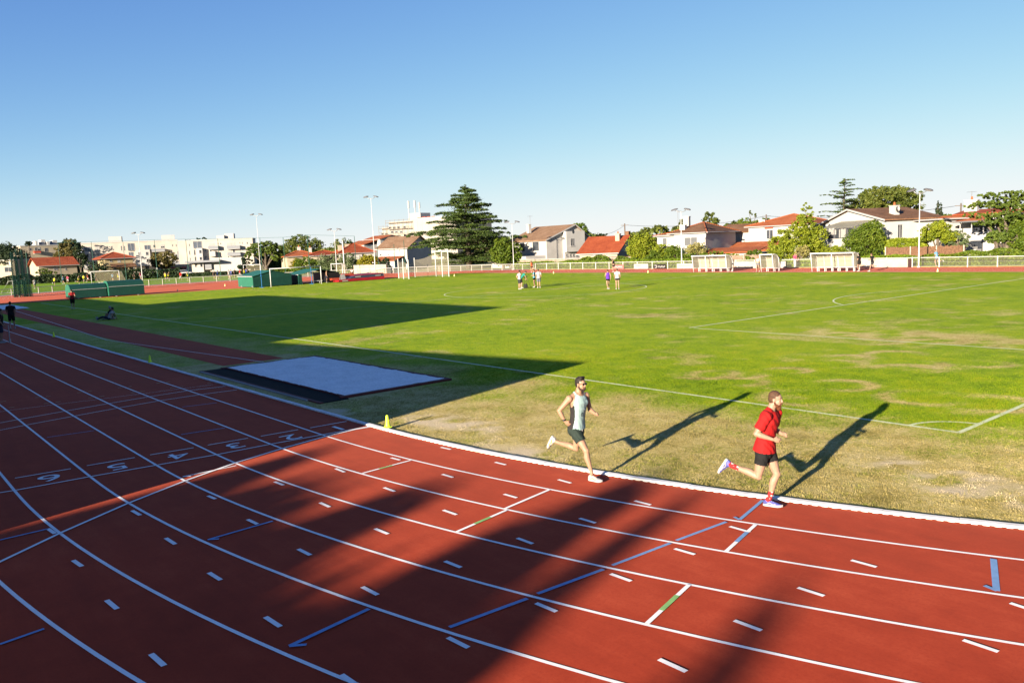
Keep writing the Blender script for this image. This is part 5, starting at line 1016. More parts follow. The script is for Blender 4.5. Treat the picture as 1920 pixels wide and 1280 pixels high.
for k in range(5): x = xm+(W-xm)*k/4; b.box('verandah_post', x-.05, x+.05, -2.55, -2.45, zv0+.002, zv1-.002, FRAME)
b.box('balustrade', xm, W+1, -2.6, -2.55, zv0+.002, zv0+.75, FRAME); b.box('door', xm+1.2, xm+2.6, -2.64, -2.602, .1, zv0-.2, PANE)
x, z = b.P(1821, 376, 4); b.chim(x, 4.2, z3-.4, z, 1.5, WWHITE); b.chim(W*.82, 4.2, z3-.4, z-.9, 1.0, WWHITE, False); b.aerial(x-.5, 5.3, z3, z+1.2)
mb = MB(); ya = -4.4
for k in range(9): mb.box(xm+.6+.42*k, xm+1.02+.42*k, ya, ya+1.2, 0, max(.12, zv0*(1-k/9)))
mb.build('stair', WWHITE, b.root)
# ---- H7 white house with brown roof by the cedar
b = Bld('gabled_house', 'white two-storey house with brown roof left of the cedar, orange lean-to in front', 'house', 709, 178, 763, 175); W = b.w; _, ze = b.P(735, 465); _, zr = b.P(770, 443.5, 5); dp = 10.5
b.box('wall', 0, W, 0, dp, 0, ze, WWHITE); b.gable(0, W, 0, dp, ze, zr, 'x', T_TAN, .55, WWHITE)
for u0 in (711.5, 727, 736.5): b.win(u0, 472, u0+(4.5 if u0 < 715 else 2.6), 480 if u0 < 735 else 476.5, 0, .6)
_, zz = b.P(735, 486.5, -3.5); b.box('lean_to', .6, W*.85, -3.5, -.004, 0, zz-.2, WWHITE); MB().loft([[(x, -3.9, zz-.3), (x, -.01, zz+.55), (x, -.01, zz+.65), (x, -3.9, zz-.2)] for x in (.3, W*.9)]).build('lean_to_roof', T_OR, b.root); b.box('skylight', W*.62, W*.8, 2.2, 3.4, ze+(zr-ze)*.58, ze+(zr-ze)*.58+.8, BLP) if False else None
b.chim(W*.35, 6.5, zr-.7, zr+.5, .8, WCREAM, False)
# ---- H8 red hip roof, dark walls
b = Bld('hip_roofed_house', 'house with wide red hip roof behind the grey-green and yellow bushes', 'house', 636, 186, 701, 189); W = b.w; _, ze = b.P(670, 474); _, zr = b.P(672, 456.8, 5); b.box('wall', 0, W, 0, 10, 0, ze, WGREY); b.hip(0, W, 0, 10, ze, zr, T_RED, .5, W*.5, W*.6); x, z = b.P(633, 462, 3); b.chim(1.0, 4, ze+.6, z+.2, 1.0, WCREAM, False); b.chim(3.0, 6, ze+1.0, z+.4, .9, WCREAM, False)
b.box('left_wing', -6.5, -.004, 1, 9, 0, ze-.2, WCREAM); b.hip(-6.5, 1, 1, 9, ze-.2, zr-1.2, T_RED, .4)
for u0 in (644, 660, 678): b.win(u0, 476, u0+5, 481)
# ---- H9
b = Bld('hip_roofed_house', 'cream house with orange hip roof and small chimneys between umbrella pine and far goal', 'house', 537, 194, 597, 197); W = b.w; _, ze = b.P(565, 480); _, zr = b.P(574, 468.5, 5); b.box('wall', 0, W, 0, 10, 0, ze, WCREAM); b.hip(0, W, 0, 10, ze, zr, T_OR, .6); b.chim(W*.5, 5, zr-.4, zr+.7, .7); b.chim(W*.86, 5, zr-1, zr+.4, .6); b.win(578, 481, 583, 486, 0, .5)
# ---- H10, H11 left houses
b = Bld('gabled_house', 'long cream house with red gable roof at the left, behind the training pitch', 'house', 69, 206, 141, 212); W = b.w; _, ze = b.P(105, 496.5); _, zr = b.P(105, 482.7, 4.5); b.box('wall', 0, W, 0, 9, 0, ze, WCREAM); b.gable(0, W, 0, 9, ze, zr, 'x', T_RED, .6, WCREAM)
for u0 in (100, 104.5, 121): b.win(u0, 500, u0+3.2, 506, 0, .7)
b = Bld('hip_roofed_house', 'ochre two-storey house with red hip roof and tiled porch before the apartments', 'house', 195, 209, 247, 213); W = b.w; _, ze = b.P(222, 484); _, zr = b.P(218.5, 472.3, 4.5); b.box('wall', 0, W, 0, 9, 0, ze, WYEL); b.hip(-.6, W+.2, 0, 9, ze, zr, T_RED, .6)
_, zp = b.P(225, 501, -2.5); _, zq = b.P(225, 494.5, 0); xp, _ = b.P(209, 500); MB().loft([[(x, -2.9, zp), (x, -.01, zq), (x, -.01, zq+.1), (x, -2.9, zp+.1)] for x in (xp-.4, W+.3)]).build('porch_roof', T_BROWN, b.root)
for k in range(4): x = xp+(W-xp)*k/3; b.box('porch_post', x-.12, x+.12, -2.6, -2.36, 0, zp-.004, WYEL)
b.win(205.5, 487, 210, 490.5); b.win(220, 486, 226, 491.5, 0, 1.0); b.win(212, 502, 219, 508); b.win(231, 503, 241, 509); b.win(195.5, 495, 197.5, 499)
b = Bld('flat_roofed_building', 'low white flat-roofed building with red-trimmed dark opening before the apartments', 'building', 298, 224, 357, 228); W = b.w; _, z1 = b.P(325, 498); b.box('wall', 0, W, 0, 10, 0, z1, WWHITE); x0_, zt = b.P(303, 504); x1_, zb = b.P(350, 514); b.box('opening', x0_, x1_, -.03, -.004, max(.1, zb), zt, PANE); b.box('red_lintel', x0_-.1, x1_+.1, -.08, -.031, zt-.05, zt+.3, VR); b.box('side_block', -8.5, -.004, 1, 8, 0, z1-1.7, WWHITE); b.box('roof_slab', -.3, W+.3, -.4, 10, z1+.002, z1+.25, WWHITE)
# ---- apartments
def block(lb, u0, u1, D0, D1, vtop, segs, wins, cat='apartment block', dp=13, m=None):
    b = Bld('apartment_block', lb, cat, u0, D0, u1, D1, 'apartment blocks across the street'); _, H = b.P((u0+u1)/2, vtop); b.box('wall', 0, b.w, 0, dp, 0, H, m or WBEIGE); b.box('parapet', -.1, b.w+.1, -.12, dp+.1, H+.002, H+.28, WWHITE); b.H = H
    for k, (ua, ub, va, vb, y) in enumerate(segs):
        x0, z1 = b.P(ua, va, y); x1, z0 = b.P(ub, vb, y); b.box('bay' if y < 0 else 'roof_house', x0, x1, y, y+(-y-.004 if y < 0 else 4.5), max(0, z0) if y < 0 else H+.285, z1, WWHITE)
    for w_ in wins:
        y = w_[4] if len(w_) > 4 else 0; b.win(w_[0], w_[1], w_[2], w_[3], y, w_[5] if len(w_) > 5 else 0, False)
    return b
BALC = mat('balcony_grey', (.22,.23,.25), .7, .08, 3)
def balcony(b, ua, ub, va, vb, m=None, dep=1.4):
    x0, z1 = b.P(ua, va, -dep); x1, z0 = b.P(ub, vb, -dep); B_ = b.box('balcony', x0, x1, -dep, -.005, z0-.15, z0, WWHITE); MB().box(x0, x1, -dep, -dep+.06, z0+.002, z1).box(x0, x0+.06, -dep+.062, -.01, z0+.002, z1).box(x1-.06, x1, -dep+.062, -.01, z0+.002, z1).build('railing', m or BALC, B_)
REC = mat('blue_grey_glazing', (.075,.09,.115), .35, .15, 1.5, 0, 30, .5)
def recess(b, u0, v0, u1, v1):
    x0, z1 = b.P(u0, v0); x1, z0 = b.P(u1, v1); r_ = b.box('loggia', x0, x1, -.05, -.004, z0, z1, REC); n = max(2, int((x1-x0)/1.1)); mb = MB()
    for k in range(n+1): x = x0+(x1-x0)*k/n; mb.box(x-.04, x+.04, -.09, -.051, z0, z1)
    mb.box(x0, x1, -.5, -.052, z0-.06, z0-.004); mb.build('mullion', FRAME, r_)
b = block('pale four-storey apartment block with roof houses, left half behind the ochre house', 153, 334, 246, 256, 454, ((203,228.5,443.8,455,3),(302,328,441,452,3),(253,283.5,469,498,-1.6),(154,172,472,505,-.6)), ((161.5,476,167,482.2,-.6),(163,489,169,494,-.6),(200,461,202.8,466.8),(208,461,211,466.8),(226,461,229,469.8),(231.8,461,234.6,469.8),(174,474,178,479),(182,475.5,186,478.5),(200,474.5,203,478),(259,472.7,264,478.6,-1.6),(273,472.2,278.6,478.6,-1.6),(260,486,265,490.2,-1.6,.5),(274.5,485.5,278.5,491,-1.6),(178,463,187,470,0,.9),(287,459,291,464),(301,459,309,465,0,.5),(322,458,324.2,462.3),(329,458,331.2,462.3),(332,471,334,477),(272,498,280,505),(292,472,298,476)))
recess(b, 157.5, 463.5, 171, 472); recess(b, 239, 456.5, 252.5, 469.5); recess(b, 270.5, 460, 282, 467.2); balcony(b, 284, 309, 467, 470.5); balcony(b, 318, 341.5, 476.8, 482.3); balcony(b, 321, 343, 489.8, 495.5); recess(b, 241, 473, 251, 485)
b = block('pale apartment block with white stair bay and many balconies, left of the umbrella pine', 335, 475, 249, 254, 450, ((406,420.5,441.6,448.5,2),(420.7,438.5,438,448,3),(367.5,383,465.5,512,-1.5),(396,455,484,509,-.8)), ((353.7,457,356.2,461.8),(354,470,356.8,478),(355.5,483,358,491.5),(363,468,367,478.5,0),(364.5,481,368.5,491.5,0),(365,494,369,501,0),(373,468.7,378.3,475,-1.5),(374,481.7,379.3,487.6,-1.5),(375,494,380,500.5,-1.5),(391.7,456,402,464,0,.85),(393,467,397,472),(409,467.5,411,471),(412.5,455,414.8,458.4),(407.5,455,409.5,458.4),(413,468,415,471),(414,480,416.5,483.5),(425.8,455,434,463,0,.9),(435,454.5,441,462.5,0,.9),(427,467,434,475,0,.9),(436,466,441,475.5),(437,478,442.5,485.3),(448.5,453.5,450.3,457),(453,453.5,455,457.5),(462,453.5,464.8,457.8),(449,467,451,470.5),(454,466.5,456,470),(450,479,452.5,482.5),(454.5,479,457,482.5),(427,479.5,429.5,485),(384,468,387,472),(384.5,480,387.5,484.5),(385,493,388,497)))
recess(b, 361.7, 453, 378.5, 464.8); balcony(b, 390, 409, 461.5, 466.5); balcony(b, 392.5, 404, 471.5, 479.5, WWHITE); balcony(b, 425, 450, 461, 465.5); balcony(b, 426, 451, 473.5, 478); balcony(b, 384, 397, 495, 504); b.box('shop_canopy', 2, 12, -3.5, -.01, 3.0, 3.6, BALC)
b = block('white stepped building with flat roof and chimneys at the far left behind trees', 39, 112, 280, 288, 461, ((66,71,452,461,2),(77,86,449.5,461,3),(88,93.5,453,461,2),(99,108,450.5,461,3)), ((52.5,465,59.5,470),(65,464,70,470,0,0),(70,463.5,76,470,0,.5),(83,465,90,472)), 'apartment block', 12, WCREAM); balcony(b, 64, 77, 470.5, 474.5, VO)
b = block('low white building at the left edge behind the green net', -12, 24, 234, 232, 489, (), ((8,501,24,510,0,0),(12,491,22,498,0,1)), 'apartment block', 10, WCREAM)
# white tower block with scaffolding and antennas
b = Bld('tower_block', 'large white block wrapped in scaffolding with antenna masts on its roof, left of cedar', 'apartment block', 709, 345, 858, 318); H = b.P(800, 409.5)[1]; H2 = b.P(745, 415)[1]; H3 = b.P(714, 427)[1]; xa, _ = b.P(776, 440); xb, _ = b.P(724, 440)
TWALL = mat('tower_plaster', (.33,.30,.26), .9, .05, .3); b.box('wall', xa, b.w, 0, 22, 0, H, TWALL); b.box('stepped_wing', xb, xa-.004, 2, 22, 0, H2, TWALL); b.box('low_wing', 0, xb-.004, 3, 22, 0, H3, TWALL); b.box('parapet', xa-.1, b.w+.1, -.1, 22, H+.002, H+.35, WWHITE)
x0_, z_ = b.P(768, 400.5, 6); x1_, _ = b.P(788, 400.5, 6); pr = b.box('plant_room', x0_, x1_, 6, 12, H+.002, z_, WWHITE); SCAF = mat('scaffold_tube', (.20,.165,.12), .6, .1, 4); PLNK = mat('scaffold_plank', (.17,.125,.07), .8, .15, 4)
for u, vt, vb in ((765.2,377,399),(777,376,398),(785.6,379.5,396)):
    x, zt = b.P(u, vt, 6.5); _, zm = b.P(u, (vt+vb)/2, 6.5); mb = MB(); mb.tube([(x,6.5,H if u < 767 else z_),(x,6.5,zm)], .22, 6); mb.tube([(x,6.5,zm-.5),(x,6.5,zt)], .42, 8); mb.build('antenna', WWHITE, b.root)
for k in range(4): x, z = b.P(782+k*9, 408, 1); b.box('roof_rail', x, x+2.0, 1, 1.1, H+.36, H+.7, VO)
for y, xs, xe, zt in ((1.0, xb, xa+5, H2), (2.0, 0, xb, H3)):
    mb = MB(); nlev = int(zt/2.6)
    for k in range(1, nlev+1): z = zt-2.6*(nlev-k)-.5; mb.box(xs, xe, y-.9, y-.02, z, z+.16)
    mb.build('scaffold_planks', PLNK, b.root); mb = MB(); n = int((xe-xs)/2.4)
    for k in range(n+1): x = xs+(xe-xs)*k/n; mb.tube([(x,y-.95,0),(x,y-.95,zt+.8)], .07, 5)
    for k in range(1, nlev+1): z = zt-2.6*(nlev-k)+.5; mb.tube([(xs,y-.95,z),(xe,y-.95,z)], .06, 5)
    mb.build('scaffold_tubes', SCAF, b.root)
for (u, v) in ((729,425),(737,425),(745,424.5),(756,424),(741,433),(750,433),(733,433),(715,437),(722,437),(741,448),(753,448),(760,440)): b.win(u, v, u+5, v+4.2, 2 if u > 724 else 3)
b = Bld('gabled_house', 'pale house with two small orange roofs below the scaffolded block', 'house', 684, 262, 714, 256); W = b.w; _, ze = b.P(700, 449); b.box('wall', 0, W, 0, 9, 0, ze, WWHITE); b.gable(0, W, 0, 9, ze, ze+1.1, 'x', T_OR, .4, WWHITE); b.box('front_wing', -2.5, W*.8, -5, -.004, 0, ze-1.6, WWHITE); MB().loft([[(x, -5.5, ze-1.6), (x, -.01, ze-.3), (x, -.01, ze-.15), (x, -5.5, ze-1.45)] for x in (-3, W*.85)]).build('wing_roof', T_OR, b.root); b.win(690, 452.5, 694, 456); b.win(703, 452.5, 707, 456)
# garden walls and screens
STONE = mat('garden_stone', (.24,.20,.15), .95, .25, 1.6, .6, 6)
def gwall(name, lb, cat, u0, D0, u1, D1, vt, m, th=.25, slats=False):
    b = Bld(name, lb, cat, u0, D0, u1, D1); _, H = b.P((u0+u1)/2, vt); 
    if not slats: b.box('wall_panel', 0, b.w, 0, th, 0, H, m); b.box('coping', -.05, b.w+.05, -.04, th+.04, H+.002, H+.10, CONC)
    else:
        mb = MB(); x = 0
        while x < b.w: h = H+random.uniform(-.07,.07); mb.box(x, x+.09, random.uniform(-.02,.0), .05, 0, h); x += .097
        mb.build('reeds', m, b.root); n = int(b.w/2.4)
        for k in range(n+1): x = b.w*k/n; b.box('post', x-.05, x+.05, -.14, -.03, 0, H+.06, CONCP)
gwall('garden_wall', 'low stone garden wall in front of the brown-roofed gable house', 'wall', 964, ('Y',86.5), 1232, ('Y',86.5), 484.5, STONE)
gwall('garden_wall', 'cream garden wall below the yellow-green bush', 'wall', 661, 156, 722, 150, 497.5, WCREAM)
REED = mat('brown_reed', (.15,.078,.042), .9, .3, 5, .4, 30); PALE = mat('weathered_wood', (.24,.17,.12), .9, .2, 3, .3, 20)
gwall('reed_fence', 'tall brown reed screen fence behind the right lamp post', 'fence', 1661, ('Y',84.6), 1808, ('Y',84.6), 462, REED, .05, True)
gwall('board_fence', 'weathered pinkish board fence with pale posts between the two left dugouts', 'fence', 1310, ('Y',84.6), 1425, ('Y',84.6), 478.5, PALE, .05, True)
gwall('board_fence', 'weathered board fence behind the longest dugout', 'fence', 1552, ('Y',84.6), 1610, ('Y',84.6), 475, PALE, .05, True)
# utility poles and wires
WOODP = mat('pole_wood', (.12,.09,.07), .9, .15, 3)
def upole(lb, u, D, vt):
    x, y = at_u(u, D); H = zpx(x, y, vt); r_ = empty('utility_pole', (x, y, 0), 0, lb, 'pole', 'utility poles behind the houses'); mb = MB(); mb.tube([(0,0,0),(0,0,H)], [.16,.11], 8); mb.build('pole', WOODP, r_, True); mb = MB(); mb.beam((-.7,-.3,H-.35),(.7,.3,H-.35), .1); mb.build('crossarm', WOODP, r_); return Vector((x, y, H-.3))
q1 = upole('utility pole right of the brown-roofed gable house', 1172.5, 160, 419); q2 = upole('utility pole behind the orange-roofed house', 1437, 150, 402); q3 = upole('slim utility pole behind the house at the right edge', 1800, 120, 381)
def wire(lb, a, c): mb = MB(); a = Vector(a); c = Vector(c); mb.tube([a+(c-a)*k/12+Vector((0,0,-.9*(1-(2*k/12-1)**2))) for k in range(13)], .028, 4); tag(mb.build('power_line', DARK), lb, 'power line', 'overhead lines')
P = wp(1120, 436, 200); wire('power line running left from the first utility pole', q1, tuple(P)); wire('power line between the two left utility poles', q1, q2); wire('power line to the slim pole at the right', q2, q3)
# parked car behind the training pitch
cr = empty('parked_car', (*at_u(342, 208), 0), YAW-math.pi/2+.15, 'white car parked behind the hedge of the training pitch', 'car'); CARW = mat('car_paint', (.4,.4,.4), .25, .03, 2, 0, 30, .5)
mb = MB(); mb.loft([[(x, -.85*s, z0), (x, .85*s, z0), (x, .85*s*.98, z1), (x, -.85*s*.98, z1)] for x, s, z0, z1 in ((-2.1,.8,.35,.7),(-1.95,.95,.25,.85),(-.9,1,.22,.95),(.9,1,.22,.95),(1.9,.95,.25,.85),(2.1,.8,.35,.65))]); mb.build('body', CARW, cr, False); mb = MB(); mb.loft([[(x, -.72*s, .93), (x, .72*s, .93), (x+o, .6*s, 1.45), (x+o, -.6*s, 1.45)] for x, s, o in ((-1.5,1,.35),(-.6,1,.0),(.9,1,-.45))]); mb.build('cabin', PANE, cr)
mb = MB(); mb.box(-1.1, .45, -.58, .58, 1.452, 1.49); mb.build('roof', CARW, cr)
for x in (-1.3, 1.3):
    for y in (-.8, .8): mb = MB(); mb.tube([(x,y-.1,.32),(x,y+.1,.32)], .32, 14); mb.build('wheel', BOARDK, cr)
# ================================================================== trees, bushes, hedges
L_CEDAR = leafmat('cedar_needles', [(.016,.034,.009),(.045,.078,.014),(.10,.14,.024)], .15, .35)
L_OAK = leafmat('oak_leaf', [(.030,.048,.008),(.080,.105,.015),(.150,.155,.024)], .25, .3)
L_MID = leafmat('mid_leaf', [(.035,.065,.006),(.085,.135,.010),(.16,.195,.014)], .3, .4)
L_LIME = leafmat('lime_leaf', [(.06,.10,.006),(.17,.21,.010),(.31,.33,.024)], .3, .5)
L_YEL = leafmat('yellow_leaf', [(.09,.10,.006),(.22,.20,.008),(.33,.28,.02)], .3, .5)
L_GREY = leafmat('grey_green_leaf', [(.05,.075,.03),(.095,.13,.05),(.16,.185,.085)], .2, .5)
L_DARK = leafmat('dark_leaf', [(.006,.016,.008),(.018,.036,.013),(.05,.07,.018)], .15, .3)
L_OLIVE = leafmat('olive_brown_leaf', [(.045,.045,.012),(.10,.085,.02),(.17,.14,.035)], .2, .4)
L_PINE = leafmat('pine_needles', [(.026,.052,.008),(.075,.115,.014),(.15,.185,.022)], .15, .4)
L_HEDGE = leafmat('hedge_leaf', [(.05,.10,.006),(.12,.185,.008),(.20,.25,.014)], .3, .8)
L_PALE = leafmat('cream_flower_leaf', [(.12,.13,.02),(.24,.22,.06),(.38,.33,.13)], .25, .6)
TRUNK = mat('grey_trunk', (.12,.095,.07), .95, .3, 2, .6, 15)
def crown_pts(n, blobs):
    vol = np.array([b[3]*b[4]*b[5] for b in blobs])**.75; vol /= vol.sum(); out = []
    for b, k in zip(blobs, vol):
        m = max(12, int(n*k)); nc = max(5, int(m/38)); d = rng.normal(size=(nc, 3)); d /= np.linalg.norm(d, axis=1)[:, None]; rr = rng.uniform(.55, 1.0, nc)[:, None]; cc = np.array(b[:3])+d*rr*np.array(b[3:6])
        s = min(b[3:6])*rng.uniform(.18, .40, nc); i = rng.integers(0, nc, m); e = rng.normal(size=(m, 3)); e /= np.linalg.norm(e, axis=1)[:, None]; e[:,2] *= .75
        out.append(cc[i]+e*(s[i]*rng.uniform(.35, 1.05, m))[:, None])
    return np.concatenate(out)
def limbs(mb, blobs, zb, r):
    for b in blobs[:9]:
        q = Vector(b[:3]); mid = Vector((q.x*.45, q.y*.45, zb+(q.z-zb)*.5)); mb.tube([(0,0,zb*.75), mid, q], [r*.55, r*.35, r*.12], 6)
def tree(name, lb, u, D, vt, wpx, m, n, leaf, blobs=None, cat='tree', trunk=.22, group=None, vb=None, squash=1.0):
    D = Dn(u, D); leaf *= .68; n = int(n*1.9)
    if u > 870 and D < Dn(u, ('Y', 84)): D = Dn(u, ('Y', 84.5+(D*7 % 5)*.55))
    x, y = at_u(u, D); H = zpx(x, y, vt); Wd = wpx*D/FPX; zb = .25*H if vb is None else max(.15, zpx(x, y, vb)); root = empty(name, (x, y, 0), YAW-math.pi/2, lb, cat, group)
    if blobs is None: blobs = [(0,0,.5,.5,.5,.5),(-.24,.05,.40,.27,.3,.33),(.25,-.05,.42,.27,.3,.34),(.05,-.2,.36,.3,.25,.3),(-.08,.1,.76,.25,.25,.22),(.17,.05,.66,.2,.22,.2),(-.22,-.08,.62,.18,.2,.2)]
    B_ = [(b[0]*Wd, b[1]*Wd, zb+b[2]*(H-zb), b[3]*Wd, b[4]*Wd, b[5]*(H-zb)) for b in blobs]
    C = crown_pts(n, B_); C = C[(C[:,2] > .05)]; zm = C[:,2].max(); C[:,2] = np.where(C[:,2] > H, H-(C[:,2]-H)*.3, C[:,2])
    leaf_obj('crown' if cat == 'tree' else 'foliage', C, leaf, m, root, squash)
    mb = MB(); mb.tube([(0,0,-.1),(.03*H*.1,0,zb*.6),(0,0,zb+.35*(H-zb))], [trunk*1.25,trunk,trunk*.6], 9); limbs(mb, B_, zb, trunk); mb.build('trunk', TRUNK, root, True); return root
def hedge(lb, u0, D0, u1, D1, vt, dep, m, n, leaf=.18, rough=.25, cat='hedge', name='hedge'):
    a, b = np.array(at_u(u0, D0)), np.array(at_u(u1, D1)); d = b-a; L = float(np.hypot(*d)); n = int(n*1.6); H = zpx(*((a+b)/2), vt); root = empty(name, (a[0], a[1], 0), math.atan2(d[1], d[0]), lb, cat)
    x = rng.uniform(0, L, n); top = H*(1+rough*2*(fbm(x, x*0+7.3, 2.6, 51)-.5)); s = rng.random(n); yy = rng.uniform(-dep/2, dep/2, n); zz = rng.random(n)
    k = rng.random(n); z = np.where(k < .45, top*(1-.12*rng.random(n)), top*zz); yy = np.where((k >= .45) & (k < .85), -dep/2+rng.uniform(0, .22*dep, n)+.25*dep*(fbm(x, zz*H, .9, 61)-.5), yy)
    leaf_obj('foliage', np.stack([x, yy, np.maximum(z, .05)], 1), leaf, m, root); mb = MB(); mb.box(.1, L-.1, -dep*.16, dep*.16, 0, H*.7); mb.build('woody_core', BARK, root); return root
def conifer(name, lb, u, D, vt, prof, m, n, leaf, vb, lev, trunk=.45, droop=.06, flat=.16, squash=.35):
    """layered cedar: prof = list of (row, left px, right px) half widths"""
    x, y = at_u(u, D); H = zpx(x, y, vt); root = empty(name, (x, y, 0), YAW-math.pi/2, lb, 'tree'); k = D/FPX; zb = zpx(x, y, vb)
    zs = np.array([zpx(x, y, p[0]) for p in prof])[::-1]; lw = np.array([p[1]*k for p in prof])[::-1]; rw = np.array([p[2]*k for p in prof])[::-1]
    mb = MB(); mb.tube([(0,0,-.1),(.05,0,H*.3),(-.08,.05,H*.65),(.02,0,H*.985)], [trunk*1.2,trunk,trunk*.5,.04], 9); C = []; wt = []
    for i in range(lev):
        f = (i+.5)/lev; z0 = zb+(H-zb)*f**.92*.98; zc_ = 0; na = 8 if f < .75 else 6; ph = rng.uniform(0, 6.28)
        for j in range(na):
            a = ph+2*math.pi*j/na+rng.uniform(-.35, .35); c = math.cos(a); wl = float(np.interp(z0, zs, rw if c > 0 else lw)); wm = float(np.interp(z0, zs, (rw+lw)/2)); L = (wm*(1-abs(c))+wl*abs(c))*(rng.uniform(.42, .8) if rng.random() < .45 else rng.uniform(.85, 1.15)); z0 = min(H-.4, zb+(H-zb)*(max(.02, i+.5+rng.uniform(-.55,.55))/lev)**.92*.98); wl = float(np.interp(z0, zs, rw if c > 0 else lw)); L = min(L, wl*1.12+.6)
            if L < .3: L = .3
            rise = rng.uniform(-.02, .16)*L; e = np.array([L*c, L*math.sin(a), rise]); side = np.array([-math.sin(a), c, 0]); mb.tube([(0,0,z0-.15),(e[0]*.5,e[1]*.5,z0+rise*.75),(e[0]*.95,e[1]*.95,z0+e[2]*.95)], [trunk*.22*(1-f)+.03,.05,.015], 5)
            q = max(14, int(n*L/(lev*na*float(np.mean(lw+rw))/2))); t = rng.uniform(.16, 1, q)**.8; br = (1-t)*.55+.17; w_ = rng.normal(0, 1, q)*br*L*.35
            # twigs gather into flat pads
            pad = np.round(t*5+rng.normal(0,.25,q))/5; t2 = np.clip(t*.45+pad*.55, .1, 1.04)
            zz = z0+rise*np.sin(t2*1.6)-droop*L*np.maximum(t2-.75, 0)*4*.25+rng.normal(0, flat*(.35+.3*(1-t)), q)-.06*np.abs(w_)
            C.append(np.stack([e[0]*t2+side[0]*w_, e[1]*t2+side[1]*w_, zz], 1))
    tip = np.stack([rng.normal(0,.12,60), rng.normal(0,.12,60), H-rng.random(60)*1.2], 1); C.append(tip)
    leaf_obj('crown', np.concatenate(C), leaf, m, root, squash); mb.build('trunk', TRUNK, root, True); return root
conifer('cedar_tree', 'great dark layered cedar, the largest tree, in the centre left background', 878, 158, 346, ((346,3,3),(359,15,22),(377,42,50),(397,62,56),(424,84,76),(440,108,76),(456,116,96),(472,112,108),(487,76,102),(500,34,88)), L_CEDAR, 105000, .22, 496, 15, .5, .12, .26, .5)
conifer('cedar_tree', 'open-branched cedar rising behind the house with the sunroom', 1583, 142, 333, ((333,6,4),(345,20,20),(355,16,36),(370,40,36),(385,42,34),(400,46,30),(420,44,26),(440,30,20)), L_CEDAR, 9000, .20, 432, 10, .34, .10, .10, .35)
UMB = [(0,0,.80,.40,.40,.16),(-.25,.05,.66,.28,.3,.16),(.28,0,.66,.26,.3,.17),(.05,-.2,.60,.35,.25,.15),(-.30,-.1,.45,.2,.25,.16),(.05,.1,.92,.22,.25,.10)]
tree('umbrella_pine', 'dense dark-green umbrella pine with a bare forked trunk beside the apartments', 497, 200, 452.5, 74, L_PINE, 5200, .5, UMB+[(.30,0,.40,.2,.25,.22)], vb=497, trunk=.45)
tree('conifer', 'small dark conifer at the left foot of the umbrella pine', 461, 198, 477, 34, L_DARK, 1300, .42, [(0,0,.3,.5,.5,.3),(0,0,.6,.3,.3,.3),(-.2,0,.35,.3,.3,.2)], vb=512)
tree('broadleaf_tree', 'broad olive-green tree rising behind the cream orange-roofed house', 565, 262, 439.5, 84, L_OAK, 4600, .62, trunk=.4)
tree('broadleaf_tree', 'light green tree behind the red hip roof, left of the thick white pole', 637, 240, 444.5, 38, L_OAK, 2000, .55); tree('broadleaf_tree', 'yellowish tree peeking over the red hip roof, right of the thick white pole', 655, 244, 449, 30, L_MID, 1300, .55)
tree('broadleaf_tree', 'dark trees crown at the left edge behind the green nets'.replace('trees', 'tree'), 14, 236, 453, 62, L_DARK, 3200, .5); tree('broadleaf_tree', 'dark green tree between the green nets and the red gabled house', 46, 240, 476, 44, L_DARK, 1800, .5); tree('broadleaf_tree', 'dark tree with olive top right of the far left white building', 122, 240, 449.5, 44, L_OLIVE, 2200, .6); tree('broadleaf_tree', 'dark dense tree against the left end of the apartments', 148, 236, 458, 28, L_DARK, 1800, .55)
tree('broadleaf_tree', 'olive-brown tree in front of the apartment block balconies', 305, 222, 468.5, 52, L_OLIVE, 2600, .5); tree('shrub', 'dark palm-like shrub left of the ochre house', 178, 205, 488, 36, L_DARK, 1500, .45, cat='shrub', vb=520); tree('shrub', 'green shrub below the long red gable roof', 82, 200, 503, 34, L_MID, 1000, .4, cat='shrub', vb=524)
tree('shrub', 'grey-green bush behind the vault mat, left of the thick white pole', 618, 168, 475.5, 48, L_GREY, 3000, .36, cat='shrub', vb=512); tree('shrub', 'tall grey-green bush right of the thick white pole', 652, 165, 474, 42, L_GREY, 2600, .36, cat='shrub', vb=512); tree('shrub', 'bright yellow-green bush before the red hip roof', 690, 163, 475.5, 46, L_YEL, 2600, .36, cat='shrub', vb=506); tree('shrub', 'mixed green bush below the orange-roofed cream house', 575, 172, 481, 52, L_MID, 2600, .38, cat='shrub', vb=512)
tree('shrub', 'golden-green bush left of the red hip-roofed house, over the far goal', 556, 180, 484, 30, L_YEL, 1200, .38, cat='shrub', vb=510); tree('shrub', 'dark shrub below the lean-to of the white gabled house', 722, 160, 482, 20, L_DARK, 700, .3, cat='shrub', vb=505)
tree('broadleaf_tree', 'olive-gold tree behind the right skirts of the great cedar', 943, ('Y',84.6), 443, 46, L_MID, 4200, .42, vb=500); tree('broadleaf_tree', 'green-yellow tree behind the cedar, left of the brown-roofed gable house', 966, ('Y',86.5), 455, 28, L_MID, 2200, .42, vb=500)
tree('broadleaf_tree', 'light green tree behind the right gable of the brown-roofed house', 1088, 176, 417, 40, L_MID, 1900, .42, vb=455); tree('conifer', 'tiny dark conifer on the skyline left of the utility pole', 1129, 178, 429.5, 16, L_DARK, 500, .36, [(0,0,.3,.5,.5,.3),(0,0,.7,.25,.25,.28)]); tree('shrub', 'green bush behind the left end of the orange bungalow roof', 1117, 150, 441, 26, L_MID, 900, .36, cat='shrub')
tree('shrub', 'large bright lime bush right of the orange bungalow roof', 1203, 109, 436.5, 56, L_LIME, 5200, .30, cat='shrub', vb=490)
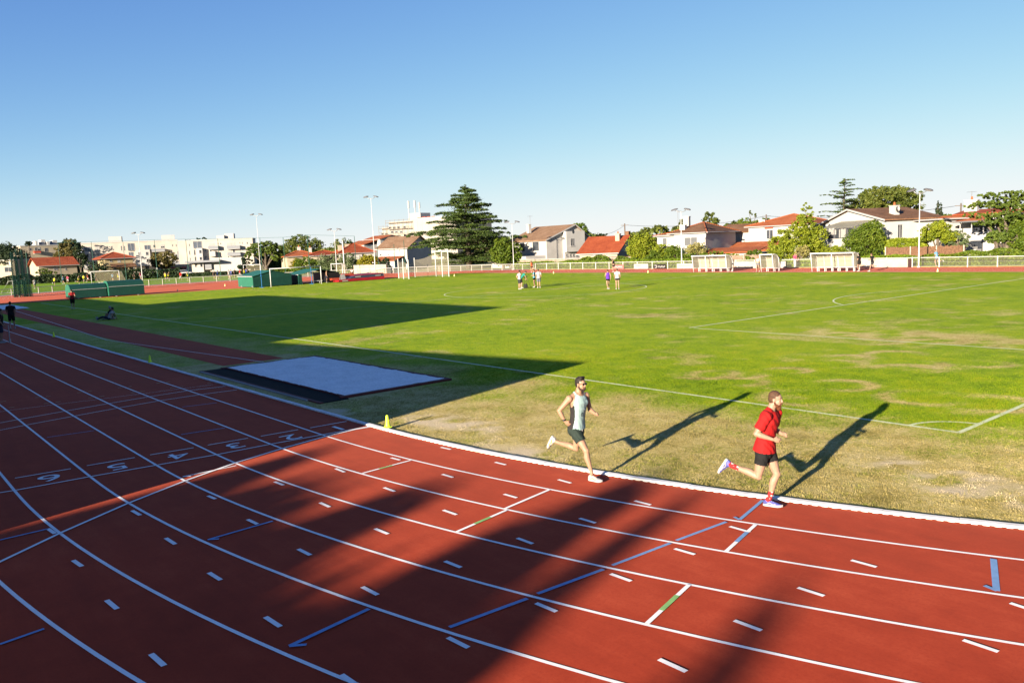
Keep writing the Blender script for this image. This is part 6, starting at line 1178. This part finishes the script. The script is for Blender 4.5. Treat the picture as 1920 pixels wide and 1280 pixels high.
tree('shrub', 'pale feathery bush below the white house, left of the lamp post', 1245, 104, 457, 46, L_LIME, 2600, .28, cat='shrub', vb=492); tree('shrub', 'dark green shrub between the lime bush and the lamp post', 1229, 100, 468, 36, L_MID, 1800, .26, cat='shrub', vb=494); tree('shrub', 'leafy bush just left of the lamp post before the hip-roofed house', 1264, 101, 458, 34, L_MID, 2000, .26, cat='shrub', vb=494)
tree('shrub', 'pale flowering bush right of the lamp post, under the big grey shutter', 1305, 102, 455, 42, L_PALE, 2600, .26, cat='shrub', vb=494); tree('shrub', 'low green bush beside the orange garage roof', 1336, 101, 470, 50, L_MID, 1800, .26, cat='shrub', vb=494); tree('shrub', 'small round green bush between garage roofs', 1374, 102, 473, 34, L_LIME, 1100, .26, cat='shrub', vb=494); tree('shrub', 'leafy green bush at the foot of the white garage wall', 1412, 101, 468, 42, L_MID, 1700, .26, cat='shrub', vb=492)
tree('broadleaf_tree', 'round dark green tree behind the hip-roofed white house', 1332, 160, 397, 30, L_OAK, 1500, .42, vb=435); tree('broadleaf_tree', 'small tree peeping behind the tall white chimney', 1281, 150, 407, 14, L_OAK, 420, .36, vb=430)
tree('broadleaf_tree', 'sparse arching tree above the roofs, left of the orange hip roof', 1412, 165, 393, 36, L_OAK, 650, .42, [(-.2,0,.88,.25,.2,.08),(.15,0,.7,.3,.2,.1),(-.3,0,.45,.2,.2,.14),(.0,0,.3,.5,.3,.2)], vb=430); tree('broadleaf_tree', 'dark bush on the skyline beside the sparse arching tree', 1397, 160, 408, 26, L_MID, 700, .36, vb=432)
SPIRE = [(.14,0,.92,.055,.06,.10),(.14,0,.80,.10,.10,.13),(.12,0,.68,.16,.15,.13),(.10,0,.56,.25,.22,.14),(-.05,0,.40,.36,.3,.18),(.22,0,.38,.26,.25,.2),(-.28,0,.26,.24,.25,.2),(0,-.1,.20,.45,.3,.2),(.36,0,.48,.09,.1,.12),(-.36,0,.12,.16,.2,.14),(.38,0,.16,.14,.2,.16)]
tree('spire_bush', 'tall bright green bush with a pointed spire before the orange-roofed house', 1497, ('Y',87.5), 379, 112, L_LIME, 13000, .27, SPIRE, cat='shrub', vb=488, trunk=.16)
tree('shrub', 'pale yellow flowering patch at the foot of the spire bush', 1503, ('Y',84.05), 458, 32, L_PALE, 1300, .22, cat='shrub', vb=484); tree('shrub', 'bushy green shrub between spire bush and the sunroom house', 1562, 97, 458, 46, L_LIME, 2300, .24, cat='shrub', vb=486)
OAKB = [(0,0,.55,.45,.4,.4),(-.33,0,.42,.22,.3,.36),(.30,0,.50,.24,.3,.36),(-.15,0,.82,.2,.25,.16),(.12,.1,.84,.2,.25,.15),(.42,0,.25,.12,.2,.24),(-.05,-.2,.5,.4,.25,.35)]
tree('broadleaf_tree', 'broad dark oak rounded above the brown roof of the sunroom house', 1661, 142, 347.5, 122, L_OAK, 9000, .46, OAKB, vb=408, trunk=.4); tree('broadleaf_tree', 'lower dark tree right of the oak, left of the twin cypresses', 1722, 140, 396, 36, L_OAK, 1200, .42, vb=418)
tree('shrub', 'tall loose green bush with pinkish tips before the sunroom house', 1622, 93.5, 413, 80, L_MID, 8200, .26, [(0,0,.45,.45,.4,.42),(.1,0,.75,.3,.3,.24),(-.25,0,.4,.25,.3,.3),(.3,0,.35,.22,.3,.34),(.18,0,.92,.14,.15,.1)], cat='shrub', vb=486)
tree('shrub', 'loose pale green tree over the reed fence, right of the lamp post', 1758, 88, 413, 66, L_LIME, 4600, .25, [(0,0,.6,.4,.35,.3),(.25,0,.45,.25,.3,.28),(-.28,0,.55,.22,.3,.28),(.05,0,.85,.25,.25,.16)], cat='tree', vb=466); tree('shrub', 'grey twiggy bush leaning beside the verandah house', 1795, 87, 430, 40, L_GREY, 1500, .24, cat='shrub', vb=468)
CYP = [(0,0,.25,.5,.5,.25),(0,0,.5,.42,.42,.25),(0,0,.75,.28,.28,.22),(0,0,.92,.12,.12,.1)]
tree('cypress_tree', 'taller of two slim dark cypresses on the right skyline', 1757, 150, 376, 9.5, L_DARK, 1500, .26, CYP, vb=412, group='twin cypresses'); tree('cypress_tree', 'shorter of two slim dark cypresses on the right skyline', 1762.8, 150, 380.5, 7.5, L_DARK, 1200, .26, CYP, vb=412, group='twin cypresses')
PIN = [(-.05,0,.95,.34,.3,.07),(.30,0,.90,.40,.3,.09),(.05,.1,.82,.5,.3,.08),(.2,-.1,.66,.5,.35,.09),(.1,.1,.5,.45,.3,.1),(-.25,0,.80,.30,.3,.06),(.15,0,.76,.45,.35,.07),(-.40,0,.66,.18,.25,.05),(-.05,0,.60,.35,.3,.07),(.40,0,.60,.3,.3,.1),(-.30,0,.52,.2,.25,.05),(.42,0,.40,.22,.3,.14),(.45,0,.2,.2,.3,.2),(.0,.1,.42,.2,.2,.06)]
tree('flat_topped_pine', 'wide flat-layered pine spreading over the verandah house at the right edge', 1888, 84, 359, 138, L_PINE, 21000, .25, PIN, vb=478, trunk=.3, squash=.6); tree('shrub', 'rounded dark-green bush in front of the verandah', 1868, 83, 432, 40, L_PINE, 2600, .22, cat='shrub', vb=456); tree('broadleaf_tree', 'dark green leafy tree at the right edge below the pine', 1912, 82, 402, 44, L_MID, 4200, .26, vb=482); tree('conifer', 'bare-tipped spire tree at the top right edge', 1921, 100, 343, 10, L_GREY, 260, .2, CYP, vb=372)
hedge('clipped laurel hedge above the reed fence, behind the right lamp post', 1664, ('Y',86.2), 1742, ('Y',86.2), 444, 1.6, L_LIME, 5200, .26)
hedge('low bright green hedge behind the railing at the middle', 964, ('Y',82), 1300, ('Y',82), 489.5, 1.4, L_HEDGE, 9000, .22, .3); hedge('bright green low hedge behind the two left dugouts', 1345, ('Y',82), 1545, ('Y',82), 487, 1.3, L_HEDGE, 5600, .2, .3); hedge('green hedge strip behind the longest dugout and pale wall', 1555, ('Y',82), 1726, ('Y',82), 480.5, 1.3, L_HEDGE, 4800, .2, .3); hedge('bushy ivy hedge behind the railing at the right', 1728, ('Y',82), 1925, ('Y',82), 472, 1.4, L_MID, 5200, .2, .6)
hedge('mixed flowering hedge on the stone garden wall', 1060, ('Y',85.4), 1300, ('Y',85.4), 482, 1.2, L_MID, 4200, .24, .8)
hedge('long dark hedge behind the left training pitch', -30, 190, 335, 196, 512, 2.5, L_DARK, 7000, .42, .5); hedge('dark green hedge in front of the apartment stair bay', 335, 198, 470, 190, 511, 2, L_DARK, 3200, .42, .3); hedge('green netted hedge behind the pitched sheds', 486, 184, 660, 165, 504, 2, L_MID, 4600, .36, .4)
tree('conifer', 'dark cedar-like treetop peeking over the roof of the right apartment block', 376, 300, 444, 58, L_DARK, 700, .6, [(-.35,0,.7,.2,.2,.12),(.05,0,.85,.22,.2,.1),(.4,0,.72,.16,.2,.1)], vb=470); tree('roof_shrub', 'round dark shrub on the roof of the far left white building', 55, 268, 452.5, 13, L_DARK, 500, .5, [(0,0,.5,.5,.5,.5)], cat='shrub', vb=461)
hedge('wooded line of distant trees behind the left houses', -40, 300, 160, 300, 465, 10, L_DARK, 4200, .9, .5, 'trees', 'distant_trees'); hedge('low distant treeline behind the hip-roofed houses', 1180, 210, 1560, 190, 423, 8, L_OAK, 4200, .7, .4, 'trees', 'distant_trees'); hedge('distant treeline between the cedar and the gable house', 880, 230, 1130, 210, 446, 8, L_OAK, 3000, .7, .5, 'trees', 'distant_trees'); hedge('distant greenery between the apartments and scaffolded block', 470, 290, 720, 280, 470, 8, L_OAK, 3000, .8, .5, 'trees', 'distant_trees'); hedge('distant greenery behind the verandah house', 1700, 170, 1960, 150, 408, 6, L_OAK, 2600, .6, .5, 'trees', 'distant_trees')
# ================================================================== people farther away
def stand(lean=0.0, armf=0.05, **kw):
    d = dict(pelvis=(0,0,.94), neck=(lean,0,1.50), head=(lean+.05,0,1.67), shR=(lean,-.19,1.44), shL=(lean,.19,1.44), elR=(lean-.04,-.25,1.17), wrR=(lean+armf,-.24,.93), elL=(lean-.04,.25,1.17), wrL=(lean+armf,.24,.93), hipR=(0,-.095,.91), hipL=(0,.095,.91), knR=(.02,-.10,.50), knL=(.02,.10,.50), anR=(-.02,-.11,.11), anL=(-.02,.11,.11), heR=(-.09,-.11,.005), toR=(.19,-.13,.01), heL=(-.09,.11,.005), toL=(.19,.13,.01), curl=.6); d.update(kw); return mkpose(**d)
BEND = stand(.30, .05, pelvis=(-.08,0,.93), neck=(.30,0,1.40), head=(.42,0,1.50), shR=(.26,-.19,1.36), shL=(.26,.19,1.36), elR=(.36,-.22,1.08), wrR=(.48,-.18,.86), elL=(.30,.22,1.08), wrL=(.40,.2,.86), hipR=(-.08,-.095,.90), hipL=(-.08,.095,.90), face=(.75,0,-.65))
AKIMBO = stand(.02, 0, elR=(-.10,-.37,1.20), wrR=(.02,-.20,1.02), hdR=(.06,-.15,1.0), elL=(-.1,.37,1.2), wrL=(.02,.2,1.02), hdL=(.06,.15,1.0)); READ = stand(.0, 0, elR=(.0,-.24,1.17), wrR=(.22,-.14,1.20), elL=(.0,.24,1.17), wrL=(.22,.14,1.2), face=(.8,0,-.5)); ARMUP = stand(.0, 0, elR=(.16,-.26,1.34), wrR=(.30,-.20,1.52), elL=(.05,.24,1.18), wrL=(.24,.12,1.20))
WALK = stand(.03, 0, knR=(.16,-.10,.51), anR=(.20,-.11,.12), heR=(.12,-.11,.01), toR=(.40,-.12,.03), knL=(-.02,.10,.50), anL=(-.30,.11,.17), heL=(-.38,.11,.10), toL=(-.12,.12,.005), elR=(-.14,-.24,1.2), wrR=(-.10,-.22,.98), elL=(.06,.24,1.19), wrL=(.24,.2,1.06))
SIT = mkpose(pelvis=(0,0,.14), neck=(.10,0,.70), head=(.16,0,.86), shR=(.08,-.19,.64), shL=(.08,.19,.64), elR=(.22,-.26,.46), wrR=(.40,-.18,.44), elL=(.22,.26,.46), wrL=(.40,.16,.44), hipR=(0,-.10,.12), hipL=(0,.10,.12), knR=(.36,-.14,.42), knL=(.36,.14,.40), anR=(.56,-.13,.11), anL=(.60,.13,.11), heR=(.52,-.13,.01), toR=(.78,-.14,.02), heL=(.56,.13,.01), toL=(.82,.14,.02), curl=.7, face=Vector((1,0,-.25)))
RECL = mkpose(pelvis=(0,0,.14), neck=(-.28,0,.62), head=(-.28,0,.79), shR=(-.26,-.19,.57), shL=(-.26,.19,.57), elR=(-.36,-.25,.34), wrR=(-.42,-.26,.10), elL=(-.36,.25,.34), wrL=(-.42,.26,.1), hipR=(0,-.10,.12), hipL=(0,.10,.12), knR=(.42,-.12,.22), knL=(.40,.13,.26), anR=(.82,-.12,.10), anL=(.80,.12,.10), heR=(.84,-.12,.02), toR=(.90,-.14,.27), heL=(.82,.12,.02), toL=(.9,.14,.27), curl=.5, face=Vector((1,0,-.1)))
W_ = cloth('white_cloth', (.36,.36,.36)); TEAL = cloth('teal_cloth', (.02,.20,.15)); SKYB = cloth('sky_blue_cloth', (.10,.30,.38)); PURP = cloth('purple_cloth', (.10,.03,.32)); GREYC = cloth('grey_cloth', (.12,.13,.16)); BLK_ = cloth('black_cloth', (.010,.010,.010)); NAVY = cloth('navy_cloth', (.015,.02,.05)); ORNG = cloth('orange_cloth', (.35,.07,.02)); YELC = cloth('yellow_bib', (.45,.45,.01)); PNKC = cloth('pink_cloth', (.38,.05,.11)); REDC = cloth('dark_red_cloth', (.22,.01,.012)); BLUC = cloth('blue_cloth', (.02,.06,.26)); ROYAL = cloth('light_blue_cloth', (.12,.26,.38)); LEGB = cloth('dark_legging', (.02,.012,.014))
FAR = .017
def folk(lb, J, P, x, y, face_px=None, rz=None, z=0.0, sc=1.0, vox=FAR, group=None):
    r_ = person(J, P, vox, False); r_.location = (x, y, z); r_.rotation_euler = (0, 0, rz); r_.scale = (sc,)*3; tag(r_, lb, 'person', group); return r_
CR = YAW-math.pi/2                      # heading of picture-right
g = lambda u, v: gp(u, v)
G4 = 'group of four around a black bag'
folk('man in white T-shirt and dark shorts, hand on hip, leftmost of the group of four', AKIMBO, dict(shirt=W_, sleeve=.55, shorts=DGREY, shorts_len=.85, hair=HAIRD), *g(974.5,542.5), rz=CR+.5, group=G4)
folk('man in teal T-shirt bending forward over the black bag', BEND, dict(shirt=TEAL, sleeve=.55, shorts=BLK_, shorts_len=.9, hair=HAIRD, skin=SKIN_PALE), *g(978.5,540.0), rz=CR+.15, group=G4)
folk('woman in light blue top and black shorts holding a phone', READ, dict(shirt=SKYB, sleeve=.4, shorts=BLK_, shorts_len=.35, hair=HAIRB, ponytail=True), *g(1002.5,538.6), rz=CR+math.pi-.3, sc=.97, group=G4)
folk('man in white T-shirt and grey shorts, rightmost of the group of four', stand(), dict(shirt=W_, sleeve=.55, loose=.022, shorts=GREYC, shorts_len=.8, hair=HAIRD), *g(1010.5,539.5), rz=YAW+.2, group=G4)
folk('woman runner in purple tank top and black shorts', WALK, dict(shirt=PURP, shorts=BLK_, shorts_len=.3, hair=HAIRB, skin=SKIN_PALE), *g(1140.5,542.5), rz=YAW+.1, sc=.96, group='two women walking on the pitch'); folk('woman runner in white T-shirt and short black shorts', stand(.02, .1), dict(shirt=W_, sleeve=.45, shorts=BLK_, shorts_len=.28, hair=HAIRB, skin=SKIN_PALE), *g(1158,542.3), rz=YAW-.1, sc=1.0, group='two women walking on the pitch')
T_ = 'runners on the far straight'
fx = lambda u, v, Y: plane_y(u, v, Y)[:2]
folk('runner in black crop top on the far straight behind the two women', RUN_B, dict(shirt=BLK_, shorts=BLK_, shorts_len=.3, hair=HAIRB, skin=SKIN_PALE, hem=.35), *fx(1150,511,71.2), rz=math.pi, sc=.95, group=T_); folk('runner with orange top on the far straight behind the woman with the phone', RUN_B, dict(shirt=ORNG, shorts=BLK_, shorts_len=.3, hair=HAIRD), *fx(997,513.5,70.5), rz=math.pi, sc=.95, group=T_)
folk('runner half hidden by the right end of the leftmost dugout', RUN_B, dict(shirt=GREYC, shorts=BLK_, shorts_len=.35, hair=HAIRB, skin=SKIN_PALE), *fx(1372,510.2,71.8), rz=math.pi, sc=.97, group=T_); folk('woman in sports top walking left of the small dugout', WALK, dict(shirt=W_, hem=.4, shorts=GREYC, shorts_len=.3, hair=HAIRD, skin=SKIN_PALE), *fx(1421,510.5,70.4), rz=-math.pi/2+.4, sc=1.0, group=T_)
folk('runner in black shirt touching the right end of the longest dugout', RUN_B, dict(shirt=BLK_, sleeve=.5, shorts=BLK_, shorts_len=.5, hair=HAIRD, skin=SKIN_PALE), *fx(1609.5,508.2,71.5), rz=math.pi, group=T_); folk('runner in black shirt and dark shorts in front of the long pale wall', RUN_A, dict(shirt=BLK_, sleeve=.5, shorts=DGREY, shorts_len=.6, hair=HAIRB, skin=SKIN_PALE), *fx(1629,508.5,70.8), rz=math.pi, group=T_)
folk('jogger in light blue shirt behind the railing at the right', RUN_B, dict(shirt=ROYAL, sleeve=.5, shorts=GREYC, shorts_len=.5, hair=HAIRB, skin=SKIN_PALE), *fx(1754.5,501.5,YF+1.4), rz=math.pi); folk('person in blue and dark clothes crouching right of the small dugout', stand(), dict(shirt=BLUC, sleeve=.5, shorts=BLK_, shorts_len=1.5, hair=HAIRD), *fx(1458.5,503,YF-.9), rz=-2.0, sc=.9)
folk('person in pink standing behind the railing left of the longest dugout', stand(), dict(shirt=PNKC, sleeve=.4, shorts=W_, shorts_len=1.5, hair=HAIRB), *fx(1490.5,500,YF+1.2), rz=-1.5, sc=.97); folk('dark-haired person beside the one in pink behind the railing', stand(), dict(shirt=BLK_, sleeve=.4, shorts=BLK_, shorts_len=1.5, hair=HAIRD), *fx(1494,500,YF+1.6), rz=-1.8, sc=.92)
folk('shirtless tanned man in dark shorts beside the white A-frame board', stand(), dict(shorts=NAVY, shorts_len=.7, hair=HAIRD), *plane_x(613,527,-98.4)[:2], rz=CR+.3); folk('person in red and white sitting on the left end of the vault mat', SIT, dict(shirt=W_, sleeve=.5, shorts=REDC, shorts_len=.8, hair=HAIRD), -98.6, 48.6, rz=-1.2, z=.86, sc=1.0)
folk('man in dark red T-shirt and black shorts walking before the green covers', WALK, dict(shirt=REDC, sleeve=.55, shorts=BLK_, shorts_len=.85, hair=HAIRD), *g(137.5,580), rz=YAW+.6, sc=1.04)
cx_, cy_ = g(212,598.5); folk('person in dark top and pale cap sitting on the shaded turf, right of the couple', SIT, dict(shirt=BLK_, sleeve=.9, shorts=W_, shorts_len=.7, hair=mat('pale_cap', (.3,.3,.32), .8, .1, 4)), cx_, cy_, rz=CR+math.pi, group='couple sitting on the turf'); folk('person in white top reclining with dark trousers, left one of the couple', RECL, dict(shirt=W_, sleeve=.5, shorts=NAVY, shorts_len=1.5, hair=HAIRD), *g(205,599.5), rz=CR+math.pi+.1, group='couple sitting on the turf')
folk('dark figure in black shirt and shorts at the left edge, nearest the camera', stand(.06, .12), dict(shirt=BLK_, sleeve=.55, loose=.025, shorts=NAVY, shorts_len=.9, hair=HAIRD), *g(4,643), rz=CR+.4, sc=1.06, group='two dark figures by the kerb'); folk('dark figure in black striding beyond the kerb at the left edge', WALK, dict(shirt=BLK_, sleeve=.55, loose=.022, shorts=BLK_, shorts_len=.9, hair=HAIRD), *g(24,617), rz=YAW+.5, sc=1.04, group='two dark figures by the kerb')
# black bag, stick tripod
BAGM = mat('black_bag_cloth', (.012,.012,.012), .8, .2, 8, .4, 30); x, y = g(985.5,540); bg_ = empty('sports_bag', (x, y, 0), CR, 'black bag standing on the grass amid the group of four', 'bag'); mb = MB(); mb.loft([[(a*w_,b*d,z) for a, b in ((-1,-.8),(-.8,-1),(.8,-1),(1,-.8),(1,.8),(.8,1),(-.8,1),(-1,.8))] for z, w_, d in ((0,.19,.14),(.05,.21,.16),(.30,.20,.15),(.40,.16,.11))]); mb.build('body', BAGM, bg_, True); mb = MB(); mb.tube([(-.1,0,.39),(-.08,0,.52),(.08,0,.52),(.1,0,.39)], .016, 6); mb.build('handle', BAGM, bg_)
tp = empty('tripod', (*g(987.5,539.2), 0), CR, 'thin black tripod stand with pale head behind the black bag', 'tripod')
for a in ((-.34,.1),(.42,.05),(-.05,-.3)): mb = MB(); mb.tube([(0,0,1.05),(a[0],a[1],0)], .012, 5); mb.build('leg', BAGM, tp)
mb = MB(); mb.ell((.05,0,1.10), (.09,.05,.06)); mb.build('head', SOLE, tp)
# players on the left training pitch: one mesh family per outfit, copied
TP = 'players on the left training pitch'; made = {}
def player(key, J, P, lb, u, v, rz, sc=1.0):
    D = 4.1955*FPX/max(14, (v-(499.5-.0422*u)))  # ground depth below the horizon line
    x, y = gp(u, v)
    if (np.hypot(x-CAM[0], y-CAM[1]) > 215): x, y = at_u(u, 205)
    if key not in made: r_ = person(J, P, .03, False); made[key] = r_
    else: r_ = copy_tree(made[key])
    r_.location = (x, y, 0); r_.rotation_euler = (0, 0, rz); r_.scale = (sc,)*3; tag(r_, lb, 'person', TP)
OUT = dict(y=(RUN_B, dict(shirt=YELC, shorts=BLK_, shorts_len=.6, hair=HAIRD)), w=(stand(), dict(shirt=W_, sleeve=.5, shorts=GREYC, shorts_len=.6, hair=HAIRD)), p=(WALK, dict(shirt=PNKC, sleeve=.5, shorts=W_, shorts_len=.6, hair=HAIRB)), b=(WALK, dict(shirt=BLUC, sleeve=.5, shorts=NAVY, shorts_len=.6, hair=HAIRD)), k=(stand(), dict(shirt=BLK_, sleeve=.5, shorts=BLK_, shorts_len=.7, hair=HAIRD)), t=(stand(), dict(shirt=TEAL, sleeve=.5, shorts=BLK_, shorts_len=.6, hair=HAIRD)), r=(RUN_A, dict(shirt=RED, sleeve=.5, shorts=W_, shorts_len=.6, hair=HAIRD)), l=(WALK, dict(shirt=ROYAL, sleeve=.5, shorts=NAVY, shorts_len=.6, hair=HAIRD)))
for i, (k, u, v, lb) in enumerate((('w',47,534,'player in white near the hanging green nets'),('k',62,533,'player in black right of the hanging green nets'),('w',66,541,'player in white closest to the fence, right of the nets'),('t',76.5,530,'player in teal below the long red gable roof'),('w',99,530,'player in white left of the bib-wearer by the first green cover'),('y',103.5,536,'player in yellow bib just left of the first green cover'),('l',119.5,532,'player in light blue above the left end of the green covers'),('p',128,532,'player in pink above the first green cover'),('y',149,533,'yellow-bib player above the middle of the first green cover'),('y',158,530.5,'yellow-bib player left of the training goal'),('r',162.5,529,'player in red beside the left post of the training goal'),('k',181,528,'player in black inside the training goal'),('y',186,526,'yellow-bib player inside the training goal'),('l',212,527,'player in light blue by the right post of the training goal'),('y',222,528,'yellow-bib player right of the training goal'),('p',230.5,523,'player in pink below the ochre house'),('k',252,527,'player in black left of the lamp post by the apartments'),('p',264.5,525,'player in pink just right of the lamp post by the apartments'),('y',310.5,527,'left of two yellow-bib players below the olive-brown tree'),('y',317.5,526,'right of two yellow-bib players below the olive-brown tree'),('r',340.5,526.5,'player in red in front of the white parked car'),('y',352,526,'yellow-bib player right of the white parked car'),('k',402.5,524,'player in black below the white apartment wall'),('b',408.5,523.5,'player in navy and blue below the white apartment wall'),('w',430,523,'player in white left of the pitched green shed'),('b',434.5,522.5,'player in blue beside the one in white, left of the pitched shed'),('k',441,521,'player in black farther off, left of the pitched green shed'),('r',453,520.5,'player in red behind the roof edge of the pitched shed'),('y',458.5,520,'yellow-bib player behind the pitched green shed'),('b',462.5,519.5,'player in blue behind the pitched green shed'))):
    player(k, *OUT[k], lb, u, v, (i*1.7) % 6.28, 1.0)
